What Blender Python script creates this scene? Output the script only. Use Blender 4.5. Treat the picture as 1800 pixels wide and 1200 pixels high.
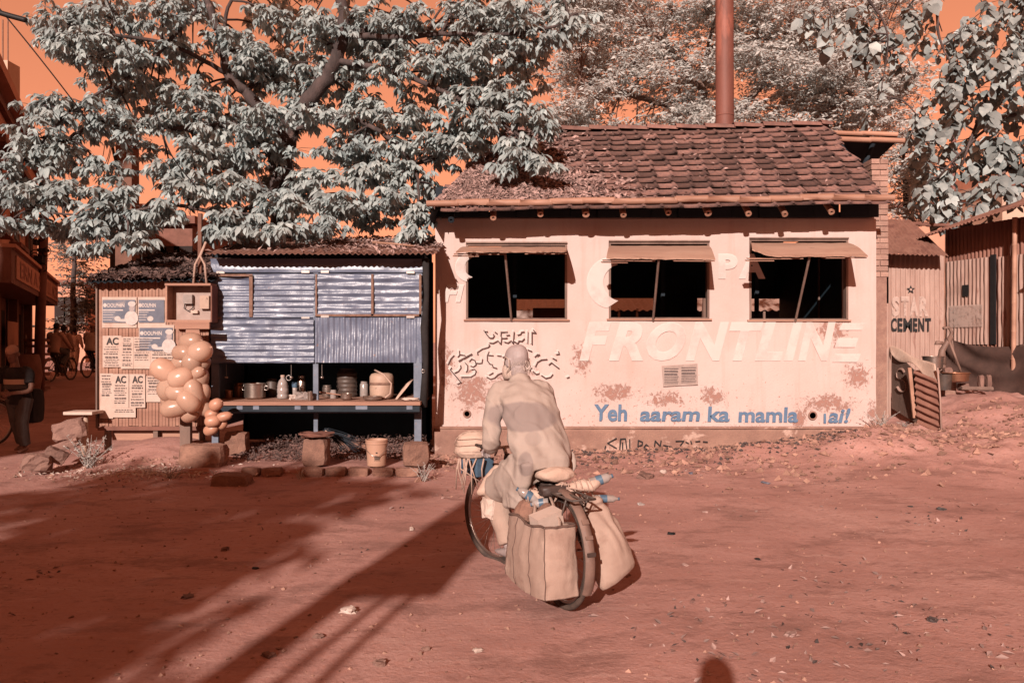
import bpy, math, random
import numpy as np
from mathutils import Vector, Matrix, Euler, noise as mnoise

SC = bpy.context.scene
for _o in list(bpy.data.objects):
    bpy.data.objects.remove(_o)
random.seed(7)
R = math.radians

# ------------------------------------------------------------------ camera
CAMZ = 1.6
FPX = 1400.0                       # focal length in photograph pixels (28 mm on 36 mm)
cam_d = bpy.data.cameras.new('camera')
cam_d.lens = 28.0
cam_d.sensor_width = 36.0
cam_d.clip_end = 3000.0
cam = bpy.data.objects.new('camera', cam_d)
SC.collection.objects.link(cam)
cam.location = (0, 0, CAMZ)
cam.rotation_euler = (R(90), 0, 0)
SC.camera = cam

# ------------------------------------------------------------------ sky and sun
SKYK = 3.15
KA = .72                          # overall reflectance under the raised exposure
SUN_EL, SUN_AZ = 22.5, 13.3        # light travels forward and a little to the right
world = bpy.data.worlds.new('World')
SC.world = world
world.use_nodes = True
wn, wl = world.node_tree.nodes, world.node_tree.links
wn.clear()
w_out = wn.new('ShaderNodeOutputWorld')
w_bg = wn.new('ShaderNodeBackground')
w_sky = wn.new('ShaderNodeTexSky')
w_sky.sky_type = 'NISHITA'
w_sky.sun_disc = False
w_sky.sun_elevation = R(SUN_EL)
w_sky.sun_rotation = R(180 + SUN_AZ)
w_bw = wn.new('ShaderNodeRGBToBW')
w_pow = wn.new('ShaderNodeMath'); w_pow.operation = 'POWER'; w_pow.inputs[1].default_value = 0.6
w_mul = wn.new('ShaderNodeVectorMath'); w_mul.operation = 'SCALE'
w_mul.inputs[0].default_value = (SKYK * .91, SKYK * .305, SKYK * .155)     # the infrared picture's orange sky
wl.new(w_sky.outputs[0], w_bw.inputs[0])
wl.new(w_bw.outputs[0], w_pow.inputs[0])
wl.new(w_pow.outputs[0], w_mul.inputs['Scale'])
wl.new(w_mul.outputs[0], w_bg.inputs['Color'])
w_bg.inputs['Strength'].default_value = 0.1
wl.new(w_bg.outputs[0], w_out.inputs['Surface'])

sun_d = bpy.data.lights.new('sun', 'SUN')
sun_d.energy = 5.0
sun_d.angle = R(0.6)
sun_d.color = (1.0, 0.86, 0.78)
sun = bpy.data.objects.new('sun', sun_d)
SC.collection.objects.link(sun)
_sd = Vector((math.sin(R(SUN_AZ)) * math.cos(R(SUN_EL)), math.cos(R(SUN_AZ)) * math.cos(R(SUN_EL)), -math.sin(R(SUN_EL))))
sun.rotation_euler = _sd.to_track_quat('-Z', 'Y').to_euler()
sun.location = (-6, -20, 12)

SC.view_settings.view_transform = 'Standard'
SC.view_settings.look = 'None'
SC.view_settings.exposure = 0.6
SC.view_settings.gamma = 1.0
SC.cycles.max_bounces = 6
SC.cycles.transparent_max_bounces = 12

# ------------------------------------------------------------------ helpers
def PX(px, Y): return (px - 900.0) / FPX * Y
def PZ(py, Y): return CAMZ - (py - 600.0) / FPX * Y
def P(px, py, Y): return Vector((PX(px, Y), Y, PZ(py, Y)))
def sstep(a, b, t):
    t = min(1.0, max(0.0, (t - a) / (b - a)))
    return t * t * (3 - 2 * t)
def V(*a): return Vector(a)
def link(o):
    SC.collection.objects.link(o)
    return o
def tag(o, label=None, cat=None, group=None, kind=None):
    if label: o['label'] = label
    if cat: o['category'] = cat
    if group: o['group'] = group
    if kind: o['kind'] = kind
    return o
def thing(name, loc, label, cat, group=None):
    o = bpy.data.objects.new(name, None)
    o.empty_display_size = 0.1
    o.location = loc
    link(o)
    return tag(o, label, cat, group)
def adopt(o, parent):
    """child keeps its world-space vertices"""
    if parent is not None:
        o.parent = parent
        m = Matrix.Identity(4)
        p = parent
        if p.parent is None:
            m = Matrix.Translation(p.location)
        o.matrix_parent_inverse = m.inverted()
    return o

class MB:
    def __init__(s):
        s.v = []; s.f = []
    def add(s, vs, fs):
        n = len(s.v)
        s.v.extend([tuple(q) for q in vs])
        s.f.extend([tuple(i + n for i in q) for q in fs])
        return s
    def box(s, c, d, rot=None, taper=0.0):
        hx, hy, hz = d[0] / 2, d[1] / 2, d[2] / 2
        vs = []
        for z in (-1, 1):
            k = 1 - taper if z > 0 else 1
            for x, y in ((-1, -1), (1, -1), (1, 1), (-1, 1)):
                vs.append(Vector((x * hx * k, y * hy * k, z * hz)))
        if rot is not None:
            M3 = rot if isinstance(rot, Matrix) else Euler(rot).to_matrix()
            vs = [M3 @ q for q in vs]
        c = Vector(c)
        vs = [q + c for q in vs]
        return s.add(vs, [(3, 2, 1, 0), (4, 5, 6, 7), (0, 1, 5, 4), (1, 2, 6, 5), (2, 3, 7, 6), (3, 0, 4, 7)])
    def bx(s, x0, x1, y0, y1, z0, z1):
        return s.box(((x0 + x1) / 2, (y0 + y1) / 2, (z0 + z1) / 2), (abs(x1 - x0), abs(y1 - y0), abs(z1 - z0)))
    def rock(s, c, d, seed=0, rot=None, jit=0.18, sub=2):
        rnd = random.Random(seed)
        n = sub + 1
        vs = []; idx = {}; fs = []
        def vid(i, j, k):
            key = (i, j, k)
            if key not in idx:
                q = Vector((i / sub - .5, j / sub - .5, k / sub - .5))
                corner = sum(abs(t) > .49 for t in q)
                q *= {1: 1.0, 2: .93, 3: .84}.get(corner, 1)
                q += Vector((rnd.uniform(-jit, jit), rnd.uniform(-jit, jit), rnd.uniform(-jit, jit))) * .5
                idx[key] = len(vs); vs.append(q)
            return idx[key]
        for i in range(sub):
            for j in range(sub):
                fs += [(vid(i, j, 0), vid(i, j + 1, 0), vid(i + 1, j + 1, 0), vid(i + 1, j, 0)),
                       (vid(i, j, sub), vid(i + 1, j, sub), vid(i + 1, j + 1, sub), vid(i, j + 1, sub)),
                       (vid(i, 0, j), vid(i + 1, 0, j), vid(i + 1, 0, j + 1), vid(i, 0, j + 1)),
                       (vid(i, sub, j), vid(i, sub, j + 1), vid(i + 1, sub, j + 1), vid(i + 1, sub, j)),
                       (vid(0, i, j), vid(0, i, j + 1), vid(0, i + 1, j + 1), vid(0, i + 1, j)),
                       (vid(sub, i, j), vid(sub, i + 1, j), vid(sub, i + 1, j + 1), vid(sub, i, j + 1))]
        M3 = Euler(rot).to_matrix() if rot is not None else Matrix.Identity(3)
        out = [M3 @ Vector((q.x * d[0], q.y * d[1], q.z * d[2])) + Vector(c) for q in vs]
        return s.add(out, fs)
    def tube(s, pts, r, n=8, cap=True, flat=1.0):
        pts = [Vector(p) for p in pts]
        m = len(pts)
        rs = [r] * m if not hasattr(r, '__len__') else list(r)
        t0 = (pts[1] - pts[0]).normalized()
        u = t0.orthogonal().normalized()
        vs = []; fs = []
        prev = t0
        for i, p in enumerate(pts):
            t = (pts[min(i + 1, m - 1)] - pts[max(i - 1, 0)])
            t = t.normalized() if t.length > 1e-9 else prev
            u = (u - t * u.dot(t))
            u = u.normalized() if u.length > 1e-6 else t.orthogonal().normalized()
            w = t.cross(u)
            for k in range(n):
                a = 2 * math.pi * k / n
                vs.append(p + (u * math.cos(a) + w * math.sin(a) * flat) * rs[i])
            prev = t
        for i in range(m - 1):
            for k in range(n):
                k2 = (k + 1) % n
                fs.append((i * n + k, i * n + k2, (i + 1) * n + k2, (i + 1) * n + k))
        if cap:
            fs.append(tuple(range(n - 1, -1, -1)))
            fs.append(tuple((m - 1) * n + k for k in range(n)))
        return s.add(vs, fs)
    def rings(s, rows, n=20, cap=True):
        """rows: (center, U, W) : ellipse center + U cos + W sin"""
        vs = []; fs = []
        for c, U, W in rows:
            c, U, W = Vector(c), Vector(U), Vector(W)
            for k in range(n):
                a = 2 * math.pi * k / n
                vs.append(c + U * math.cos(a) + W * math.sin(a))
        m = len(rows)
        for i in range(m - 1):
            for k in range(n):
                k2 = (k + 1) % n
                fs.append((i * n + k, i * n + k2, (i + 1) * n + k2, (i + 1) * n + k))
        if cap:
            fs.append(tuple(range(n - 1, -1, -1)))
            fs.append(tuple((m - 1) * n + k for k in range(n)))
        return s.add(vs, fs)
    def ell(s, c, d, rot=None, nu=16, nv=10):
        vs = []; fs = []
        M3 = Euler(rot).to_matrix() if rot is not None and not isinstance(rot, Matrix) else (rot if rot is not None else Matrix.Identity(3))
        c = Vector(c)
        for j in range(1, nv):
            b = math.pi * j / nv
            for i in range(nu):
                a = 2 * math.pi * i / nu
                vs.append(c + M3 @ Vector((d[0] * math.sin(b) * math.cos(a), d[1] * math.sin(b) * math.sin(a), d[2] * math.cos(b))))
        top = len(vs); vs.append(c + M3 @ Vector((0, 0, d[2])))
        bot = len(vs); vs.append(c + M3 @ Vector((0, 0, -d[2])))
        for j in range(nv - 2):
            for i in range(nu):
                i2 = (i + 1) % nu
                fs.append((j * nu + i, (j + 1) * nu + i, (j + 1) * nu + i2, j * nu + i2))
        for i in range(nu):
            i2 = (i + 1) % nu
            fs.append((top, i, i2)); fs.append((bot, (nv - 2) * nu + i2, (nv - 2) * nu + i))
        return s.add(vs, fs)
    def lathe(s, prof, c, n=24, rot=None):
        vs = []; fs = []
        M3 = Euler(rot).to_matrix() if rot is not None else Matrix.Identity(3)
        c = Vector(c)
        for r, z in prof:
            for k in range(n):
                a = 2 * math.pi * k / n
                vs.append(c + M3 @ Vector((r * math.cos(a), r * math.sin(a), z)))
        for i in range(len(prof) - 1):
            for k in range(n):
                k2 = (k + 1) % n
                fs.append((i * n + k, i * n + k2, (i + 1) * n + k2, (i + 1) * n + k))
        if prof[0][0] > 1e-4: fs.append(tuple(range(n - 1, -1, -1)))
        if prof[-1][0] > 1e-4: fs.append(tuple((len(prof) - 1) * n + k for k in range(n)))
        return s.add(vs, fs)
    def torus(s, c, ax, R0, r, n=40, m=8, a0=0.0, a1=2 * math.pi):
        """ring about axis ax; open arc when a1-a0 < 2pi"""
        ax = Vector(ax).normalized()
        up = Vector((0, 0, 1))
        e = (up - ax * up.dot(ax)).normalized()
        g = ax.cross(e)
        c = Vector(c)
        full = abs(a1 - a0 - 2 * math.pi) < 1e-6
        k = n if full else n + 1
        vs = []; fs = []
        for i in range(k):
            a = a0 + (a1 - a0) * i / n
            d = e * math.cos(a) + g * math.sin(a)
            for j in range(m):
                b = 2 * math.pi * j / m
                vs.append(c + d * (R0 + r * math.cos(b)) + ax * r * math.sin(b))
        for i in range(n):
            i2 = (i + 1) % k
            for j in range(m):
                j2 = (j + 1) % m
                fs.append((i * m + j, i2 * m + j, i2 * m + j2, i * m + j2))
        return s.add(vs, fs)
    def sheet(s, nu, nv, fn, th=None):
        """fn(u,v)->Vector; th: Vector offset to give thickness"""
        vs = []; fs = []
        for j in range(nv + 1):
            for i in range(nu + 1):
                vs.append(Vector(fn(i / nu, j / nv)))
        w = nu + 1
        for j in range(nv):
            for i in range(nu):
                fs.append((j * w + i, j * w + i + 1, (j + 1) * w + i + 1, (j + 1) * w + i))
        if th is not None:
            th = Vector(th); n = len(vs)
            vs += [q + th for q in vs[:n]]
            fs += [tuple(n + q for q in reversed(f)) for f in fs]
            edge = [i for i in range(w)] + [j * w + nu for j in range(1, nv + 1)] + [nv * w + i for i in range(nu - 1, -1, -1)] + [j * w for j in range(nv - 1, 0, -1)]
            for a, b in zip(edge, edge[1:] + edge[:1]):
                fs.append((b, a, a + n, b + n))
        return s.add(vs, fs)
    def build(s, name, mat, parent=None, smooth=False, auto=None):
        me = bpy.data.meshes.new(name)
        me.from_pydata(s.v, [], s.f)
        me.update()
        if smooth:
            me.polygons.foreach_set('use_smooth', [True] * len(me.polygons))
            if auto: me.set_sharp_from_angle(angle=R(auto))
        me.materials.append(mat)
        o = link(bpy.data.objects.new(name, me))
        return adopt(o, parent)

def smoothmesh(pieces, voxel, name, mat, parent=None, smooth_it=6, disp=None):
    """fuse overlapping closed pieces into one continuous surface"""
    o = pieces.build(name, mat, None, True)
    md = o.modifiers.new('r', 'REMESH'); md.mode = 'VOXEL'; md.voxel_size = voxel
    if smooth_it:
        sm = o.modifiers.new('s', 'SMOOTH'); sm.iterations = smooth_it; sm.factor = 0.5
    bpy.context.view_layer.update()
    dg = bpy.context.evaluated_depsgraph_get()
    me = bpy.data.meshes.new_from_object(o.evaluated_get(dg))
    o.modifiers.clear()
    o.data = me
    me.name = name
    if disp:
        n = len(me.vertices)
        nrm = [Vector(q.vector) for q in me.vertex_normals]
        for i, q in enumerate(me.vertices):
            q.co = q.co + nrm[i] * disp(q.co)
    me.polygons.foreach_set('use_smooth', [True] * len(me.polygons))
    if not me.materials: me.materials.append(mat)
    return adopt(o, parent)

def fit_text(name, body, x0, x1, z0, z1, Y, mat, parent=None, bold=0.0, shear=0.0, depth=0.0, uniform=False, warp=None):
    cu = bpy.data.curves.new(name, 'FONT')
    cu.body = body
    cu.offset = bold
    cu.shear = shear
    cu.resolution_u = 4
    t = bpy.data.objects.new(name, cu)
    link(t)
    bpy.context.view_layer.update()
    dg = bpy.context.evaluated_depsgraph_get()
    me = bpy.data.meshes.new_from_object(t.evaluated_get(dg))
    bpy.data.objects.remove(t)
    n = len(me.vertices)
    co = np.zeros(n * 3); me.vertices.foreach_get('co', co); co = co.reshape(-1, 3)
    mn, mx = co.min(0), co.max(0)
    sx = (x1 - x0) / (mx[0] - mn[0]); sz = (z1 - z0) / (mx[1] - mn[1])
    if uniform: sx = sz = min(sx, sz)
    out = np.zeros_like(co)
    out[:, 0] = x0 + (co[:, 0] - mn[0]) * sx
    out[:, 2] = z0 + (co[:, 1] - mn[1]) * sz
    out[:, 1] = Y
    if warp:
        for i in range(n): out[i] = warp(Vector(out[i]))
    me.vertices.foreach_set('co', out.ravel())
    me.materials.clear(); me.materials.append(mat)
    me.update()
    me.name = name
    o = link(bpy.data.objects.new(name, me))
    return adopt(o, parent)

# ------------------------------------------------------------------ materials
def M(name, c1, c2=None, scale=6.0, rough=0.8, bump=0.0, bscale=40.0, metal=0.0, rand=0.0, spec=0.3,
      lo=0.35, hi=0.65, stretch=(1, 1, 1), c3=None, c3scale=2.0, c3lo=0.55, c3hi=0.65, trans=0.0, alpha=None, dist=0.0, coat=0.0, island=0.0):
    c1 = tuple(q * KA for q in c1); c2 = tuple(q * KA for q in c2) if c2 else None; c3 = tuple(q * KA for q in c3) if c3 else None
    m = bpy.data.materials.new(name)
    m.use_nodes = True
    n, l = m.node_tree.nodes, m.node_tree.links
    n.clear()
    out = n.new('ShaderNodeOutputMaterial')
    b = n.new('ShaderNodeBsdfPrincipled')
    b.inputs['Roughness'].default_value = rough
    b.inputs['Metallic'].default_value = metal
    b.inputs['Specular IOR Level'].default_value = spec
    b.inputs['Coat Weight'].default_value = coat
    tc = n.new('ShaderNodeTexCoord')
    mp = n.new('ShaderNodeMapping'); mp.inputs['Scale'].default_value = stretch
    l.new(tc.outputs['Object'], mp.inputs[0])
    def nz(sc, det=6, d=0.0):
        t = n.new('ShaderNodeTexNoise'); t.inputs['Scale'].default_value = sc; t.inputs['Detail'].default_value = det
        t.inputs['Roughness'].default_value = 0.62; t.inputs['Distortion'].default_value = d
        l.new(mp.outputs[0], t.inputs['Vector'])
        return t
    def ramp(src, a, bb, ca, cb):
        r = n.new('ShaderNodeMapRange'); r.inputs['From Min'].default_value = a; r.inputs['From Max'].default_value = bb
        l.new(src, r.inputs['Value'])
        x = n.new('ShaderNodeMix'); x.data_type = 'RGBA'
        l.new(r.outputs[0], x.inputs['Factor'])
        if isinstance(ca, tuple): x.inputs['A'].default_value = (*ca, 1)
        else: l.new(ca, x.inputs['A'])
        x.inputs['B'].default_value = (*cb, 1)
        return x.outputs['Result']
    c2 = c2 or tuple(q * 0.8 for q in c1)
    col = ramp(nz(scale, 8, dist).outputs['Fac'], lo, hi, c1, c2)
    if c3: col = ramp(nz(c3scale, 10, 0.3).outputs['Fac'], c3lo, c3hi, col, c3)
    if rand or island:
        h = n.new('ShaderNodeHueSaturation')
        mr = n.new('ShaderNodeMapRange')
        k = rand or island
        mr.inputs['To Min'].default_value = 1 - k; mr.inputs['To Max'].default_value = 1 + k
        if rand:
            oi = n.new('ShaderNodeObjectInfo'); l.new(oi.outputs['Random'], mr.inputs['Value'])
        else:
            gi = n.new('ShaderNodeNewGeometry'); l.new(gi.outputs['Random Per Island'], mr.inputs['Value'])
        l.new(mr.outputs[0], h.inputs['Value'])
        l.new(col, h.inputs['Color'])
        col = h.outputs[0]
    l.new(col, b.inputs['Base Color'])
    if bump:
        bp = n.new('ShaderNodeBump'); bp.inputs['Strength'].default_value = min(1, bump); bp.inputs['Distance'].default_value = 0.02 * max(1, bump)
        l.new(nz(bscale, 8).outputs['Fac'], bp.inputs['Height'])
        l.new(bp.outputs[0], b.inputs['Normal'])
    sh = b.outputs[0]
    if trans:
        t = n.new('ShaderNodeBsdfTranslucent'); l.new(col, t.inputs['Color'])
        mx = n.new('ShaderNodeMixShader'); mx.inputs[0].default_value = trans
        l.new(sh, mx.inputs[1]); l.new(t.outputs[0], mx.inputs[2]); sh = mx.outputs[0]
    if alpha:      # worn-off paint: (scale, lo, hi)
        t = n.new('ShaderNodeBsdfTransparent')
        r = n.new('ShaderNodeMapRange'); r.inputs['From Min'].default_value = alpha[1]; r.inputs['From Max'].default_value = alpha[2]
        if len(alpha) > 3: r.inputs['To Max'].default_value = alpha[3]
        l.new(nz(alpha[0], 9).outputs['Fac'], r.inputs['Value'])
        mx = n.new('ShaderNodeMixShader')
        l.new(r.outputs[0], mx.inputs[0]); l.new(t.outputs[0], mx.inputs[1]); l.new(sh, mx.inputs[2]); sh = mx.outputs[0]
    l.new(sh, out.inputs['Surface'])
    m['bsdf'] = b.name
    return m

MT = {}
MT['tile'] = M('roof_tile', (.29, .155, .125), (.16, .095, .085), 9, .9, .7, 60, rand=.5, c3=(.40, .24, .195), c3scale=5, c3lo=.55, c3hi=.75)
MT['tile_end'] = M('ridge_tile', (.32, .165, .13), (.20, .105, .09), 7, .9, .6, 50, rand=.25)
MT['bamboo'] = M('bamboo', (.48, .26, .18), (.33, .17, .115), 4, .6, .2, 30, rand=.12, stretch=(.25, 1, 1))
MT['soot'] = M('sooty_timber', (.024, .034, .045), (.014, .02, .028), 3, .9)  # dark base colour that also carries indoor gloom
MT['soot_blue'] = M('sooty_wall', (.02, .05, .072), (.014, .034, .05), 2.5, .85)  # indoor shade and its navy tint put into the wall colour
MT['black'] = M('black_paint', (.012, .011, .012), (.02, .018, .018), 20, .7)
MT['rust_red'] = M('rust_red_steel', (.235, .085, .062), (.165, .06, .044), 3, .62, .15, 30, stretch=(1, 1, .3), c3=(.32, .11, .075), c3scale=4)
MT['wood'] = M('grey_wood', (.26, .17, .135), (.16, .10, .08), 5, .85, .4, 40, stretch=(1, 1, .2))
MT['wood_x'] = M('weathered_board', (.44, .24, .17), (.31, .155, .11), 5, .85, .4, 40, stretch=(.15, 1, 1))
MT['plywood'] = M('flap_board', (.47, .29, .215), (.38, .215, .155), 4, .85, .3, 50, stretch=(.3, 1, 1), c3=(.24, .13, .095), c3scale=9, c3lo=.6, c3hi=.72)
MT['brick'] = M('brick', (.43, .27, .215), (.34, .20, .16), 8, .92, .7, 60, rand=.15)
MT['mortar'] = M('mortar', (.36, .215, .165), (.27, .15, .12), 12, .95, .6, 70)
MT['block'] = M('laterite_block', (.33, .175, .125), (.22, .115, .085), 9, .95, .8, 45, rand=.15)
MT['stone'] = M('stone', (.29, .165, .13), (.19, .105, .085), 7, .95, .6, 40, rand=.2)
MT['tin_rust'] = M('rusty_tin_roof', (.30, .155, .115), (.205, .095, .07), 5, .8, .3, 30, c3=(.16, .07, .055), c3scale=3)
MT['tin_pale'] = M('pale_tin', (.47, .31, .255), (.37, .225, .18), 5, .7, .15, 25, stretch=(1, 1, .3), c3=(.27, .13, .10), c3scale=7, c3lo=.6, c3hi=.72)
MT['tin_red'] = M('red_brown_tin', (.34, .16, .115), (.25, .11, .08), 5, .75, .2, 25, stretch=(1, 1, .25))
MT['tin_blue'] = M('blue_tin', (.165, .188, .258), (.115, .132, .19), 3, .38, .5, 7, spec=.6, c3=(.29, .175, .14), c3scale=11, c3lo=.66, c3hi=.72)
MT['blue_steel'] = M('blue_steel', (.18, .205, .26), (.12, .14, .185), 6, .5, .1, 30, c3=(.25, .14, .105), c3scale=14, c3lo=.62, c3hi=.7)
MT['rust'] = M('rust_strip', (.27, .155, .115), (.17, .09, .065), 18, .9, .5, 60)
MT['steel'] = M('steel', (.62, .52, .46), (.5, .4, .34), 5, .28, .1, 20, metal=.9)
MT['copper'] = M('copper', (.5, .25, .15), (.35, .16, .1), 6, .35, 0, 20, metal=.8)
MT['cream_paint'] = M('cream_paint', (.50, .34, .255), (.42, .27, .2), 5, .55, .1, 20, c3=(.20, .11, .085), c3scale=9, c3lo=.6, c3hi=.66)
MT['plastic'] = M('pale_plastic', (.52, .31, .215), (.47, .27, .19), 6, .45)
MT['paper'] = M('paper', (.60, .45, .38), (.54, .39, .32), 9, .9, .3, 16, c3=(.44, .28, .22), c3scale=5, c3lo=.58, c3hi=.75)
MT['paper_grey'] = M('newsprint', (.44, .33, .29), (.37, .27, .235), 14, .9, .2, 30)
MT['poster_blue'] = M('poster_blue', (.15, .155, .195), (.10, .105, .14), 6, .6, .1, 20, c3=(.44, .33, .29), c3scale=5, c3lo=.58, c3hi=.8)
MT['print'] = M('black_print', (.03, .026, .026), (.06, .05, .05), 30, .8, alpha=(60, .33, .42))
MT['print_grey'] = M('grey_print', (.10, .075, .07), (.20, .15, .14), 60, .8, alpha=(90, .40, .5))
MT['print_white'] = M('white_print', (.62, .52, .48), None, 30, .8)
MT['white_paint'] = M('worn_white_lettering', (.80, .69, .64), (.77, .65, .60), 5, .8, alpha=(2.6, .1, .52, .74))
MT['white_paint2'] = M('worn_white_tin_lettering', (.62, .46, .395), (.58, .42, .36), 5, .8, alpha=(9, .25, .5, .8))
MT['blue_paint'] = M('blue_lettering', (.10, .165, .265), (.13, .2, .30), 12, .8, alpha=(9, .30, .36))
MT['dark_letter'] = M('dark_brown_lettering', (.07, .035, .03), (.12, .06, .05), 15, .8, alpha=(14, .30, .36))
MT['red_letter'] = M('red_lettering', (.42, .16, .11), None, 15, .8)
MT['skin_ir'] = M('pale_skin', (.42, .335, .32), (.34, .265, .25), 14, .55, .1, 60, c3=(.5, .36, .34), c3scale=6)
MT['skin'] = M('skin', (.24, .12, .085), (.20, .10, .07), 12, .6)
MT['cloth_tan'] = M('tan_trousers', (.46, .32, .255), (.40, .27, .215), 9, .95, .3, 60)
MT['cloth_white'] = M('white_cloth', (.66, .50, .42), (.58, .42, .345), 7, .95, .4, 40)
MT['cloth_cream'] = M('cream_cloth', (.62, .44, .35), (.53, .355, .275), 7, .95, .4, 30)
MT['jute'] = M('jute', (.51, .355, .285), (.43, .285, .225), 8, .95, .5, 220, c3=(.33, .20, .155), c3scale=5, c3lo=.54, c3hi=.70)
MT['jute_dark'] = M('dark_piping', (.17, .10, .078), (.12, .07, .055), 14, .95, .3, 90)
MT['rubber'] = M('tyre_rubber', (.06, .042, .036), (.12, .08, .062), 12, .85, .3, 60)
MT['bike_dark'] = M('bicycle_enamel', (.06, .042, .036), (.11, .075, .06), 10, .5, .1, 40)
MT['guard'] = M('mudguard', (.26, .155, .12), (.17, .10, .078), 9, .6, .2, 40)
MT['chrome'] = M('chrome', (.5, .42, .38), None, 8, .3, 0, metal=.9)
MT['blue_plastic'] = M('blue_plastic', (.10, .165, .235), (.06, .10, .15), 14, .4)
MT['clear_plastic'] = M('clear_bottle', (.55, .47, .44), (.44, .35, .31), 10, .2, spec=.6, trans=.3)
MT['cord'] = M('pale_cord', (.52, .36, .29), (.42, .27, .21), 30, .9)
MT['leather'] = M('leather_bag', (.085, .055, .045), (.05, .032, .028), 9, .5)
MT['balloon'] = M('balloon', (.92, .62, .47), (.82, .51, .37), 3, .25, spec=.6, trans=.5, rand=.12)
MT['balloon_o'] = M('small_balloon', (.70, .36, .24), (.6, .29, .185), 3, .42, spec=.5, trans=.25)
MT['wire'] = M('black_wire', (.02, .018, .018), None, 5, .6)
MT['concrete_pole'] = M('concrete_pole', (.21, .10, .07), (.15, .07, .05), 4, .9, .3, 30)
MT['bark'] = M('bark', (.11, .078, .072), (.055, .042, .04), 6, .95, .9, 30, stretch=(1, 1, .35), c3=(.25, .17, .15), c3scale=5, c3lo=.6, c3hi=.7)
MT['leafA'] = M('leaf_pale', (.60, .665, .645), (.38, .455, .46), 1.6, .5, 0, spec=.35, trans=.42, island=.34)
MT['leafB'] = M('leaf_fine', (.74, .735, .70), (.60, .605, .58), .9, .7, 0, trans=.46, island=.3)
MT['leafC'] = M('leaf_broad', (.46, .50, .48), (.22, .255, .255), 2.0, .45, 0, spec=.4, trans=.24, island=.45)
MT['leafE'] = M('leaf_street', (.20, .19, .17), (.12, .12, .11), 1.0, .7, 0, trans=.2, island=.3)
MT['weed'] = M('pale_weed', (.52, .47, .43), (.34, .29, .26), 8, .8, 0, trans=.2, island=.3)
MT['litter'] = M('dry_leaf', (.40, .265, .235), (.25, .155, .135), 9, .9, 0, island=.5)
MT['thatch'] = M('dark_thatch', (.16, .095, .08), (.07, .045, .042), 14, .95, .6, 40, island=.5)
MT['tarp'] = M('brown_tarp', (.11, .06, .048), (.07, .04, .032), 4, .8, .3, 30)
MT['far_wall'] = M('far_plaster', (.62, .31, .21), (.5, .24, .16), .8, .9, .2, 10)
MT['far_wall2'] = M('far_plaster_pale', (.62, .44, .34), (.52, .35, .26), .8, .9, .2, 10)
MT['far_dark'] = M('far_dark', (.03, .02, .018), None, 2, .9)
MT['red_brown'] = M('red_brown_timber', (.24, .105, .078), (.16, .07, .05), 4, .85)
MT['cloth_black'] = M('black_cloth', (.022, .018, .018), (.035, .028, .027), 9, .95)
MT['cloth_grey'] = M('grey_cloth', (.11, .10, .095), (.085, .07, .065), 7, .95, .3, 40)
MT['cloth_pale'] = M('pale_shirt', (.56, .34, .25), (.5, .29, .21), 7, .95, .3, 30)
MT['rubble'] = M('rubble', (.42, .24, .18), (.30, .16, .12), 8, .95, .4, 60, island=.4)
MT['crumpled'] = M('crumpled_paper', (.62, .50, .44), (.5, .38, .32), 9, .9)

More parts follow.
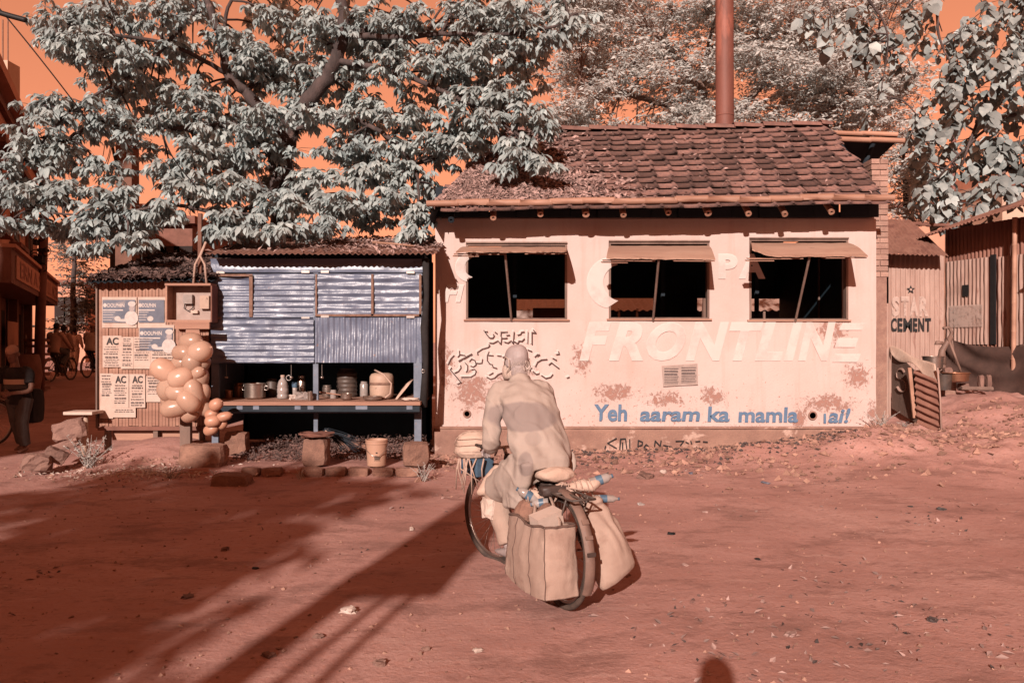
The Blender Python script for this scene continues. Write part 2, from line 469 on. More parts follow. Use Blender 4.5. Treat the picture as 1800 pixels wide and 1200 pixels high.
def wall_material():
    m = M('old_plaster', (.615, .475, .435), (.595, .445, .40), 1.3, .85, .25, 45)
    n, l = m.node_tree.nodes, m.node_tree.links
    b = n[m['bsdf']]
    src = b.inputs['Base Color'].links[0].from_socket
    tc = n.new('ShaderNodeTexCoord')
    sep = n.new('ShaderNodeSeparateXYZ'); l.new(tc.outputs['Object'], sep.inputs[0])
    def nz(sc, det=10, d=0.0, rough=.65):
        t = n.new('ShaderNodeTexNoise'); t.inputs['Scale'].default_value = sc; t.inputs['Detail'].default_value = det
        t.inputs['Distortion'].default_value = d; t.inputs['Roughness'].default_value = rough
        l.new(tc.outputs['Object'], t.inputs['Vector']); return t.outputs['Fac']
    def mr(v, a, bb, c=0.0, d=1.0):
        r = n.new('ShaderNodeMapRange'); r.inputs[1].default_value = a; r.inputs[2].default_value = bb
        r.inputs[3].default_value = c; r.inputs[4].default_value = d
        l.new(v, r.inputs[0]); return r.outputs[0]
    def mth(op, a, bb):
        q = n.new('ShaderNodeMath'); q.operation = op
        for i, t in enumerate((a, bb)):
            if isinstance(t, (int, float)): q.inputs[i].default_value = t
            else: l.new(t, q.inputs[i])
        return q.outputs[0]
    def mix(f, a, col):
        x = n.new('ShaderNodeMix'); x.data_type = 'RGBA'
        l.new(f, x.inputs['Factor']); l.new(a, x.inputs['A']); x.inputs['B'].default_value = (*[q * KA for q in col], 1)
        return x.outputs['Result']
    def spot(x0, z0, sx, sz):
        a = mth('DIVIDE', mth('SUBTRACT', sep.outputs[0], x0), sx)
        c = mth('DIVIDE', mth('SUBTRACT', sep.outputs[2], z0), sz)
        return mr(mth('SQRT', mth('ADD', mth('MULTIPLY', a, a), mth('MULTIPLY', c, c)), 0), 1.0, 0.0)
    # grubby pink wash, broad
    col = mix(mth('MULTIPLY', mr(nz(.9, 6), .45, .7), .55), src, (.53, .36, .31))
    # fine speckle and rain streaks
    st = n.new('ShaderNodeTexNoise'); st.inputs['Scale'].default_value = 9; st.inputs['Detail'].default_value = 6
    mp = n.new('ShaderNodeMapping'); mp.inputs['Scale'].default_value = (1, 1, .07)
    l.new(tc.outputs['Object'], mp.inputs[0]); l.new(mp.outputs[0], st.inputs['Vector'])
    col = mix(mth('MULTIPLY', mr(st.outputs['Fac'], .54, .74), .35), col, (.5, .31, .25))
    # peeled patches, each patch field at its own place on the wall
    fields = None
    for s in ((-.55, .85, .55, .5), (.05, 1.0, .5, .45), (1.5, .85, .55, .28), (2.2, .78, .5, .2), (4.55, .7, .75, .22), (5.0, 1.1, .35, .35),
              (4.15, .5, .22, .3), (1.0, 1.35, .25, .4), (-.95, 1.2, .2, .6), (2.9, .8, .35, .25), (4.6, 1.75, .4, .4), (5.2, .5, .15, .5)):
        q = spot(*s)
        fields = q if fields is None else mth('MAXIMUM', fields, q)
    big = mr(mth('ADD', nz(13, 15, .5, .8), mth('MULTIPLY', fields, .26)), .655, .70)
    big = mth('MULTIPLY', big, mr(nz(30, 8, 0, .75), .30, .44))
    col = mix(big, col, (.36, .19, .15))
    small = mr(mth('ADD', nz(22, 8, .2, .7), mth('MULTIPLY', mr(sep.outputs[2], 1.8, .35), .12)), .70, .725)
    col = mix(small, col, (.37, .19, .15))
    l.new(col, b.inputs['Base Color'])
    bp = n.new('ShaderNodeBump'); bp.inputs['Strength'].default_value = .5; bp.inputs['Distance'].default_value = .015; bp.invert = True
    l.new(big, bp.inputs['Height'])
    old = b.inputs['Normal'].links[0].from_socket
    l.new(old, bp.inputs['Normal'])
    l.new(bp.outputs[0], b.inputs['Normal'])
    return m
MT['wall'] = wall_material()
MT['plinth'] = M('plinth_render', (.36, .205, .155), (.25, .135, .105), 3, .92, .5, 40, c3=(.52, .345, .28), c3scale=2.2, c3lo=.55, c3hi=.6)

def ground_material():
    m = M('red_earth', (.515, .278, .238), (.405, .21, .176), .8, .95, .32, 34, c3=(.56, .325, .278), c3scale=.45, c3lo=.48, c3hi=.68, dist=.6)
    n, l = m.node_tree.nodes, m.node_tree.links
    b = n[m['bsdf']]
    src = b.inputs['Base Color'].links[0].from_socket
    tc = n.new('ShaderNodeTexCoord')
    def nz(sc, det, stretch=(1, 1, 1), rough=.7):
        mp = n.new('ShaderNodeMapping'); mp.inputs['Scale'].default_value = stretch
        l.new(tc.outputs['Object'], mp.inputs[0])
        t = n.new('ShaderNodeTexNoise'); t.inputs['Scale'].default_value = sc; t.inputs['Detail'].default_value = det; t.inputs['Roughness'].default_value = rough
        l.new(mp.outputs[0], t.inputs['Vector']); return t.outputs['Fac']
    def mix(v, a, bb, k, base, col):
        r = n.new('ShaderNodeMapRange'); r.inputs[1].default_value = a; r.inputs[2].default_value = bb; r.inputs[4].default_value = k
        l.new(v, r.inputs[0])
        x = n.new('ShaderNodeMix'); x.data_type = 'RGBA'
        l.new(r.outputs[0], x.inputs['Factor']); l.new(base, x.inputs['A']); x.inputs['B'].default_value = (*[q * KA for q in col], 1)
        return x.outputs['Result']
    col = mix(nz(38, 6), .50, .66, .7, src, (.46, .215, .165))          # grit
    col = mix(nz(5, 8, (1, 3.2, 1)), .52, .68, .5, col, (.48, .22, .165))   # drifts across the road
    col = mix(nz(120, 3), .66, .74, .8, col, (.66, .46, .38))           # pale specks
    col = mix(nz(70, 3), .70, .76, .9, col, (.20, .10, .08))            # dark specks
    col = mix(nz(.33, 9, (1, 1.6, 1)), .50, .64, .45, col, (.40, .19, .15))   # trodden, compacted patches
    col = mix(nz(2.2, 9, (.5, 2.4, 1)), .57, .66, .4, col, (.66, .42, .36))   # blown dust
    l.new(col, b.inputs['Base Color'])
    col = mix(nz(1.15, 10, (1, 1.7, 1), .75), .51, .61, .75, col, (.27, .135, .11))   # damp, sooty loam
    col = mix(nz(9, 8, (1, 2.2, 1), .75), .55, .63, .75, col, (.30, .145, .115))    # clods
    l.new(col, b.inputs['Base Color'])
    b2 = n.new('ShaderNodeBump'); b2.inputs['Strength'].default_value = .38; b2.inputs['Distance'].default_value = .035
    l.new(nz(7, 9), b2.inputs['Height']); l.new(b.inputs['Normal'].links[0].from_socket, b2.inputs['Normal']); l.new(b2.outputs[0], b.inputs['Normal'])
    return m
MT['ground'] = ground_material()

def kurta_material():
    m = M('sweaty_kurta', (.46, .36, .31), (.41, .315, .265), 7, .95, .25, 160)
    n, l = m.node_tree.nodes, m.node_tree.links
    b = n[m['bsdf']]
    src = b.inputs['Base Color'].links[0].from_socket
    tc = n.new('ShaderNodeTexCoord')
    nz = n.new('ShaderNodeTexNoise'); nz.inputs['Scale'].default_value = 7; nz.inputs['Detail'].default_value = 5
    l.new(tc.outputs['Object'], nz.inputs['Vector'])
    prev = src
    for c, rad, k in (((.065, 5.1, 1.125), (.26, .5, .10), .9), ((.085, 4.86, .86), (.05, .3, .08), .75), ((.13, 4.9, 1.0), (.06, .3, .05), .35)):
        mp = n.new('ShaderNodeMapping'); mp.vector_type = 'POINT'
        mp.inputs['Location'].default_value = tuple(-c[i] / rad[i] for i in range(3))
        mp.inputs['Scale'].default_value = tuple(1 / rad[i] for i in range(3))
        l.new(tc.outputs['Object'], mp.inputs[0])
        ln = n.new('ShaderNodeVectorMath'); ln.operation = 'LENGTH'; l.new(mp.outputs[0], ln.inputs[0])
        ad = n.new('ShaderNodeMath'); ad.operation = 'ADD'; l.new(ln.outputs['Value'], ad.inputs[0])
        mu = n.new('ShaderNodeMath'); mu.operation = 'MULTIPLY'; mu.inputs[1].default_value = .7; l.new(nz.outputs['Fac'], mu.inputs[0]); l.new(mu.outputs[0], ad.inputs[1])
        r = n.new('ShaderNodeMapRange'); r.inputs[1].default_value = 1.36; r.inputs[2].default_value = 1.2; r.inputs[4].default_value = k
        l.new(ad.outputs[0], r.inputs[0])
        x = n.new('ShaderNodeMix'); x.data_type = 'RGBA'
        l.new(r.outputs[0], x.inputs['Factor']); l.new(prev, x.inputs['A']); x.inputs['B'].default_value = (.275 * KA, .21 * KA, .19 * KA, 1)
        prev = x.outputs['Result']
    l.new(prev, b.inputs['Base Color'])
    return m
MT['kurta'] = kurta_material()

# ------------------------------------------------------------------ ground
_rng = np.random.RandomState(3)
_perm = _rng.rand(256, 256)
def vnoise(x, y):
    xi = np.floor(x).astype(int); yi = np.floor(y).astype(int)
    fx = x - xi; fy = y - yi
    fx = fx * fx * (3 - 2 * fx); fy = fy * fy * (3 - 2 * fy)
    g = lambda a, b: _perm[a % 256, b % 256]
    return (g(xi, yi) * (1 - fx) + g(xi + 1, yi) * fx) * (1 - fy) + (g(xi, yi + 1) * (1 - fx) + g(xi + 1, yi + 1) * fx) * fy
def fbm(x, y, o=4):
    s = 0; a = 1; t = 0
    for i in range(o):
        s = s + a * vnoise(x + 17.3 * i, y + 9.1 * i); t += a; a *= .5; x = x * 2.03; y = y * 2.03
    return s / t - .5
def nst(a, b, t):
    t = np.clip((t - a) / (b - a), 0, 1); return t * t * (3 - 2 * t)
def ground_np(x, y):
    x = np.asarray(x, float); y = np.asarray(y, float)
    z = np.zeros(np.broadcast(x, y).shape)
    # mud bank banked up against the eating house and rising to the sheds on the right
    h = np.interp(x, [-1.6, -1.0, 0, 1.2, 2.7, 3.5, 4.4, 5.3, 6.1, 7.2], [0, -.05, -.02, .02, .05, .14, .26, .34, .26, .42])
    bank = h * nst(8.5, 11.3, y)
    z = z + bank
    z = z + .36 * nst(10.4, 12.7, y) * nst(5.6, 6.7, x)
    z = z + .17 * np.exp(-((x - 4.7) / .7) ** 2 - ((y - 10.6) / .5) ** 2) + .13 * np.exp(-((x - 3.3) / .45) ** 2 - ((y - 10.7) / .38) ** 2) + .10 * np.exp(-((x - 2.2) / .8) ** 2 - ((y - 10.8) / .35) ** 2) + .07 * np.exp(-((x - .6) / .7) ** 2 - ((y - 10.8) / .4) ** 2) + .12 * np.exp(-((x - 6.4) / .6) ** 2 - ((y - 10.2) / .5) ** 2)
    z = z - .10 * np.exp(-((x - 6.9 - (11 - y) * .25) / .28) ** 2) * nst(9.2, 10.5, y) * (1 - nst(12, 13.5, y))
    # street running away on the left
    z = z + .45 * nst(11.5, 25, y) * nst(-3.5, -6.5, x)
    # dirt bank under the poster kiosk
    z = z + .30 * np.exp(-((x + 4.7) / .9) ** 2 - ((y - 10.9) / .75) ** 2)
    z = z + .05 * np.exp(-((x + 2.4) / 1.6) ** 4) * nst(9.3, 9.8, y) * (1 - nst(13, 14, y))
    near = np.exp(-((y - 6) / 14) ** 2)
    z = z + .05 * fbm(x * .7, y * .7, 3) * near + .018 * fbm(x * 2.6 + 5, y * 2.6, 2) * near
    rough = .15 * nst(8.7, 10.2, y) * nst(-1.6, .6, x) * (1 - nst(13, 15, y)) * (.6 + .4 * nst(2, 5, x))
    z = z + rough * fbm(x * 3.4 + 3, y * 3.4, 4)
    # old wheel ruts and tracks
    for (cx_, k_, ph) in ((1.9, .35, .3), (2.15, .35, .3), (3.6, -.25, 1.0), (3.85, -.25, 1.0), (-.6, .2, 2.0)):
        z = z - .009 * np.exp(-((x - cx_ - k_ * (y - 5) - .25 * np.sin(y * .5 + ph)) / .05) ** 2) * (1 - nst(7.5, 9, y))
    z = z - .012 * np.exp(-((x - .35 - .05 * np.sin(y * 1.3)) / .06) ** 2) * (1 - nst(4.6, 5.2, y))
    z = np.where(y > 60, z * 0 - .2 + .45 * nst(-3.5, -6.5, x), z)
    return z
def gz(x, y): return float(ground_np(np.array([x]), np.array([y]))[0])

def make_ground():
    xs = np.concatenate([-np.geomspace(420, 9.3, 28), np.arange(-9, 9.01, .055), np.geomspace(9.3, 420, 28)])
    ys = np.concatenate([-np.geomspace(200, 3, 10), np.arange(-2, 2.6, .4), np.arange(2.8, 16, .055), np.geomspace(16.2, 800, 46)])
    X, Y = np.meshgrid(xs, ys)
    Z = ground_np(X, Y)
    n, m = len(xs), len(ys)
    co = np.stack([X, Y, Z], -1).reshape(-1, 3)
    i = np.arange(n - 1)[None, :] + np.arange(m - 1)[:, None] * n
    f = np.stack([i, i + 1, i + n + 1, i + n], -1).reshape(-1, 4)
    me = bpy.data.meshes.new('ground')
    me.vertices.add(len(co)); me.vertices.foreach_set('co', co.ravel())
    me.loops.add(f.size); me.loops.foreach_set('vertex_index', f.ravel().astype(np.int32))
    me.polygons.add(len(f)); me.polygons.foreach_set('loop_start', np.arange(0, f.size, 4, dtype=np.int32))
    me.update(calc_edges=True)
    me.polygons.foreach_set('use_smooth', [True] * len(f))
    me.materials.append(MT['ground'])
    o = link(bpy.data.objects.new('ground', me))
    tag(o, 'red earth road and banks of the open square', None, None, 'structure')
make_ground()

def mesh_np(name, co, faces_by_len, mat, parent=None, smooth=False):
    """faces_by_len: list of int arrays (F,k)"""
    me = bpy.data.meshes.new(name)
    me.vertices.add(len(co)); me.vertices.foreach_set('co', np.asarray(co, np.float32).ravel())
    loops = np.concatenate([f.ravel() for f in faces_by_len]).astype(np.int32)
    starts = []; s = 0
    for f in faces_by_len:
        starts.append(s + np.arange(len(f)) * f.shape[1]); s += f.size
    starts = np.concatenate(starts).astype(np.int32)
    me.loops.add(len(loops)); me.loops.foreach_set('vertex_index', loops)
    me.polygons.add(len(starts)); me.polygons.foreach_set('loop_start', starts)
    me.update(calc_edges=True)
    if smooth: me.polygons.foreach_set('use_smooth', [True] * len(starts))
    me.materials.append(mat)
    o = link(bpy.data.objects.new(name, me))
    return adopt(o, parent)

def nrm(a): return a / np.maximum(1e-9, np.linalg.norm(a, axis=-1, keepdims=True))

def curve_pts(ctrl, n=8):
    """Catmull-Rom through control points"""
    P_ = [np.array(c, float) for c in ctrl]
    P_ = [2 * P_[0] - P_[1]] + P_ + [2 * P_[-1] - P_[-2]]
    out = []
    for i in range(1, len(P_) - 2):
        for j in range(n):
            t = j / n
            a, b, c, d = P_[i - 1:i + 3]
            out.append(.5 * ((2 * b) + (-a + c) * t + (2 * a - 5 * b + 4 * c - d) * t * t + (-a + 3 * b - 3 * c + d) * t ** 3))
    out.append(P_[-2])
    return out

# ------------------------------------------------------------------ the eating house
YW = 11.5
def WX(px): return PX(px, YW)
def WZ(py): return PZ(py, YW)
house = thing('tiled_house', (2.0, YW, 0), 'long pale plastered eating house with clay tile roof and three flap windows', 'house')
X0, X1 = WX(765), WX(1540)
ZB, ZT = WZ(751), 3.37
WIN = [(WX(819), WX(997), WZ(561), WZ(428)), (WX(1070), WX(1247), WZ(560), WZ(425)), (WX(1317), WX(1491), WZ(562), WZ(420))]
def wall_front():
    mb = MB()
    xs = {X0, X1}; zs = {ZB, ZT}
    for a, b, c, d in WIN: xs |= {a, b}; zs |= {c, d}
    def fill(s, step):
        s = sorted(s); out = []
        for a, b in zip(s, s[1:]):
            k = max(1, int((b - a) / step)); out += [a + (b - a) * i / k for i in range(k)]
        return out + [s[-1]]
    xs, zs = fill(xs, .07), fill(zs, .07)
    n = len(xs)
    vs = []
    for z in zs:
        for x in xs:
            q = .016 * mnoise.noise((x * .9, z * .9, 3)) + .006 * mnoise.noise((x * 5, z * 5, 1))
            vs.append((x, YW + q, z))
    fs = []
    for j in range(len(zs) - 1):
        for i in range(n - 1):
            cx, cz = (xs[i] + xs[i + 1]) / 2, (zs[j] + zs[j + 1]) / 2
            if any(a < cx < b and c < cz < d for a, b, c, d in WIN): continue
            fs.append((j * n + i, j * n + i + 1, (j + 1) * n + i + 1, (j + 1) * n + i))
    mb.add(vs, fs)
    return mb.build('front_wall', MT['wall'], house, True)
front = wall_front()
# core of the wall behind the plaster, side and back walls, dark indoor tone put into their colour
mb = MB()
def cells(x0, x1, z0, z1, y0, y1, holes):
    xs = sorted({x0, x1} | {h[0] for h in holes} | {h[1] for h in holes}); zs = sorted({z0, z1} | {h[2] for h in holes} | {h[3] for h in holes})
    for a, b in zip(xs, xs[1:]):
        for c, d in zip(zs, zs[1:]):
            cx, cz = (a + b) / 2, (c + d) / 2
            if any(h[0] < cx < h[1] and h[2] < cz < h[3] for h in holes): continue
            mb.bx(a, b, y0, y1, c, d)
cells(X0 + .01, X1 - .01, -.2, ZT + .02, YW + .03, YW + .22, WIN)
mb.build('wall_core', MT['wall'], house)
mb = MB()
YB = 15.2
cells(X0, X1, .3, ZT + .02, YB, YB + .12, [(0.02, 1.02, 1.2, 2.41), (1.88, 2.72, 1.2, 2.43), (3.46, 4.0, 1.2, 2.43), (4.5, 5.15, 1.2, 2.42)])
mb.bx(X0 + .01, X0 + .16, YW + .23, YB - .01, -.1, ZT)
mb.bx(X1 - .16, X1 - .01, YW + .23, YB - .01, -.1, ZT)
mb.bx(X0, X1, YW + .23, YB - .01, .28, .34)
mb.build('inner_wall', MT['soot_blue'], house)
mb = MB()
mb.bx(X0 - .015, WX(1540) + .01, YW - .045, YW + .02, -.25, ZB - .004)
pl = MB()
def plf(u, v):
    x = X0 - .02 + (X1 + .03 - X0) * u; z = -.25 + (ZB + .25) * v
    return (x, YW - .05 - .02 * mnoise.noise((x * 1.6, z * 2.2, 7)) - .012 * mnoise.noise((x * 7, z * 7, 7)), z)
pl.sheet(120, 10, plf, (0, .09, 0))
pl.build('plinth', MT['plinth'], house, True)
MB().bx(X0 - .02, X1 + .02, YW - .075, YW - .02, ZB - .012, ZB + .018).build('plinth_ledge', MT['plinth'], house)
# room with indoor shade in its dark colours: partition, door leaf, shelf
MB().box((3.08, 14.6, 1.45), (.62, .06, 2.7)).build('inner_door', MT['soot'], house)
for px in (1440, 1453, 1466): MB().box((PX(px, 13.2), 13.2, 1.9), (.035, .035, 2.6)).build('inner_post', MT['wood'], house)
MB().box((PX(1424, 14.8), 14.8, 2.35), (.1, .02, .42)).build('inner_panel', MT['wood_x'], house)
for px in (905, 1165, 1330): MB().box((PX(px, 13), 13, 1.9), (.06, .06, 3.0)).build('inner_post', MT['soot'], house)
mb = MB(); mb.box((.85, 14.2, 2.02), (.95, .35, .34)); mb.box((.75, 14.0, 1.9), (1.4, .5, .04))
mb.build('inner_counter', MT['red_brown'], house)
# pipes through the wall (drain holes)
for (px, py, r, lab) in ((821, 727, .048, 'l'), (1428, 730, .055, 'r')):
    c = V(WX(px), YW - .018, WZ(py))
    MB().torus(c + V(0, .004, 0), (0, 1, 0), r, .012, 20, 6).build('drain_rim', MT['plinth'], house, True)
    MB().lathe([(0.0, 0), (r, 0)], c + V(0, .006, 0), 20, (R(90), 0, 0)).build('drain_hole', MT['black'], house)

# window frames, flaps and props
def window(i, hinge_px, edge, stick, lab, curl, jag):
    a, b, c, d = WIN[i]
    t = .03
    w = MB(); w.bx(a, b, YW + .0, YW + .10, d - t, d); w.bx(a, b, YW + .0, YW + .10, c, c + t * .6)
    w.bx(a, a + t, YW - .006, YW + .10, c + t * .6, d - t); w.bx(b - t, b, YW - .006, YW + .10, c + t * .6, d - t)
    win = w.build('window', MT['wood'], house)
    win['label'] = lab
    sl = MB(); sl.bx(a - .03, b + .03, YW - .035, YW + .02, c - .025, c - .001); sl.build('sill', MT['wood_x'], win)
    # flap: sheet from hinge to outer edge, split boards at its edge
    yh = YW - .03; zh = d - .06
    (px0, py0), (px1, py1), ye = edge
    E0, E1 = P(px0, py0, ye), P(px1, py1, ye)
    H0, H1 = V(a + .01, yh, zh), V(b - .01, yh, zh)
    rnd = random.Random(i)
    js = [rnd.uniform(0, jag) for _ in range(41)]
    def fn(u, v):
        p = H0.lerp(H1, u).lerp(E0.lerp(E1, u), v * (1 + js[int(u * 40)] * .15 * (v > .99)))
        p.z += .03 * math.sin(v * math.pi) + curl * (1 - min(1, u / .25)) ** 2 * v
        p.z += .006 * mnoise.noise((p.x * 6, v * 3, i))
        return p
    f = MB().sheet(40, 8, fn, (0, .004, -.018))
    fl = f.build('flap', MT['plywood'], win, True, 40)
    # torn under-layers at the edge
    for (u0, u1, dz, dy) in ((-.03, .45, -.035, .03), (.62, 1.0, -.03, .02), (-.04, .2, -.06, .05)):
        q = MB()
        A, B = E0.lerp(E1, u0), E0.lerp(E1, u1)
        q.box(((A + B) / 2 + V(0, dy + .03, dz)), ((B - A).length, .09, .01), (R(12), math.atan2(A.z - B.z, (B.x - A.x)), 0))
        q.build('batten', MT['wood_x'], fl)
    s0, s1 = stick
    q = MB(); q.tube([P(*s0, ye + .06), P(*s1, YW - .03)], .017, 6); q.build('prop_stick', MT['wood'], win)
    # hinge rail above
    q = MB(); q.bx(a, b, YW - .03, YW - .001, d + .0, d + .02); q.build('rail', MT['wood'], win)
window(0, 0, ((803, 441), (996, 441), 10.72), ((888, 447), (899, 563)), 'leftmost window with almost level split board flap', 0, .8)
window(1, 0, ((1066, 452), (1257, 454), 10.72), ((1158, 455), (1148, 563)), 'middle window with straight propped board flap', 0, .3)
window(2, 0, ((1322, 449), (1524, 448), 10.72), ((1424, 448), (1398, 565)), 'rightmost window with board flap curled at its left', .10, .4)

# ---- roof
def lip_z(x): return 3.345 + .0165 * (x + 1.11)
YL, YR = 10.85, 13.0
RISE = 5.10 - 3.42
SL = math.atan2(RISE, YR - YL)
SLEN = math.hypot(RISE, YR - YL)
def roof_pt(x, s, h=0.0):
    """s metres up the slope from the lip, h above it"""
    sag = -.03 * math.sin(math.pi * min(1, max(0, (x + 1.2) / 6.5))) * (s / SLEN) + .012 * mnoise.noise((x * .8, s * .8, 0))
    return V(x, YL + s * math.cos(SL) - h * math.sin(SL), lip_z(x) * 1 + s * math.sin(SL) + h * math.cos(SL) + sag)
RX0, RX1 = -1.16, 5.19
def left_edge(s): return RX0 + max(0, (s - .15)) * .42
mb = MB()
def dk(u, v):
    s = .22 + v * (SLEN - .22); x = left_edge(s) + .03 + (RX1 - .03 - left_edge(s)) * u
    return roof_pt(x, s, -.035)
mb.sheet(30, 10, dk, (0, .02, -.03))
def dkb(u, v):
    x = -.2 + (RX1 - .03 + .2) * u
    p = roof_pt(x, SLEN, -.04); return (p.x, p.y + v * 2.3, p.z - v * 1.72)
mb.sheet(20, 4, dkb, (0, 0, -.03))
def dkl(u, v):
    s = (1 - u) * SLEN
    p = roof_pt(left_edge(s) + .03, s, -.04); q = V(left_edge(s) + .03, 13.0 + (13.0 - p.y), p.z)
    return p.lerp(q, v)
mb.sheet(6, 4, dkl, (0, 0, -.03))
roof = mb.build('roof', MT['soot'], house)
# clay tile
def tile_mesh():
    w = .262
    prof = [(0, .005), (.02, .002), (.07, .0), (.13, .0), (.192, .002), (.204, .018), (.222, .027), (.242, .018), (.262, .003)]
    vs = []; fs = []
    L = .29; n = len(prof)
    for (y, dz) in ((0, 0.040), (L, -.008)):
        for x, z in prof: vs.append((x, y, z + dz))
        for x, z in prof: vs.append((x, y, z + dz - .020))
    for i in range(n - 1):
        fs.append((i, i + 1, 2 * n + i + 1, 2 * n + i))                 # top
        fs.append((n + i, n + i + 1, i + 1, i))                          # front lip
    fs.append((n, 0, 2 * n, 3 * n)); fs.append((n - 1, 2 * n - 1, 4 * n - 1, 3 * n - 1))
    fs.append((2 * n - 1, n, 3 * n, 4 * n - 1))
    me = bpy.data.meshes.new('tile'); me.from_pydata(vs, [], fs); me.update(); me.materials.append(MT['tile'])
    return me
TM = [tile_mesh()]
rnd = random.Random(11)
NR = 14
EXPO = (SLEN - .06) / NR
tiles = []
for r_ in range(NR):
    s = r_ * EXPO + rnd.uniform(-.008, .008)
    off = rnd.uniform(-.10, .02)
    x = RX1 - .262 + off
    while x > left_edge(s) - .05:
        tiles.append((r_, x + rnd.uniform(-.009, .009), s + rnd.uniform(-.009, .009)))
        x -= .2555
tiles.sort(key=lambda t: (t[0], -t[1]))
keep = tiles[:300]
for i, (r_, x, s) in enumerate(keep):
    o = link(bpy.data.objects.new('tile', TM[0]))
    o.parent = roof
    o.matrix_local = Matrix.Translation(roof_pt(x, s, .004 + rnd.uniform(0, .008))) @ Matrix.Rotation(SL + R(-3.2) + R(rnd.uniform(-1.6, 1.6)), 4, 'X') @ Matrix.Rotation(R(rnd.gauss(0, 1.3)), 4, 'Z') @ Matrix.Rotation(R(rnd.gauss(-.8, .8)), 4, 'Y')
mb = MB()
for (r_, x, s) in tiles[300:]:
    m4 = Matrix.Translation(roof_pt(x, s, .006)) @ Matrix.Rotation(SL + R(-3.2), 4, 'X') @ Matrix.Rotation(R(rnd.gauss(0, 1.3)), 4, 'Z')
    mb.add([m4 @ q.co for q in TM[0].vertices], [tuple(p.vertices) for p in TM[0].polygons])
if mb.v:
    o = mb.build('upper_tiles', MT['tile'], roof); o['kind'] = 'stuff'
# ridge caps
x = -.15
k = 0
while x < RX1 - .05:
    L = .50
    mb = MB()
    a = roof_pt(x, SLEN, .0); b = roof_pt(min(x + L, RX1 + .02), SLEN, .0)
    rows = []
    for t, rr in ((-.02, .115), (.97, .095)):
        c = a.lerp(b, t)
        rows.append(c)
    prof = [(math.cos(q), math.sin(q)) for q in [math.pi * j / 8 for j in range(9)]]
    vs = []; fs = []
    for (c, rr) in ((rows[0] + V(0, 0, .02), .125), (rows[1], .10)):
        for cx, cz in prof: vs.append(c + V(0, cx * rr, cz * rr * .75 - .02))
        for cx, cz in prof: vs.append(c + V(0, cx * (rr - .02), cz * (rr - .02) * .75 - .02))
    for j in range(8):
        fs += [(j, j + 1, 18 + j + 1, 18 + j), (j, 9 + j, 9 + j + 1, j + 1), (18 + j, 18 + j + 1, 27 + j + 1, 27 + j)]
    fs += [(0, 18, 27, 9), (8, 17, 35, 26)]
    mb.add(vs, fs)
    mb.build('ridge_cap', MT['tile_end'], roof)
    x += .47; k += 1
# long bamboo holding the eave tiles, and rafter ends
def bamboo(p0, p1, r, name='bamboo_pole', parent=None, mat='bamboo', n=10, node=.42):
    p0, p1 = Vector(p0), Vector(p1)
    L = (p1 - p0).length
    k = max(2, int(L / node)); pts = []; rs = []
    for i in range(k):
        for t, q in ((i / k + .002, 1.0), ((i + .04) / k, .96), ((i + .5) / k, .95), ((i + .96) / k, .97), ((i + .985) / k, 1.08)):
            pts.append(p0.lerp(p1, t) + V(0, 0, .012 * math.sin(i * 1.7))); rs.append(r * q)
    return MB().tube(pts, rs, n).build(name, MT[mat], parent, True)
bamboo(P(748, 358, 10.88), P(1572, 346, 10.88), .047, 'eave_bamboo', roof)
for i, (px, py) in enumerate([(793, 381), (867, 377), (950, 371), (1030, 371), (1096, 372), (1175, 368), (1245, 369), (1316, 370), (1380, 371), (1462, 367)]):
    c = P(px, py + 6, 10.97)
    d = V(0, math.cos(SL), math.sin(SL))
    rr = .05 if i in (3, 6) else .043
    mb = MB()
    mb.tube([c, c + d * .9], rr, 12, False)
    mb.tube([c, c + d * .06], rr * .42, 12, False)
    n = 12; u = V(1, 0, 0); w = d.cross(u)
    vs = []; fs = []
    for q, dd in ((rr, 0), (rr * .42, 0)):
        for j in range(n):
            a = 2 * math.pi * j / n; vs.append(c + (u * math.cos(a) + w * math.sin(a)) * q)
    for j in range(n): fs.append((j, (j + 1) % n, n + (j + 1) % n, n + j))
    mb.add(vs, fs)
    ra = mb.build('rafter', MT['bamboo'] if i else MT['soot'], roof, True, 40)
MB().box(((X0 + X1) / 2, 11.75, 3.44), (X1 - X0 - .02, .1, .12)).build('wall_plate', MT['soot'], roof)
mb = MB()
for i in range(17):
    x = X0 + .02 + i * .385
    mb.bx(x, min(x + .375, X1 - .02), 11.35 + .02 * (i % 3), 11.37 + .02 * (i % 3), 3.375, 3.80)
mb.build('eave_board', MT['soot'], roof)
# brick pier at the right end
mb = MB(); mb.bx(5.305, 5.515, 11.72, 12.0, 0, 4.24); pier = mb.build('brick_pier', MT['mortar'], house)
k = 0
z = 2.55
while z < 4.25:
    for (xa, xb) in (((5.29, 5.53),) if k % 2 else ((5.29, 5.405), (5.415, 5.53))):
        j = rnd.uniform(-.006, .006)
        MB().box(((xa + xb) / 2 + j, 11.85 + j, z + .036), (xb - xa, .29, .07), (0, 0, R(rnd.uniform(-2, 2)))).build('brick', MT['brick'], pier)
    z += .083; k += 1
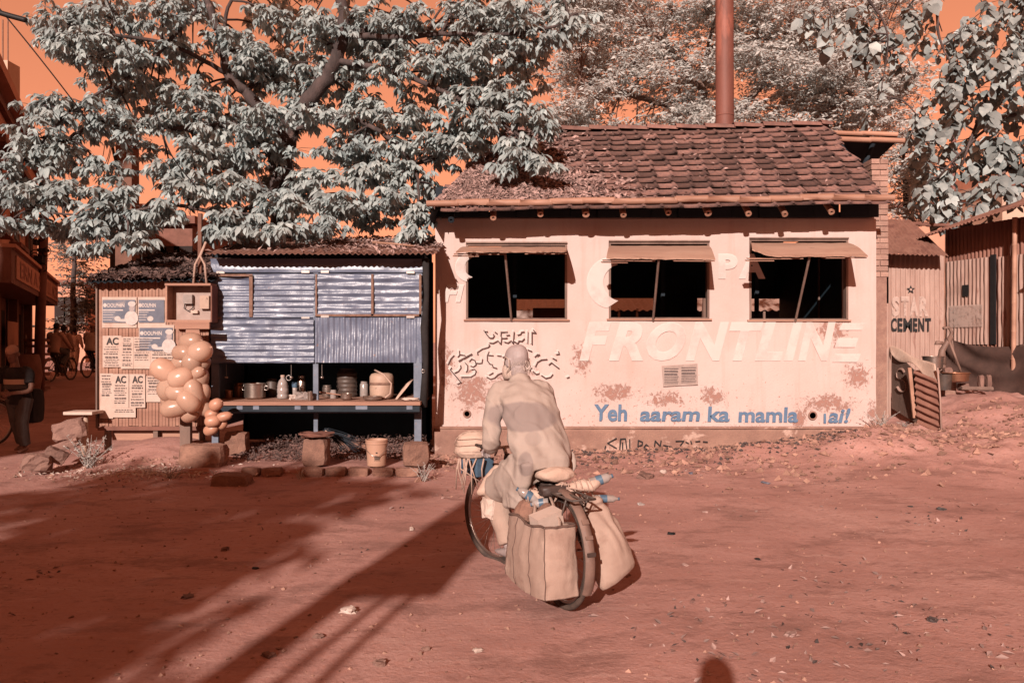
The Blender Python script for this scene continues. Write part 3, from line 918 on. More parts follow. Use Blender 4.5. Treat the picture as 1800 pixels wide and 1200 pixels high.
# lean-to eave of bamboo behind the right end
lean = MB()
A = [P(1462, 241, 13.15), P(1582, 244, 13.15)]
lean.sheet(8, 4, lambda u, v: A[0].lerp(A[1], u) + V(-.25 * v, 1.35 * v, -.50 * v), (0, 0, .03))
ln_ = lean.build('rear_eave', MT['soot'], house)
bamboo(P(1452, 233, 13.1), P(1578, 238, 13.1), .04, 'bamboo_pole', ln_)
bamboo(P(1470, 244, 13.05), P(1590, 249, 13.05), .045, 'bamboo_pole', ln_)
bamboo(P(1500, 262, 13.6), P(1568, 263, 13.6), .035, 'bamboo_pole', ln_)
bamboo(P(1535, 252, 13.3), P(1519, 292, 13.5), .04, 'strut', ln_, 'soot')

# dry leaves lying on the roof
def scatter_flakes(name, n, fn, size, mat, seed, parent=None, lift=.01, kind='stuff'):
    rg = np.random.RandomState(seed)
    vs = []; fs = []
    for i in range(n):
        p, nrm = fn(rg)
        if p is None: continue
        s = size * rg.uniform(.5, 1.3)
        q = Vector(nrm).normalized() + Vector(rg.normal(0, .45, 3)); q.normalize()
        u = q.orthogonal().normalized(); u = Matrix.Rotation(rg.uniform(0, 6.28), 3, q) @ u; w = q.cross(u)
        c = Vector(p) + Vector(nrm) * (lift * rg.uniform(.3, 1.5))
        k = len(vs)
        vs += [c - u * s, c + w * s * .42 + q * s * .18, c + u * s, c - w * s * .42 + q * s * .18, c]
        fs += [(k, k + 4, k + 1), (k + 1, k + 4, k + 2), (k + 2, k + 4, k + 3), (k + 3, k + 4, k)]
    me = MB(); me.v = [tuple(q) for q in vs]; me.f = fs
    o = me.build(name, mat, parent)
    return tag(o, kind=kind)
RN = V(0, -math.sin(SL), math.cos(SL))
def lit_roof(rg):
    s = rg.uniform(.12, SLEN * .98) if rg.rand() < .35 else rg.uniform(.1, 1.3)
    x = left_edge(s) + abs(rg.normal(0, 1)) * (1.15 if s < 1.0 else .75) + .05
    lim = 2.0 - s * .55 + .35 * math.sin(s * 5)
    if x > lim + .8 * rg.rand() ** 2: return None, None
    return roof_pt(x, s, .045), RN
o = scatter_flakes('dry_leaves', 5200, lit_roof, .055, MT['litter'], 5, None)
tag(o, 'pinkish dry leaves heaped on the left end of the tiled roof', 'dry leaves')
def lit_roof2(rg):
    x = rg.uniform(0, 5.1); s = rg.uniform(.1, SLEN)
    return roof_pt(x, s, .05), RN
o = scatter_flakes('fallen_leaves', 260, lit_roof2, .035, MT['litter'], 8, None)
tag(o, 'few stray dry leaves caught among the roof tiles', 'dry leaves')

# ---- lettering on the wall
def strokes(name, polys, Y, width, mat, parent, ox=0, oz=0):
    mb = MB()
    for pl_ in polys:
        wd = width
        if isinstance(pl_[0], (int, float)): wd, pl_ = width * pl_[0], pl_[1:]
        pts = [V(x + ox, Y, z + oz) for x, z in pl_]
        for i, (a, b) in enumerate(zip(pts, pts[1:])):
            d = (b - a)
            if d.length < 1e-6: continue
            d.normalize(); nrm = V(-d.z, 0, d.x) * wd / 2
            e = d * wd * .35
            # stagger the depth of neighbouring pieces so that no two faces share a plane
            dy = V(0, -.0006 * (len(mb.f) % 5), 0)
            mb.add([a - nrm - e + dy, b - nrm + e + dy, b + nrm + e + dy, a + nrm - e + dy], [(0, 1, 2, 3)])
    o = mb.build(name, mat, parent); o['kind'] = 'stuff'
    return o
def Z6(lst): return [[q if isinstance(q, (int, float)) else (WX(760 + q[0] / 6.923), WZ(560 + q[1] / 6.923)) for q in pl_] for pl_ in lst]
bn1 = [[(640, 160), (672, 205), (700, 235), (735, 238), (755, 210), (742, 192)], [(640, 160), (672, 160)], [(700, 295), (740, 300), (798, 270), (835, 310), (845, 225)], [(765, 165), (790, 185)],
       [(838, 165), (915, 165)], [(838, 165), (835, 215)], [(850, 240), (890, 240), (910, 235)], [(905, 205), (940, 200)], [(880, 285), (920, 296), (960, 270), (985, 302), (995, 165)],
       [(1042, 200), (1075, 190), (1085, 165), (1118, 160)], [(1000, 280), (1040, 305), (1055, 270), (1092, 275), (1120, 245)], [.6, (1163, 160), (1160, 305)], [(1212, 165), (1212, 312)], [(1212, 168), (1260, 175), (1230, 140)]]
bn2 = [[(195, 555), (225, 490), (265, 450)], [(330, 395), (335, 440), (315, 465)], [(335, 435), (400, 450)], [1.8, (330, 515), (480, 435)], [(555, 440), (550, 410), (610, 370), (680, 350), (700, 330), (690, 315)],
       [(310, 795), (350, 775), (220, 620), (235, 600)], [(275, 660), (320, 640), (350, 600), (345, 570)], [(395, 530), (430, 570), (430, 620), (415, 650)], [(360, 710), (470, 710), (520, 680), (535, 640), (515, 615), (480, 620)],
       [(455, 520), (480, 490), (520, 510), (535, 560), (500, 590), (470, 575)], [(535, 540), (570, 545), (605, 540), (612, 495)], [(690, 405), (670, 450), (670, 510), (700, 550), (730, 560), (740, 590), (785, 605)],
       [(685, 445), (740, 450)], [(795, 450), (840, 455)], [(665, 710), (710, 735), (760, 720), (800, 680), (845, 660)], [(695, 685), (740, 660)],
       [(1165, 380), (1210, 400)], [(1250, 465), (1280, 435), (1305, 440), (1280, 455)], [(1255, 580), (1280, 530), (1330, 500), (1395, 495)], [(1165, 610), (1185, 630), (1210, 600)],
       [(1225, 640), (1265, 675), (1305, 665)], [(1420, 560), (1450, 535), (1540, 605)], [(1465, 480), (1510, 505)], [(1535, 400), (1545, 430), (1510, 435)], [(1330, 690), (1380, 725), (1440, 710), (1465, 680)], [(1640, 720), (1665, 710)],
       [(860, 470), (900, 455), (980, 460)], [(880, 520), (930, 560), (985, 540), (1000, 480)], [(1010, 640), (1060, 660), (1110, 640), (1130, 600)]]
# the pale letter bodies behind their dark edges
wh = [[(x - 14, z - 16) for x, z in [q for q in pl_ if not isinstance(q, (int, float))]] for pl_ in bn1 + bn2]
strokes('lettering', Z6(wh), YW - .018, .030, MT['white_paint'], house)
strokes('lettering', Z6(bn1), YW - .024, .0165, MT['dark_letter'], house)
strokes('lettering', Z6(bn2), YW - .024, .0165, MT['dark_letter'], house)
fl_x = [(1018, 1074), (1070, 1130), (1136, 1205), (1205, 1281), (1281, 1341), (1326, 1376), (1377, 1410), (1402, 1468)]
for i_, (ch, (a, b)) in enumerate(zip('FRONTLIN', fl_x)):
    fit_text('lettering', ch, WX(a), WX(b), WZ(634), WZ(566), YW - .018 - .002 * (i_ % 3), MT['white_paint'], house, .045, .28)
for (a, b, y0, y1) in ((1474, 1520, 568, 580), (1466, 1508, 594, 610), (1462, 1512, 622, 636)):
    q = MB(); q.add([(WX(a), YW - .020, WZ(y1)), (WX(b - 6), YW - .020, WZ(y1)), (WX(b), YW - .020, WZ(y0)), (WX(a + 6), YW - .020, WZ(y0))], [(0, 1, 2, 3)])
    q.build('lettering', MT['white_paint'], house)
fit_text('lettering', 'P', WX(1262), WX(1296), WZ(490), WZ(446), YW - .020, MT['white_paint'], house, .05)
fit_text('lettering', 'A', WX(1298), WX(1345), WZ(490), WZ(446), YW - .012, MT['white_paint'], house, .05)
fit_text('lettering', 'FI', WX(779), WX(816), WZ(531), WZ(500), YW - .020, MT['white_paint'], house, .04, .2)
def crescent(cx, cy, r0, r1, Yo):
    q = MB(); vs = []; fs = []
    for i in range(17):
        a = R(100 + 160 * i / 16)
        vs.append((WX(cx + r0 * math.cos(a)), YW - Yo, WZ(cy - r0 * 1.05 * math.sin(a))))
        vs.append((WX(cx + r0 * .42 + r1 * math.cos(a)), YW - Yo, WZ(cy - r1 * math.sin(a))))
    for i in range(16): fs.append((2 * i, 2 * i + 2, 2 * i + 3, 2 * i + 1))
    q.add(vs, fs); return q.build('lettering', MT['white_paint'], house)
crescent(1074, 497, 43, 32, .020); crescent(824, 470, 24, 17, .020)
# blue slogan
for wd, a, b, y0, y1, sh in (('Yeh', 1044, 1102, 710, 740, .05), ('aaram', 1124, 1230, 722, 740, .12), ('ka', 1243, 1282, 714, 741, .05), ('mamla', 1297, 1402, 715, 742, .05), ('ai!', 1455, 1494, 717, 743, .2)):
    fit_text('lettering', wd, WX(a), WX(b), WZ(y1), WZ(y0), YW - .022, MT['blue_paint'], house, .028, sh)
strokes('lettering', [[(WX(1449), WZ(742)), (WX(1449), WZ(728))]], YW - .022, .035, MT['blue_paint'], house)
# black scrawl on the plinth
sc4 = lambda x, y: (WX(1020 + x / 6.923), WZ(690 + y / 6.923))
strokes('lettering', [[sc4(*q) for q in pl_] for pl_ in (
    [(430, 545), (325, 605), (430, 665)], [(300, 640), (285, 690)], [(265, 690), (255, 715)], [(470, 680), (480, 555), (540, 550), (555, 670)], [(505, 600), (505, 680)], [(590, 560), (592, 660)],
    [(690, 645), (695, 570), (745, 590), (740, 625), (690, 645)], [(765, 650), (790, 620), (830, 650), (820, 690), (770, 680), (765, 650)], [(890, 640), (900, 575), (960, 640), (970, 575)], [(1000, 630), (1100, 650)],
    [(1150, 580), (1245, 578), (1205, 630)], [(1270, 590), (1300, 605)], [(1330, 580), (1340, 610)], [(1390, 585), (1440, 580)], [(1480, 585), (1530, 590)])], YW - .082, .017, MT['black'], house)
# two newsprint bills pasted side by side
bl = MB()
c0, c1, c2, c3 = (1163, 643), (1226, 639), (1227, 676), (1166, 679)
bl.sheet(8, 5, lambda u, v: V(*[0, 0, 0]) + P(*[c3[k] + (c2[k] - c3[k]) * u + ((c0[k] + (c1[k] - c0[k]) * u) - (c3[k] + (c2[k] - c3[k]) * u)) * v for k in (0, 1)], YW - .026 - .003 * math.sin(u * 9)), (0, .006, 0))
bill = bl.build('pasted_bill', MT['paper_grey'], None)
tag(bill, 'pair of grey newsprint bills pasted on the pale house wall', 'poster')
q = MB()
for (a, b) in ((1166, 1193), (1196, 1224)):
    for i, (y, h) in enumerate(((647, 1.5), (651, 3), (656, 3.4), (661, 1.2), (664, 1.2), (667, 1.2), (670, 1.2), (673, 1.2))):
        s_ = -.06 * (a - 1163)
        q.bx(WX(a + 1), WX(b - 1 - (i % 3)), YW - .0335, YW - .031, WZ(y + h + s_), WZ(y + s_))
q.build('printing', MT['print_grey'], bill)['kind'] = 'stuff'

# ------------------------------------------------------------------ corrugated sheets
def corr(name, O, U, Vv, pitch, amp, mat, parent=None, along='v', dent=0.0, th=.004, seed=0, nper=6, label=None):
    """sheet O + u*U + v*Vv, ridges run along v (or u)"""
    O, U, Vv = Vector(O), Vector(U), Vector(Vv)
    N = U.cross(Vv).normalized()
    L = U.length if along == 'v' else Vv.length
    K = Vv.length if along == 'v' else U.length
    n1 = int(min(260, max(6, L / pitch * nper))); n2 = int(max(3, min(40, K / (.035 if dent > .02 else .09))))
    def h(t, s):
        ph = 2 * math.pi * t * L / pitch
        w = math.sin(ph) * amp
        if dent:
            w *= 1 + 1.1 * mnoise.noise((t * 5 + seed, s * 7, seed))
            w += dent * mnoise.noise((t * L * 2.3 + seed, s * K * 2.3, seed * 1.7)) + dent * .5 * mnoise.noise((t * L * 6 + seed, s * K * 6, seed * .7))
        return w
    if along == 'v':
        mb = MB().sheet(n1, n2, lambda u, v: O + U * u + Vv * v + N * h(u, v), -N * th)
    else:
        mb = MB().sheet(n2, n1, lambda u, v: O + U * u + Vv * v + N * h(v, u), -N * th)
    o = mb.build(name, mat, parent, True, 60)
    if label: o['label'] = label
    return o

# ------------------------------------------------------------------ blue tin tea stall
YS = 10.9
def SX(px): return PX(px, YS)
def SZ(py): return PZ(py, YS)
stall = thing('tea_stall', (-2.55, YS, 0), 'blue tin tea stall with closed shutters above an open counter', 'stall')
sx0, sx1, sxm = SX(371), SX(742), SX(553)
g = .006
corr('fascia', (sx0, YS - .01, SZ(479)), (sx1 - sx0 + .03, 0, 0), (0, 0, SZ(455) - SZ(479)), .16, .008, MT['tin_blue'], stall, 'u', .03, seed=1)
corr('shutter', (sx0, YS, SZ(559)), (sxm - sx0 - g, 0, 0), (0, 0, SZ(480) - SZ(559) - g), .076, .009, MT['tin_blue'], stall, 'u', .042, seed=2, label='upper left shutter with rust strip and sooty smudge')
corr('shutter', (sxm + g, YS, SZ(557)), (sx1 - sxm - g, 0, 0), (0, 0, SZ(480) - SZ(557) - g), .10, .009, MT['tin_blue'], stall, 'u', .046, seed=3, label='upper right shutter framed by rust')
corr('shutter', (sx0, YS - .012, SZ(638)), (sxm - sx0 - g, 0, 0), (0, 0, SZ(560) - SZ(638)), .086, .009, MT['tin_blue'], stall, 'u', .046, seed=4, label='lower left shutter with level ribs')
corr('shutter', (sxm + g, YS - .012, SZ(637)), (sx1 - sxm - g, 0, 0), (0, 0, SZ(558) - SZ(637)), .075, .009, MT['tin_blue'], stall, 'v', .034, seed=5, label='lower right shutter with upright ribs')
for (a, b, y0, y1) in ((439, 445, 485, 557), (371, 445, 482, 486), (653, 657, 482, 555), (737, 741, 482, 556), (555, 741, 552, 556), (555, 558, 482, 552)):
    MB().bx(SX(a), SX(b), YS - .028, YS - .018, SZ(y1), SZ(y0)).build('rust_strip', MT['rust'], stall)
for (px, py) in ((389, 479), (538, 478), (572, 478), (722, 479), (384, 559), (538, 559), (572, 556), (722, 557)):
    MB().bx(SX(px - 7), SX(px + 7), YS - .034, YS - .022, SZ(py + 2), SZ(py - 2)).build('hinge', MT['chrome'], stall)
for (a, b) in ((371, 384), (550, 559), (727, 741)):
    MB().bx(SX(a), SX(b), YS + .012, YS + .06, SZ(705), SZ(455)).build('post', MT['blue_steel'], stall)
    MB().bx(SX(a) + .01, SX(b) - .004, YS + .0, YS + .05, .02, SZ(711)).build('leg', MT['blue_steel'], stall)
for a in (376, 735):
    MB().bx(SX(a) - .03, SX(a) + .03, 12.2, 12.26, .02, 2.9).build('post', MT['soot'], stall)
ct = MB(); ct.bx(SX(364), SX(742) + .01, 10.58, 12.2, SZ(709), SZ(703))
ct.build('counter', MT['steel'] if False else MT['wood_x'], stall)
MB().bx(SX(372), SX(740), YS - .02, YS + .02, SZ(726), SZ(721)).build('rail', MT['blue_steel'], stall)
for px in (435, 463, 534, 556, 638, 648, 725):
    MB().bx(SX(px - 5), SX(px + 5), 10.585, 10.6, SZ(716), SZ(710)).build('bracket', MT['blue_steel'], stall)
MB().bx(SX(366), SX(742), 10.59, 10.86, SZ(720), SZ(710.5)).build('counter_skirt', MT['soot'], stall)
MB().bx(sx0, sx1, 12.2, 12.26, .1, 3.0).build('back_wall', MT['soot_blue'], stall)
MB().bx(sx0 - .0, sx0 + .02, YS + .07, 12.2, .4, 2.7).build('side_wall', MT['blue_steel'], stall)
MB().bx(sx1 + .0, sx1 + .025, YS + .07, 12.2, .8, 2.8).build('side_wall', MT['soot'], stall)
# roof: rusty corrugated, rising to the back
corr('roof', P(360, 446, 10.55), V(PX(768, 10.55) - PX(360, 10.55), 0, 0), V(.0, 1.95, .46), .076, .011, MT['tin_rust'], stall, 'v', .012, seed=9)
MB().bx(sx0, sx1, 10.94, 11, SZ(452), SZ(446)).build('beam', MT['soot'], stall)
# hanging rag at the right post and hooks
rag = MB().tube([P(748, 455, 10.8), P(750, 520, 10.78), P(746, 575, 10.78), P(748, 640, 10.8), P(744, 715, 10.8)], [.05, .035, .055, .04, .055], 8)
tag(rag.build('black_rag', MT['cloth_black'], None, True), 'limp black plastic rag hanging between stall and house corner', 'rag')
MB().torus(P(744, 652, 10.75), (0, 1, 0), .022, .005, 16, 5).build('hook', MT['chrome'], stall, True)
# leaves and twigs on the stall roof
def stall_roof(rg):
    u = rg.rand(); v = rg.rand() ** 1.2
    if u < .45 and rg.rand() < .75: return None, None
    if v < .3 and rg.rand() < .7: return None, None
    p = P(360, 446, 10.55) + V((PX(768, 10.55) - PX(360, 10.55)) * u, 1.95 * v, .46 * v + .02)
    return p, V(0, -.25, 1)
tag(scatter_flakes('dry_leaves', 2000, stall_roof, .05, MT['litter'], 21), 'dry leaves and twigs strewn over the rusty stall roof', 'dry leaves')
st = MB().tube([P(655, 430, 11.3) + V(0, 0, .03), P(700, 433, 11.2) + V(0, 0, .03), P(735, 436, 11.2) + V(0, 0, .02)], [.02, .016, .01], 6)
tag(st.build('bare_stick', MT['bamboo'], None, True), 'bare pale stick lying on the rusty stall roof', 'stick')

# ---- things on the counter
CY = 11.15
CZ = SZ(703) + .003
def on_counter(px, Y=CY): return V(PX(px, Y), Y, CZ)
def lathe_thing(name, px, prof, mat, label, cat, Y=CY, n=24, group=None):
    o = MB().lathe(prof, on_counter(px, Y), n).build(name, MT[mat], None, True, 40)
    return tag(o, label, cat, group)
lathe_thing('copper_tumbler', 402, [(.045, 0), (.05, .01), (.052, .115), (.057, .12), (.05, .122), (.045, .02), (0, .018)], 'copper', 'copper tumbler at the left end of the stall counter', 'tumbler')
pot = lathe_thing('steel_pot', 448, [(.12, 0), (.145, .02), (.145, .2), (.16, .205), (.16, .215), (.14, .215), (.135, .03), (0, .028)], 'steel', 'large shiny steel cooking pot on the stall counter', 'pot')
MB().torus(on_counter(430) + V(-.0, -.03, .15), (0, 1, 0), .03, .006, 14, 5).build('handle', MT['chrome'], pot, True)
MB().torus(on_counter(468) + V(.01, -.03, .15), (0, 1, 0), .03, .006, 14, 5).build('handle', MT['chrome'], pot, True)
b = thing('oil_bottle', on_counter(497), 'clear plastic bottle with handle standing beside the steel pot', 'bottle')
MB().lathe([(.07, 0), (.078, .01), (.078, .05), (.07, .065), (.078, .08), (.078, .14), (.07, .15), (.078, .165), (.06, .24), (.026, .285), (.026, .30)], on_counter(497), 20).build('body', MT['clear_plastic'], b, True)
MB().lathe([(.03, .30), (.03, .33), (0, .332)], on_counter(497), 14).build('cap', MT['cord'], b)
MB().torus(on_counter(505) + V(.02, 0, .29), (0, 1, 0), .035, .007, 16, 5).build('handle', MT['clear_plastic'], b, True)
b = thing('spice_jar', on_counter(518), 'small jar with blue lid among the packets', 'jar')
MB().lathe([(.035, 0), (.038, .01), (.038, .13), (.03, .15)], on_counter(518, 11.3), 16).build('body', MT['clear_plastic'], b, True)
MB().lathe([(.04, .15), (.04, .22), (.0, .222)], on_counter(518, 11.3), 16).build('lid', MT['blue_plastic'], b)
for i, (px, s, lab) in enumerate(((517, .055, 'white crumpled packet left of the silvery bundle'), (533, .085, 'silvery crumpled plastic bundle beside the middle post'))):
    o = MB().rock(on_counter(px, 11) + V(0, 0, s * .55), (s * 2.2, s * 1.4, s * 1.2), 30 + i, (0, 0, .3), .35, 4).build('packet', MT['crumpled'] if i == 0 else MT['clear_plastic'], None)
    tag(o, lab, 'packet')
lathe_thing('steel_tumbler', 545, [(.03, 0), (.036, .12), (.04, .122), (.033, .122), (.028, .01), (0, .008)], 'steel', 'narrow steel tumbler in front of the middle post', 'tumbler', 10.8)
o = MB().tube([on_counter(562) + V(0, 0, .09), on_counter(600) + V(0, 0, .05)], [.012, .008], 6).build('wooden_ladle', MT['wood_x'], None); tag(o, 'wooden ladle stick lying towards the steel bowl', 'ladle')
lathe_thing('steel_bowl', 609, [(.05, 0), (.075, .02), (.08, .085), (.092, .09), (.078, .088), (.07, .025), (0, .02)], 'steel', 'small steel bowl with wide rim in front of the drum', 'bowl', 10.9)
prof = [(.135, 0), (.14, .01)]
for k in range(6): prof += [(.14, .02 + k * .06), (.15, .035 + k * .06), (.14, .055 + k * .06)]
prof += [(.11, .39), (.11, .41), (0, .41)]
lathe_thing('ribbed_drum', 610, prof, 'bike_dark', 'dark ribbed drum at the back of the stall counter', 'drum', 11.5)
b = thing('gas_cylinder', on_counter(671), 'cream painted gas cylinder with dark band and pale hose', 'cylinder')
MB().lathe([(.13, 0), (.155, .02), (.165, .06), (.168, .16), (.163, .2), (.163, .22), (.168, .24), (.166, .31), (.145, .345), (.10, .36), (0, .36)], on_counter(671), 28).build('body', MT['cream_paint'], b, True)
MB().lathe([(.1645, .0), (.171, .005), (.171, .03), (.1645, .035)], on_counter(671) + V(0, 0, .195), 28).build('band', MT['rust'], b, True)
MB().torus(on_counter(671) + V(0, 0, .385), (0, 0, 1), .11, .014, 28, 6).build('collar', MT['cream_paint'], b, True)
MB().tube([on_counter(660) + V(0, -.05, .40), on_counter(675, 11) + V(0, 0, .34), on_counter(688, 10.96) + V(0, 0, .22), on_counter(686, 10.96) + V(0, 0, .08), on_counter(676, 10.94) + V(0, 0, .02), on_counter(640, 10.96) + V(0, 0, .03)], .013, 8).build('hose', MT['cord'], b, True)
lathe_thing('flat_pan', 655, [(.10, 0), (.125, .015), (.13, .05), (.14, .055), (.125, .05), (.11, .02), (0, .016)], 'steel', 'shallow steel pan under the hose of the cylinder', 'pan', 10.85)
o = MB().rings([(on_counter(709, 10.95) + V(-.09, 0, .02), (.02, .01, .03), (-.02, .03, 0)), (on_counter(709, 10.95) + V(-.0, .02, .14), (.06, .02, .09), (-.02, .03, .01)), (on_counter(709, 10.95) + V(.10, .04, .25), (.05, .02, .05), (-.012, .02, .01))], 14).build('palm_fan', MT['cloth_cream'], None, True)
tag(o, 'pale woven fan leaning against the right post of the stall', 'fan')
o = MB().rock(on_counter(722, 10.8) + V(0, 0, .018), (.2, .12, .035), 77, None, .3, 4).build('folded_rag', MT['cloth_white'], None); tag(o, 'folded white rag at the right end of the counter', 'rag')

for k, (px, Y, r_, h_, mat, lab) in enumerate(((420, 11.5, .07, .2, 'copper', 'copper canister behind the tumbler'), (478, 11.6, .08, .26, 'bike_dark', 'dark tall canister behind the steel pot'), (530, 11.6, .06, .3, 'steel', 'slim steel canister at the back of the counter'), (575, 11.5, .07, .17, 'steel', 'squat steel tin right of the middle post'), (640, 11.6, .06, .22, 'clear_plastic', 'cloudy plastic jar behind the gas cylinder'), (586, 11.2, .045, .12, 'clear_plastic', 'small glass jar beside the ribbed drum'))):
    lathe_thing('canister', px, [(r_ * .95, 0), (r_, .01), (r_, h_ * .8), (r_ * .8, h_ * .88), (r_ * .85, h_ * .9), (r_ * .85, h_), (0, h_)], mat, lab, 'canister', Y)
for k, px in enumerate((398, 512, 566)):
    t = thing('ladle', P(px, 640, 10.95), ('left', 'middle', 'right')[k] + ' ladle hanging under the shutters', 'ladle')
    p0 = P(px, 640, 10.95); MB().tube([p0, p0 - V(0, 0, .16)], .005, 5).build('handle', MT['chrome'], t); MB().ell(p0 - V(0, 0, .18), (.028, .028, .02)).build('bowl', MT['chrome'], t, True)
# ---- under the stall: kerb of bricks, blocks, bucket, broom, rubbish
plat = MB()
plat.sheet(30, 12, lambda u, v: V(SX(392) + (SX(742) - SX(392)) * u, 9.52 + 2.6 * v, .075 + .02 * mnoise.noise((u * 9, v * 6, 2))), (0, 0, -.12))
platform = plat.build('stall_platform', MT['ground'], None, True, 40); tag(platform, 'beaten earth platform under the blue stall', None, None, 'structure')
rnd = random.Random(5)
kb = [(528, 570, 826), (572, 610, 828), (612, 650, 828), (654, 693, 827), (695, 738, 827), (425, 458, 828), (460, 497, 829)]
for i, (a, b_, y) in enumerate(kb):
    Yk = 9.45
    c = V(PX((a + b_) / 2, Yk), Yk + rnd.uniform(-.015, .015), .055)
    MB().rock(c, (PX(b_, Yk) - PX(a, Yk) - .008, .14, .105), i + 40, (R(rnd.uniform(-4, 4)), R(rnd.uniform(-3, 3)), R(rnd.uniform(-4, 4))), .05, 3).build('brick', MT['block'], platform)
for (a, b_, y0, y1, Y, lab) in ((318, 398, 780, 822, 9.75, 'broad laterite block at the foot of the meter post'), (535, 578, 768, 818, 9.72, 'upright laterite block under the middle leg with rag on top'),
                            (709, 753, 777, 818, 9.75, 'squarish laterite block beside the house corner'), (398, 436, 758, 797, 10.6, 'shaded block behind the hanging orange balloons'),
                            (376, 442, 832, 858, 9.0, 'flat broken laterite slab in front of the brick edging')):
    c = (P(a, y0, Y) + P(b_, y1, Y)) / 2
    o = MB().rock(c, (PX(b_, Y) - PX(a, Y), .26, PZ(y0, Y) - PZ(y1, Y)), int(a), (0, 0, R(rnd.uniform(-8, 8))), .07, 4).build('laterite_block', MT['block'], None)
    tag(o, lab, 'stone block', 'blocks around the stall')
o = MB().rock(P(556, 765, 9.72) + V(0, 0, .01), (.34, .3, .05), 3, (0, 0, .2), .4, 4).build('crumpled_rag', MT['red_brown'], None); tag(o, 'dark crumpled rag draped over the middle block', 'rag')
for i, (px, py, Y, lab) in enumerate(((655, 757, 10.8, 'first loose brick at the back under the stall'), (615, 742, 11.0, 'dark loose brick stack under the stall counter'), (735, 768, 10.2, 'brick lying behind the right leg'))):
    o = MB().rock(V(PX(px, Y), Y, .15), (.3, .2, .12), i, None, .08, 3).build('loose_brick', MT['block'], None); tag(o, lab, 'brick')
bk = thing('plastic_bucket', P(662, 818, 9.7), 'pale plastic bucket with wire handle and black printing', 'bucket')
bc = P(662, 818, 9.7); bc.z = max(bc.z, .085)
MB().lathe([(.105, 0), (.112, .006), (.128, .27), (.136, .272), (.136, .285), (.131, .287), (.131, .30), (.137, .302), (.137, .318), (.124, .32), (.105, .02), (0, .018)], bc, 28).build('body', MT['plastic'], bk, True, 35)
MB().tube([bc + V(-.135, -.0, .26), bc + V(-.11, -.10, .20), bc + V(-.03, -.14, .14), bc + V(.05, -.138, .13), bc + V(.12, -.09, .19), bc + V(.137, 0, .26)], .004, 6).build('handle', MT['chrome'], bk, True)
def wrapb(p):
    a = (p.x - bc.x) / .126
    rr = .1085 + (p.z - bc.z) * .085 + .006
    return V(bc.x + rr * math.sin(a), bc.y - rr * math.cos(a), p.z)
fit_text('printing', 'XXXX', bc.x - .012, bc.x + .062, bc.z + .115, bc.z + .135, 0, MT['print'], bk, .03, warp=wrapb) if False else None
q = MB()
for (x0_, x1_, z0_, z1_) in ((.01, .03, .165, .18), (-.012, .07, .118, .124), (-.008, .066, .10, .112), (-.006, .06, .086, .096), (-.012, .07, .074, .077)):
    q.sheet(8, 1, lambda u, v: wrapb(V(bc.x + x0_ + (x1_ - x0_) * u, 0, bc.z + z0_ + (z1_ - z0_) * v)))
q.build('printing', MT['print'], bk)
br = thing('stick_broom', P(600, 775, 10.1), 'bundle broom of dark twigs lying under the stall', 'broom')
q = MB()
for i in range(60):
    a = P(572, 755, 10.2) + V(rnd.gauss(0, .012), rnd.gauss(0, .012), rnd.gauss(0, .012))
    e = P(612 + rnd.uniform(-16, 22), 792 + rnd.uniform(-22, 4), 9.9) + V(0, rnd.uniform(-.1, .1), 0)
    q.tube([a, a.lerp(e, .5) + V(0, 0, .01), e], [.004, .004, .002], 4)
q.build('bristles', MT['soot'], br)
MB().tube([P(574, 757, 10.19), P(580, 763, 10.15)], .03, 8).build('binding', MT['cord'], br)
def rub_under(rg):
    x = rg.uniform(SX(440), SX(742)); y = rg.uniform(10.1, 11.6)
    return V(x, y, .1 + .10 * max(0, (y - 10.1)) * rg.rand() ** .5), V(0, -.3, 1)
tag(scatter_flakes('leaf_litter', 2600, rub_under, .03, MT['thatch'], 31), 'heap of dry leaves and rubbish under the stall', 'litter')

# ------------------------------------------------------------------ poster kiosk on the left
YK = 10.95
def KX(px): return PX(px, YK)
def KZ(py): return PZ(py, YK)
kiosk = thing('poster_kiosk', (KX(268), YK, .3), 'brown slatted kiosk covered with posters under a dark thatched roof', 'kiosk')
x = KX(173)
rnd = random.Random(9)
while x < KX(366):
    w = .046
    MB().bx(x + .003, x + w - .003, YK + rnd.uniform(0, .012), YK + .03, KZ(748) + rnd.uniform(-.012, .0), KZ(478)).build('slat', MT['wood_x'], kiosk)
    x += w
MB().bx(KX(173), KX(366), YK + .035, YK + .08, KZ(747), KZ(478)).build('backing', MT['red_brown'], kiosk)
MB().bx(KX(170), KX(173) - .002, YK - .03, YK + .06, KZ(752), KZ(480)).build('corner_post', MT['wood'], kiosk)
MB().bx(KX(172), KX(366), YK - .01, YK + .1, KZ(756), KZ(749)).build('floor_beam', MT['red_brown'], kiosk)
for px in (186, 272, 352):
    MB().bx(KX(px - 4), KX(px + 4), YK + .02, YK + .1, .1, KZ(757)).build('leg', MT['wood'], kiosk)
MB().bx(KX(190), KX(350), YK + .12, YK + .15, KZ(775), KZ(758)).build('lower_board', MT['wood_x'], kiosk)
MB().bx(KX(172), KX(366), 12.45, 12.5, KZ(756), 2.6).build('back_wall', MT['soot'], kiosk)
MB().bx(KX(172), KX(174), YK + .1, 12.45, KZ(756), 2.45).build('side_wall', MT['red_brown'], kiosk)
corr('roof', P(152, 497, 10.75) , V(PX(372, 10.75) - PX(152, 10.75), 0, .03), V(.25, 1.7, .52), .09, .014, MT['soot'], kiosk, 'v', .01, seed=12)
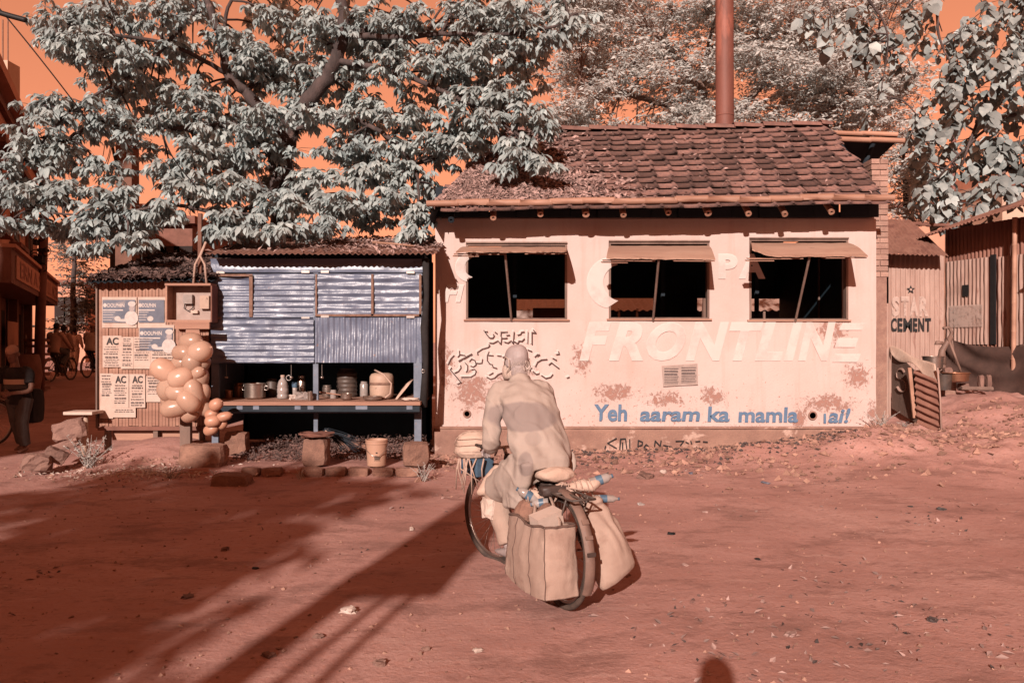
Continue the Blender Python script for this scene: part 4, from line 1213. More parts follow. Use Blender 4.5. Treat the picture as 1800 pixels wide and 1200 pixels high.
def thf(rg):
    u, v = rg.rand(), rg.rand()
    p = P(152, 497, 10.75) + V((PX(372, 10.75) - PX(152, 10.75)) * u + .25 * v, 1.7 * v - .03, .52 * v + .03 + .03 * rg.rand() + .03 * u)
    return p, V(0, -.3, 1)
th = scatter_flakes('thatch', 3800, thf, .075, MT['thatch'], 13, kiosk)
# white bench plank at the left of the kiosk, on a post
bn = thing('plank_seat', P(152, 790, 10.75), 'pale plank seat on a round post beside the kiosk', 'bench')
MB().bx(PX(122, 10.75), PX(172, 10.75), 10.6, 10.9, PZ(727, 10.75), PZ(722, 10.75)).build('seat', MT['cloth_white'], bn)
MB().tube([P(149, 800, 10.75), P(149, 727, 10.75)], .045, 12).build('leg', MT['far_wall2'], bn, True)
# posters
def poster(name, x0, y0, x1, y1, mat, label, Y=YK - .012, sag=.004):
    mb = MB().sheet(8, 6, lambda u, v: V(KX(x0) + (KX(x1) - KX(x0)) * u, Y - sag * mnoise.noise((u * 4 + x0, v * 4, y0)) * 1.5, KZ(y1) + (KZ(y0) - KZ(y1)) * v), (0, .003, 0))
    return tag(mb.build(name, MT[mat], None, True, 40), label, 'poster', 'posters pasted on the kiosk')
def quad(mb, x0, y0, x1, y1, Y): return mb.add([(KX(x0), Y, KZ(y1)), (KX(x1), Y, KZ(y1)), (KX(x1), Y, KZ(y0)), (KX(x0), Y, KZ(y0))], [(0, 1, 2, 3)])
def chef(parent, cx, y0, y1, Y):
    h = y1 - y0
    def ellf(ex, ey, rx, ry, mat, dy):
        q = MB(); vs = [(KX(ex + rx * math.cos(2 * math.pi * i / 20)), Y - dy, KZ(ey + ry * math.sin(2 * math.pi * i / 20))) for i in range(20)]
        q.add(vs, [tuple(range(20))]); return q.build('printed_figure', MT[mat], parent)
    ellf(cx, y0 + h * .80, h * .30, h * .32, 'print_white', .0002)
    ellf(cx - h * .35, y0 + h * .9, h * .35, h * .06, 'print_white', .0006)
    ellf(cx + h * .02, y0 + h * .38, h * .12, h * .14, 'skin_ir', .001)
    ellf(cx + h * .02, y0 + h * .18, h * .17, h * .12, 'print_white', .0014)
def dolphin(x0, y0, x1, y1, lab, full=True, Y=YK - .012):
    p = poster('poster', x0, y0 - 3, x1, y1 + 9, 'paper', lab, Y)
    YY = Y - .0115
    q = MB(); quad(q, x0 + 2, y0 + 2, x1 - 2, y1, YY); q.build('printed_ground', MT['poster_blue'], p)
    w = x1 - x0
    fit_text('printing', 'DOLPHIN', KX(x0 + w * .17), KX(x0 + w * .66), KZ(y0 + 15), KZ(y0 + 8), YY - .001, MT['print_white'], p, .03)
    q = MB(); vs = [(KX(x0 + w * .10 + 3.4 * math.cos(a)), YY - .001, KZ(y0 + 11.5 + 3.4 * math.sin(a))) for a in [2 * math.pi * i / 16 for i in range(16)]]
    q.add(vs, [tuple(range(16))]); q.build('emblem', MT['print_white'], p)
    q = MB()
    for k, (a, b_) in enumerate(((.04, .62), (.04, .40), (.04, .34), (.04, .38), (.04, .30))):
        quad(q, x0 + w * a, y0 + 19 + k * 4.4, x0 + w * b_, y0 + 20 + k * 4.4 + (1.2 if k == 0 else 0), YY - .001)
    q.build('printing', MT['print_white'], p)['kind'] = 'stuff'
    q = MB(); vs = [(KX(x0 + w * .46 + 5.5 * math.cos(a)), YY - .001, KZ(y1 - 7 + 4.5 * math.sin(a))) for a in [2 * math.pi * i / 16 for i in range(16)]]
    q.add(vs, [tuple(range(16))]); q.build('printed_plate', MT['print_white'], p)
    if full: chef(p, x0 + w * .86, y0 + 2, y1, YY - .002)
    return p
dolphin(180, 525, 241, 567, 'blue cookery poster with a white hatted chef, top left on the kiosk')
dolphin(243, 525, 292, 567, 'blue cookery poster cut off by the meter box', False)
dolphin(245, 574, 307, 616, 'blue cookery poster with chef below the meter box', True, YK - .018)
def bill_poster(x0, y0, x1, y1, lab, head=None, lines=8, Y=YK - .025, blackbar=True):
    p = poster('poster', x0, y0, x1, y1, 'paper', lab, Y, .002)
    YY = Y - .0065
    y = y0 + 3
    if head:
        fit_text('heading', head, KX(x0 + (x1 - x0) * .2), KX(x0 + (x1 - x0) * .85), KZ(y + 13), KZ(y), YY, MT['print'], p, .03)
        y += 16
    q = MB(); rr = random.Random(x0 * 7 + y0)
    k = 0
    while y < y1 - 4 and k < lines:
        hgt = rr.choice((1.2, 1.6, 2.2, 3.4 if blackbar else 1.6))
        a = x0 + 2 + rr.uniform(0, (x1 - x0) * .12); b_ = x1 - 2 - rr.uniform(0, (x1 - x0) * .15)
        # words, not bars
        xx = a
        while xx < b_:
            wd = rr.uniform(2.5, 7); quad(q, xx, y, min(b_, xx + wd), y + hgt, YY); xx += wd + rr.uniform(.7, 1.6)
        y += hgt + rr.uniform(1.4, 3.2); k += 1
    q.build('printing', MT['print_grey'], p)['kind'] = 'stuff'
    return p
bill_poster(182, 590, 215, 645, 'upper left paper bill with its AC heading half covered', 'AC', 9)
bill_poster(214, 592, 236, 648, 'narrow paper bill in the middle of the upper row', None, 11, YK - .028)
bill_poster(235, 592, 266, 648, 'paper bill with black bands at the right of the upper row', None, 9, YK - .024)
bill_poster(177, 656, 200, 735, 'lowest and leftmost torn paper bill on the kiosk', None, 9, YK - .022)
bill_poster(199, 657, 228, 716, 'left one of two matching AC bills in the lower row', 'AC', 8, YK - .030)
bill_poster(229, 657, 257, 716, 'right one of two matching AC bills in the lower row', 'AC', 8, YK - .030)
bill_poster(258, 660, 285, 706, 'ragged paper bill behind the largest balloons', None, 7, YK - .022)
bill_poster(266, 610, 312, 655, 'scribbled paper sheet below the lowest chef poster', None, 6, YK - .022, False)
bill_poster(200, 716, 240, 733, 'torn paper strip under the matching AC bills', None, 2, YK - .026)
bill_poster(178, 566, 243, 590, 'faded brown paper remnant between the two poster rows', None, 0, YK - .0245) if False else None

# meter box and its post
mbx = thing('meter_box', P(332, 563, 10.65), 'open wooden electricity meter box fixed between kiosk and stall', 'meter box')
YM = 10.67
a, b_, z0, z1 = PX(295, YM), PX(371, YM), PZ(562, YM), PZ(502, YM)
MB().bx(a, b_, YM + .17, YM + .19, z0, z1).build('backboard', MT['paper_grey'], mbx)
MB().bx(a - .03, b_ + .004, YM - .03, YM + .2, z1, z1 + .03).build('top_board', MT['wood_x'], mbx)
MB().bx(a, b_, YM - .02, YM + .19, z0 - .035, z0 - .001).build('bottom_board', MT['wood_x'], mbx)
MB().bx(a - .025, a - .001, YM - .02, YM + .19, z0 - .03, z1 - .001).build('side_board', MT['wood_x'], mbx)
MB().bx(b_ + .001, b_ + .02, YM - .02, YM + .19, z0 - .03, z1 - .001).build('side_board', MT['red_brown'], mbx)
m1 = MB().bx(PX(346, YM), PX(362, YM), YM + .10, YM + .168, PZ(542, YM), PZ(519, YM)).build('switch_box', MT['cream_paint'], mbx)
mm = MB(); mm.ell(P(324, 524, YM) + V(0, .14, 0), (.05, .03, .05)); mm.bx(PX(316, YM), PX(332, YM), YM + .1, YM + .168, PZ(533, YM), PZ(517, YM))
mm.build('meter', MT['clear_plastic'], mbx)
MB().bx(PX(329, YM), PX(341, YM), YM + .12, YM + .168, PZ(550, YM), PZ(545, YM)).build('fuse', MT['cloth_white'], mbx)
MB().tube([P(318, 531, YM) + V(0, .14, 0), P(316, 541, YM) + V(0, .14, 0), P(324, 546, YM) + V(0, .14, 0), P(332, 540, YM) + V(0, .14, 0), P(330, 531, YM) + V(0, .14, 0)], .007, 6).build('cable', MT['wire'], mbx, True)
for i, pts in enumerate(([(340, 498), (343, 465), (352, 448), (360, 430)], [(363, 498), (360, 465), (352, 450), (362, 425)])):
    MB().tube([P(x_, y_, YM + .05) for x_, y_ in pts], .016, 8).build('conduit', MT['cord'], mbx, True)
MB().box(P(352, 440, YM + .15) , (.05, .05, 1.0)).build('upright', MT['concrete_pole'], mbx)
tp = thing('board_post', P(325, 785, 10.53), 'wooden post with cross board standing under the meter box', 'post')
YT = 10.53
MB().bx(PX(308, YT), PX(369, YT), YT - .02, YT + .02, PZ(578, YT), PZ(566, YT)).build('cross_board', MT['wood_x'], tp)
MB().add([P(327, 578, YT), P(350, 578, YT), P(355, 612, YT), P(322, 612, YT), P(327, 578, YT) + V(0, .03, 0), P(350, 578, YT) + V(0, .03, 0), P(355, 612, YT) + V(0, .03, 0), P(322, 612, YT) + V(0, .03, 0)],
         [(0, 3, 2, 1), (4, 5, 6, 7), (0, 1, 5, 4), (1, 2, 6, 5), (2, 3, 7, 6), (3, 0, 4, 7)]).build('neck', MT['wood_x'], tp)
MB().bx(PX(316, YT), PX(334, YT), YT + .0, YT + .08, 0.0, PZ(612, YT) - .002).build('shaft', MT['wood'], tp)
# balloons: two tied bunches
def balloon(c, L, w, ang, tilt, mat, parent, seed):
    rot = Euler((0, 0, 0)).to_matrix()
    d = V(math.cos(ang) * math.cos(tilt), math.sin(tilt), math.sin(ang) * math.cos(tilt))
    u = d.orthogonal().normalized(); w2 = d.cross(u)
    rows = []
    for t, k in ((-.5, .02), (-.485, .30), (-.43, .62), (-.33, .86), (-.15, 1.0), (.1, .98), (.3, .84), (.42, .58), (.475, .32), (.495, .12), (.53, .05), (.55, .09)):
        rows.append((c + d * L * t, u * w * k, w2 * w * k))
    return MB().rings(rows, 16).build('balloon', MT[mat], parent, True)
bb = thing('balloon_bunch', P(325, 650, 9.8), 'large bunch of pale inflated balloons tied to the wooden post', 'balloons')
rnd = random.Random(4)
for (px, py, L, w, ang, dy) in ((336, 600, 42, 16, 5, .05), (322, 620, 40, 15, 0, 0), (352, 618, 44, 19, 20, -.05), (318, 638, 36, 14, 10, .05), (338, 636, 36, 18, 80, -.04), (356, 637, 30, 14, 60, .04),
                            (292, 652, 56, 20, -30, .0), (318, 664, 46, 19, 20, -.12), (335, 664, 34, 13, -40, -.06), (352, 665, 40, 15, 70, 0), (306, 680, 60, 24, 35, .05), (312, 690, 44, 16, -5, -.12),
                            (341, 690, 52, 17, 100, -.10), (356, 690, 36, 14, 75, .0), (300, 700, 36, 16, 60, .08), (310, 716, 56, 17, 12, -.1), (332, 705, 44, 18, -50, -.16), (334, 726, 34, 16, 20, .0), (358, 717, 34, 13, -35, .0), (348, 655, 26, 11, 30, -.08)):
    Yb = 10.33 + dy
    balloon(P(px, py, Yb), L * Yb / FPX, w * Yb / FPX, R(ang), rnd.uniform(-.4, .2), 'balloon', bb, 0)
b2 = thing('balloon_bunch', P(380, 735, 10.25), 'small bunch of orange balloons hanging below the counter corner', 'balloons')
for (px, py, L, w, ang, dy) in ((380, 711, 25, 11.05, 30, 0), (372, 728, 24, 10, 20, .04), (394, 732, 28, 8.5, 15, -.02), (374, 740, 28, 11.05, 5, -.05), (391, 746, 18, 8, 40, .03), (371, 755, 28, 10, 22, 0)):
    Yb = 10.2 + dy
    balloon(P(px, py, Yb), L * Yb / FPX, w * Yb / FPX, R(ang), rnd.uniform(-.3, .2), 'balloon_o', b2, 0)

# stones and planks in front of the kiosk
for (px, py, Y, d, rot, seed, lab) in ((66, 812, 9.55, (.30, .24, .19), (0, .1, .3), 51, 'pale sacklike boulder at the street corner'), (98, 800, 9.7, (.24, .17, .16), (0, .5, .5), 52, 'slanting stone leaning on the pale boulder'),
                                   (113, 783, 10.0, (.38, .16, .11), (0, -.35, .2), 53, 'long tilted stone slab behind the boulders'), (122, 755, 10.5, (.38, .16, .24), (0, -.25, .2), 54, 'large flat stone slab standing under the plank seat')):
    o = MB().rock(P(px, py, Y), d, seed, rot, .14, 4).build('boulder', MT['stone'], None, False); tag(o, lab, 'stone', 'stones at the kiosk corner')

# ------------------------------------------------------------------ right hand sheds
shed = thing('cement_shed', (7.1, 14.0, .6), 'pale corrugated shed lettered STAR CEMENT behind the house', 'shed')
ya = 14.0
corr('wall_sheet', (PX(1562, ya), ya, .3), (PX(1661, ya) - PX(1562, ya), 0, 0), (0, 0, PZ(447, ya) - .3), .085, .013, MT['tin_pale'], shed, 'v', .008, seed=31)
corr('roof', P(1553, 446, 13.55), V(PX(1668, 13.55) - PX(1553, 13.55), 0, -.03), V(.35, 2.0, .92), .08, .013, MT['tin_rust'], shed, 'v', .008, seed=33)
MB().bx(PX(1562, ya), PX(1660, ya), 15.9, 15.95, .3, 3.7).build('back_wall', MT['soot'], shed)
MB().bx(PX(1660, ya) - .03, PX(1660, ya), 14.03, 15.9, .3, 3.2).build('side_wall', MT['soot'], shed)
MB().bx(PX(1556, ya), PX(1561, ya), 14.05, 15.9, .3, 3.2).build('side_wall', MT['soot'], shed)
bamboo(P(1553, 393, 15.5), P(1668, 396, 15.5), .04, 'ridge_pole', shed, 'red_brown')
yl = ya - .022
def LZ(py): return PZ(py, ya)
def LX(px): return PX(px, ya)
for ch, a, b_ in zip('CEMENT', (1565, 1577, 1587, 1604, 1613, 1625), (1576, 1586, 1603, 1612, 1624, 1636)):
    fit_text('lettering', ch, LX(a), LX(b_ - .5), LZ(583), LZ(559), yl, MT['black'], shed, .04)
for (a, b_, ch) in ((1567, 1580, 'S'), (1583, 1597, 'T'), (1598, 1613, 'A'), (1615, 1631, 'R')):
    fit_text('lettering', ch, LX(a), LX(b_), LZ(556), LZ(521), yl, MT['white_paint2'], shed, .05)
def star(cx, cy, r):
    vs = [(LX(cx), yl, LZ(cy))] + [(LX(cx + (r if i % 2 == 0 else r * .42) * math.sin(i * math.pi / 5)), yl, LZ(cy - (r if i % 2 == 0 else r * .42) * math.cos(i * math.pi / 5))) for i in range(10)]
    MB().add(vs, [(0, 1 + i, 1 + (i + 1) % 10) for i in range(10)]).build('star_emblem', MT['black'], shed)
    vs = [(LX(cx + 2.2 * math.cos(q)), yl - .004, LZ(cy + 2.2 * math.sin(q))) for q in [i * math.pi / 6 for i in range(12)]]
    MB().add(vs, [tuple(range(12))]).build('star_emblem', MT['tin_pale'], shed)
star(1600, 509, 8)
# narrow corrugated strip fence between house and shed
fence = thing('tin_fence', (PX(1555, 12.6), 12.6, .4), 'narrow upright tin sheets closing the gap beside the house', 'fence')
corr('sheet', (PX(1543, 12.6), 12.6, .2), (PX(1566, 12.6) - PX(1543, 12.6), 0, 0), (0, 0, PZ(533, 12.6) - .2), .07, .013, MT['tin_pale'], fence, 'v', .006, seed=41)
corr('sheet', (PX(1543, 12.6), 12.62, PZ(530, 12.6)), (PX(1559, 12.6) - PX(1543, 12.6), 0, 0), (0, 0, PZ(420, 12.6) - PZ(530, 12.6)), .07, .013, MT['tin_pale'], fence, 'v', .006, seed=42)
MB().bx(PX(1556, 13), PX(1570, 13), 13.3, 13.34, .3, PZ(455, 13)).build('backing', MT['soot'], fence)
# second shed, its long side running towards the camera
s2 = thing('brown_shed', (8.1, 13.3, .6), 'brown corrugated shed at the right edge with sagging tarpaulin', 'shed')
A, B = V(7.78, 14.3, .3), V(8.55, 11.6, .3)
D = (B - A); Dn = D.normalized(); NN = V(-.96, -.27, 0)
corr('wall_sheet', A, D, V(0, 0, 3.3), .08, .013, MT['tin_red'], s2, 'v', .006, seed=51)
def onwall(t, z, off): return A + D * t + V(0, 0, z - .3) + NN * off
def panel(t0, t1, z0, z1, seed, off=.03, mat='tin_pale'):
    o_ = onwall(t0, z0, off); corr('panel', o_, D * (t1 - t0), V(0, 0, z1 - z0), .08, .012, MT[mat], s2, 'v', .004, seed=seed)
panel(.02, .33, 1.55, 3.02, 52); panel(.40, .62, 1.45, 3.0, 53)
MB().box(onwall(.365, 2.3, .02), (.03, .10, 1.5), (0, 0, math.atan2(D.y, D.x) + math.pi / 2)).build('door_gap', MT['black'], s2)
q = MB().sheet(1, 1, lambda u, v: onwall(.15 + .05 * u, 2.38 + .2 * v, .052)); q.build('emblem', MT['black'], s2)
q = MB().sheet(1, 1, lambda u, v: onwall(.05 + .25 * u, 1.85 + .38 * v, .05)); q.build('faded_patch', MT['white_paint2'], s2)
corr('roof', V(7.15, 14.9, 3.38), V(.80, -3.6, .38), V(3.2, .5, 1.15), .08, .013, MT['tin_rust'], s2, 'v', .006, seed=55)
corr('awning', V(8.02, 12.3, 2.62), V(.2, -.8, .04), V(.6, .1, .3), .08, .013, MT['tin_rust'], s2, 'v', .004, seed=56)
bamboo(V(8.02, 12.75, .4), V(8.05, 12.75, 3.6), .038, 'bamboo_post', s2)
corr('wall_sheet', B + V(.01, .0, 0), V(2.9, .55, 0), V(0, 0, 3.4), .08, .013, MT['tin_red'], s2, 'v', .006, seed=57)
# tarpaulin
T0, T1 = onwall(.0, 0, .12), onwall(.92, 0, .20)
def tarp(u, v):
    top = PZ(592, 14.2) - .17 * math.sin(math.pi * min(1, u * 1.05)) + .25 * max(0, u - .6)
    p = T0.lerp(T1, u); z = top + (.52 + .25 * (1 - abs(2 * u - .9)) * 0 - top) * v
    fold = .05 * math.sin(u * 7 + 1.5 * mnoise.noise((u * 3, v * 2, 0))) * (.25 + v)
    fold += .05 * math.sin(17 * (v * (1.25 - .6 * u) + 1.9 * (u - .5) ** 2) + 1.5 * mnoise.noise((u * 4, v * 3, 1))) * (1 - .5 * v) + .02 * math.sin(34 * u + 3 * v) * v
    return p + NN * (fold * .8 + .22 * v) + V(0, 0, z)
tp_ = MB().sheet(60, 24, tarp, (0, .004, 0)).build('tarpaulin', MT['tarp'], None, True)
tag(tp_, 'sagging dark brown tarpaulin hung along the brown shed', 'tarpaulin')
# barrier of board and corrugated sheet with cloth over it
bar = thing('sheet_barrier', P(1612, 735, 11.9), 'low barrier of dark lettered board and rusty corrugated sheet', 'barrier')
bL, bR = P(1567, 613, 12.6), P(1612, 655, 11.8)
q = MB().sheet(6, 4, lambda u, v: (P(1567, 717, 12.6).lerp(P(1613, 745, 11.8), u)).lerp(bL.lerp(bR, u), v), (.02, .02, 0)); q.build('board', MT['wood'], bar)
wq = lambda p: p
sb = MB()
ss = [(195, 520), (215, 485), (250, 480), (275, 510)], [(195, 520), (205, 570), (255, 590), (285, 630), (275, 690), (235, 690), (205, 650)]
def barp(x, y):
    px, py = 1540 + x / 5.454, 560 + y / 5.454
    t = (px - 1567) / 46; Yb = 12.6 - .8 * t - .03
    return P(px, py, Yb)
for pl_ in ss:
    pts = curve_pts([tuple(barp(*q)) for q in pl_], 5)
    sb.tube(pts, .022, 6, flat=.3)
sb.build('lettering', MT['tin_pale'], bar)
corr('sheet', P(1613, 745, 11.78), P(1656, 766, 11.4) - P(1613, 745, 11.78), P(1607, 651, 11.78) - P(1613, 745, 11.78), .105, .018, MT['tin_red'], bar, 'u', .004, seed=61)
MB().tube([P(1655, 768, 11.38), P(1653, 705, 11.38), P(1648, 646, 11.38)], .014, 6).build('edge_rod', MT['tin_pale'], bar, True)
MB().box(P(1603, 690, 11.85), (.05, .03, .75), (0, R(-6), 0)).build('stave', MT['bamboo'], bar)
def clf(u, v):
    p = P(1567, 611, 12.58).lerp(P(1650, 648, 11.45), u)
    drop = .10 + .10 * u + .06 * math.sin(u * 9)
    w = V(-.25, -.35, 0).normalized() * .05
    return p + V(0, 0, .03 + .02 * math.sin(u * 8)) + (w * (v * 2 - .4)) + V(.0, 0, -max(0, v - .3) * drop * 1.6) + V(0, .12 * (1 - v), .02 * (1 - v))
tag(MB().sheet(24, 8, clf, (.004, .004, -.004)).build('draped_cloth', MT['cloth_cream'], None, True), 'pale cloth draped over the top of the sheet barrier', 'cloth')
# hand pump
hp = thing('hand_pump', P(1654, 705, 12.8), 'old iron hand pump with long handle among cooking pots', 'hand pump')
yp = 12.8
MB().tube([P(1655, 705, yp), P(1655, 625, yp)], .062, 14).build('barrel', MT['guard'], hp, True)
MB().tube([P(1655, 640, yp), P(1656, 616, yp), P(1664, 603, yp), P(1672, 592, yp)], [.075, .05, .04, .045], 12).build('head', MT['guard'], hp, True)
MB().tube([P(1657, 603, yp), P(1646, 602, yp), P(1646, 606, yp)], .03, 8).build('spout', MT['guard'], hp, True)
MB().tube([P(1658, 577, yp), P(1668, 575, yp), P(1673, 584, yp), P(1668, 600, yp)], .025, 8).build('yoke', MT['guard'], hp, True)
MB().tube([P(1667, 595, yp - .03), P(1690, 655, yp - .1)], .02, 8).build('handle', MT['guard'], hp, True)
MB().tube([P(1672, 590, yp), P(1680, 640, yp + .1)], .015, 8).build('pump_rod', MT['guard'], hp, True)
_b = P(1650, 652, yp + .1); MB().rock(V(_b.x, _b.y, (_b.z + .5) / 2), (.42, .34, _b.z - .5), 9, None, .04, 3).build('plinth', MT['plinth'], hp)
def gpot(name, px, py, Y, prof, mat, lab, cat):
    return tag(MB().lathe(prof, P(px, py, Y), 24).build(name, MT[mat], None, True, 40), lab, cat)
gpot('steel_pot', 1640, 650, 12.5, [(.10, 0), (.14, .03), (.15, .2), (.165, .205), (.165, .215), (.145, .215), (.13, .05), (0, .04)], 'steel', 'dark rimmed steel pot behind the draped cloth', 'pot')
gpot('brass_basin', 1681, 671, 12.5, [(.12, 0), (.17, .02), (.185, .13), (.205, .14), (.2, .15), (.18, .14), (.16, .03), (0, .02)], 'copper', 'wide brass basin beside the hand pump', 'basin')
gpot('black_bucket', 1659, 685, 12.45, [(.10, 0), (.12, .25), (.13, .25), (.115, .25), (.1, .02), (0, .02)], 'bike_dark', 'blackened bucket below the hand pump', 'bucket')
for (px, py, d, s, lab) in ((1693, 680, (.13, .14, .12), 1, 'grey stone beside the brass basin'), (1724, 671, (.07, .1, .22), 2, 'left one of two upright bricks by the tarpaulin'), (1737, 671, (.07, .1, .22), 3, 'right one of two upright bricks by the tarpaulin'), (1665, 651, (.12, .1, .1), 4, 'pale stone on top of the pump base')):
    tag(MB().rock(P(px, py, 12.6), d, s, None, .1, 3).build('loose_stone', MT['stone'], None), lab, 'stone')
o = MB().tube([P(1690, 682, 12.5), P(1745, 683, 12.5)], .03, 6).build('timber_pole', MT['wood'], None); tag(o, 'short timber pole lying before the tarpaulin', 'pole')

# ------------------------------------------------------------------ chimney and far things
ch = thing('iron_chimney', (PX(1274, 14.2), 14.2, .4), 'tall rust red iron chimney pipe rising behind the tiled roof', 'chimney')
cx = PX(1274, 14.2)
MB().tube([V(cx, 14.2, .3), V(cx, 14.2, 5), V(cx - .01, 14.2, 9.5)], [.165, .162, .155], 28).build('pipe', MT['rust_red'], ch, True, 40)
for z in (5.6, 8.3):
    MB().lathe([(.160, 0), (.166, .004), (.166, .03), (.160, .034)], V(cx, 14.2, z), 28).build('joint', MT['rust_red'], ch, True)
# long shed seen through the back of the house
bs = thing('back_shed', (4, 26.5, .2), 'long low shed with pale tin roof seen through the windows', 'shed')
corr('roof', V(-2, 26.2, 2.62), V(14, 0, 0), V(0, 2.0, .55), .25, .03, MT['tin_pale'], bs, 'v', 0, seed=71)
MB().bx(-2, 12, 28.1, 28.2, .1, 3.0).build('back_wall', MT['soot'], bs)
for i in range(24):
    MB().bx(-1.9 + i * .6, -1.83 + i * .6, 26.3, 26.36, 0, 2.68).build('post', MT['wood'], bs)
MB().box((1.2, 24.5, 2.0), (2.6, .1, 1.1)).build('screen', MT['paper_grey'], bs)

# ------------------------------------------------------------------ trees
def leaf_template(kind):
    """unit leaf along +x, width y, normal z ; returns verts, faces"""
    if kind == 'long':
        rows = [(.30, .17, .05), (.66, .17, -.02)]
        tip = (1.0, 0, -.20); k = .045
    elif kind == 'broad':
        rows = [(.28, .34, .05), (.66, .32, -.04)]
        tip = (1.0, 0, -.20); k = .06
    else:
        rows = None
    if rows is None:
        return np.array([(0, 0, 0), (.5, .17, .02), (1, 0, -.08), (.5, -.17, .02)], float), [np.array([[0, 1, 2, 3]])]
    v = [(0, 0, 0)]
    for t, w, z in rows:
        v += [(t, w, z + k), (t, 0, z), (t, -w, z + k)]
    v.append(tip)
    return np.array(v, float), [np.array([[0, 2, 1], [0, 3, 2], [4, 5, 7], [5, 6, 7]]), np.array([[1, 2, 5, 4], [2, 3, 6, 5]])]

def bake_leaves(name, tmpl, pos, fx, fy, fz, sc, mat, parent):
    tv, tf = tmpl
    n = len(pos)
    co = pos[:, None, :] + sc[:, None, None] * (tv[None, :, 0, None] * fx[:, None, :] + tv[None, :, 1, None] * fy[:, None, :] + tv[None, :, 2, None] * fz[:, None, :])
    k = len(tv)
    faces = [(f[None] + (np.arange(n) * k)[:, None, None]).reshape(-1, f.shape[1]) for f in tf]
    return mesh_np(name, co.reshape(-1, 3), faces, mat, parent, True)

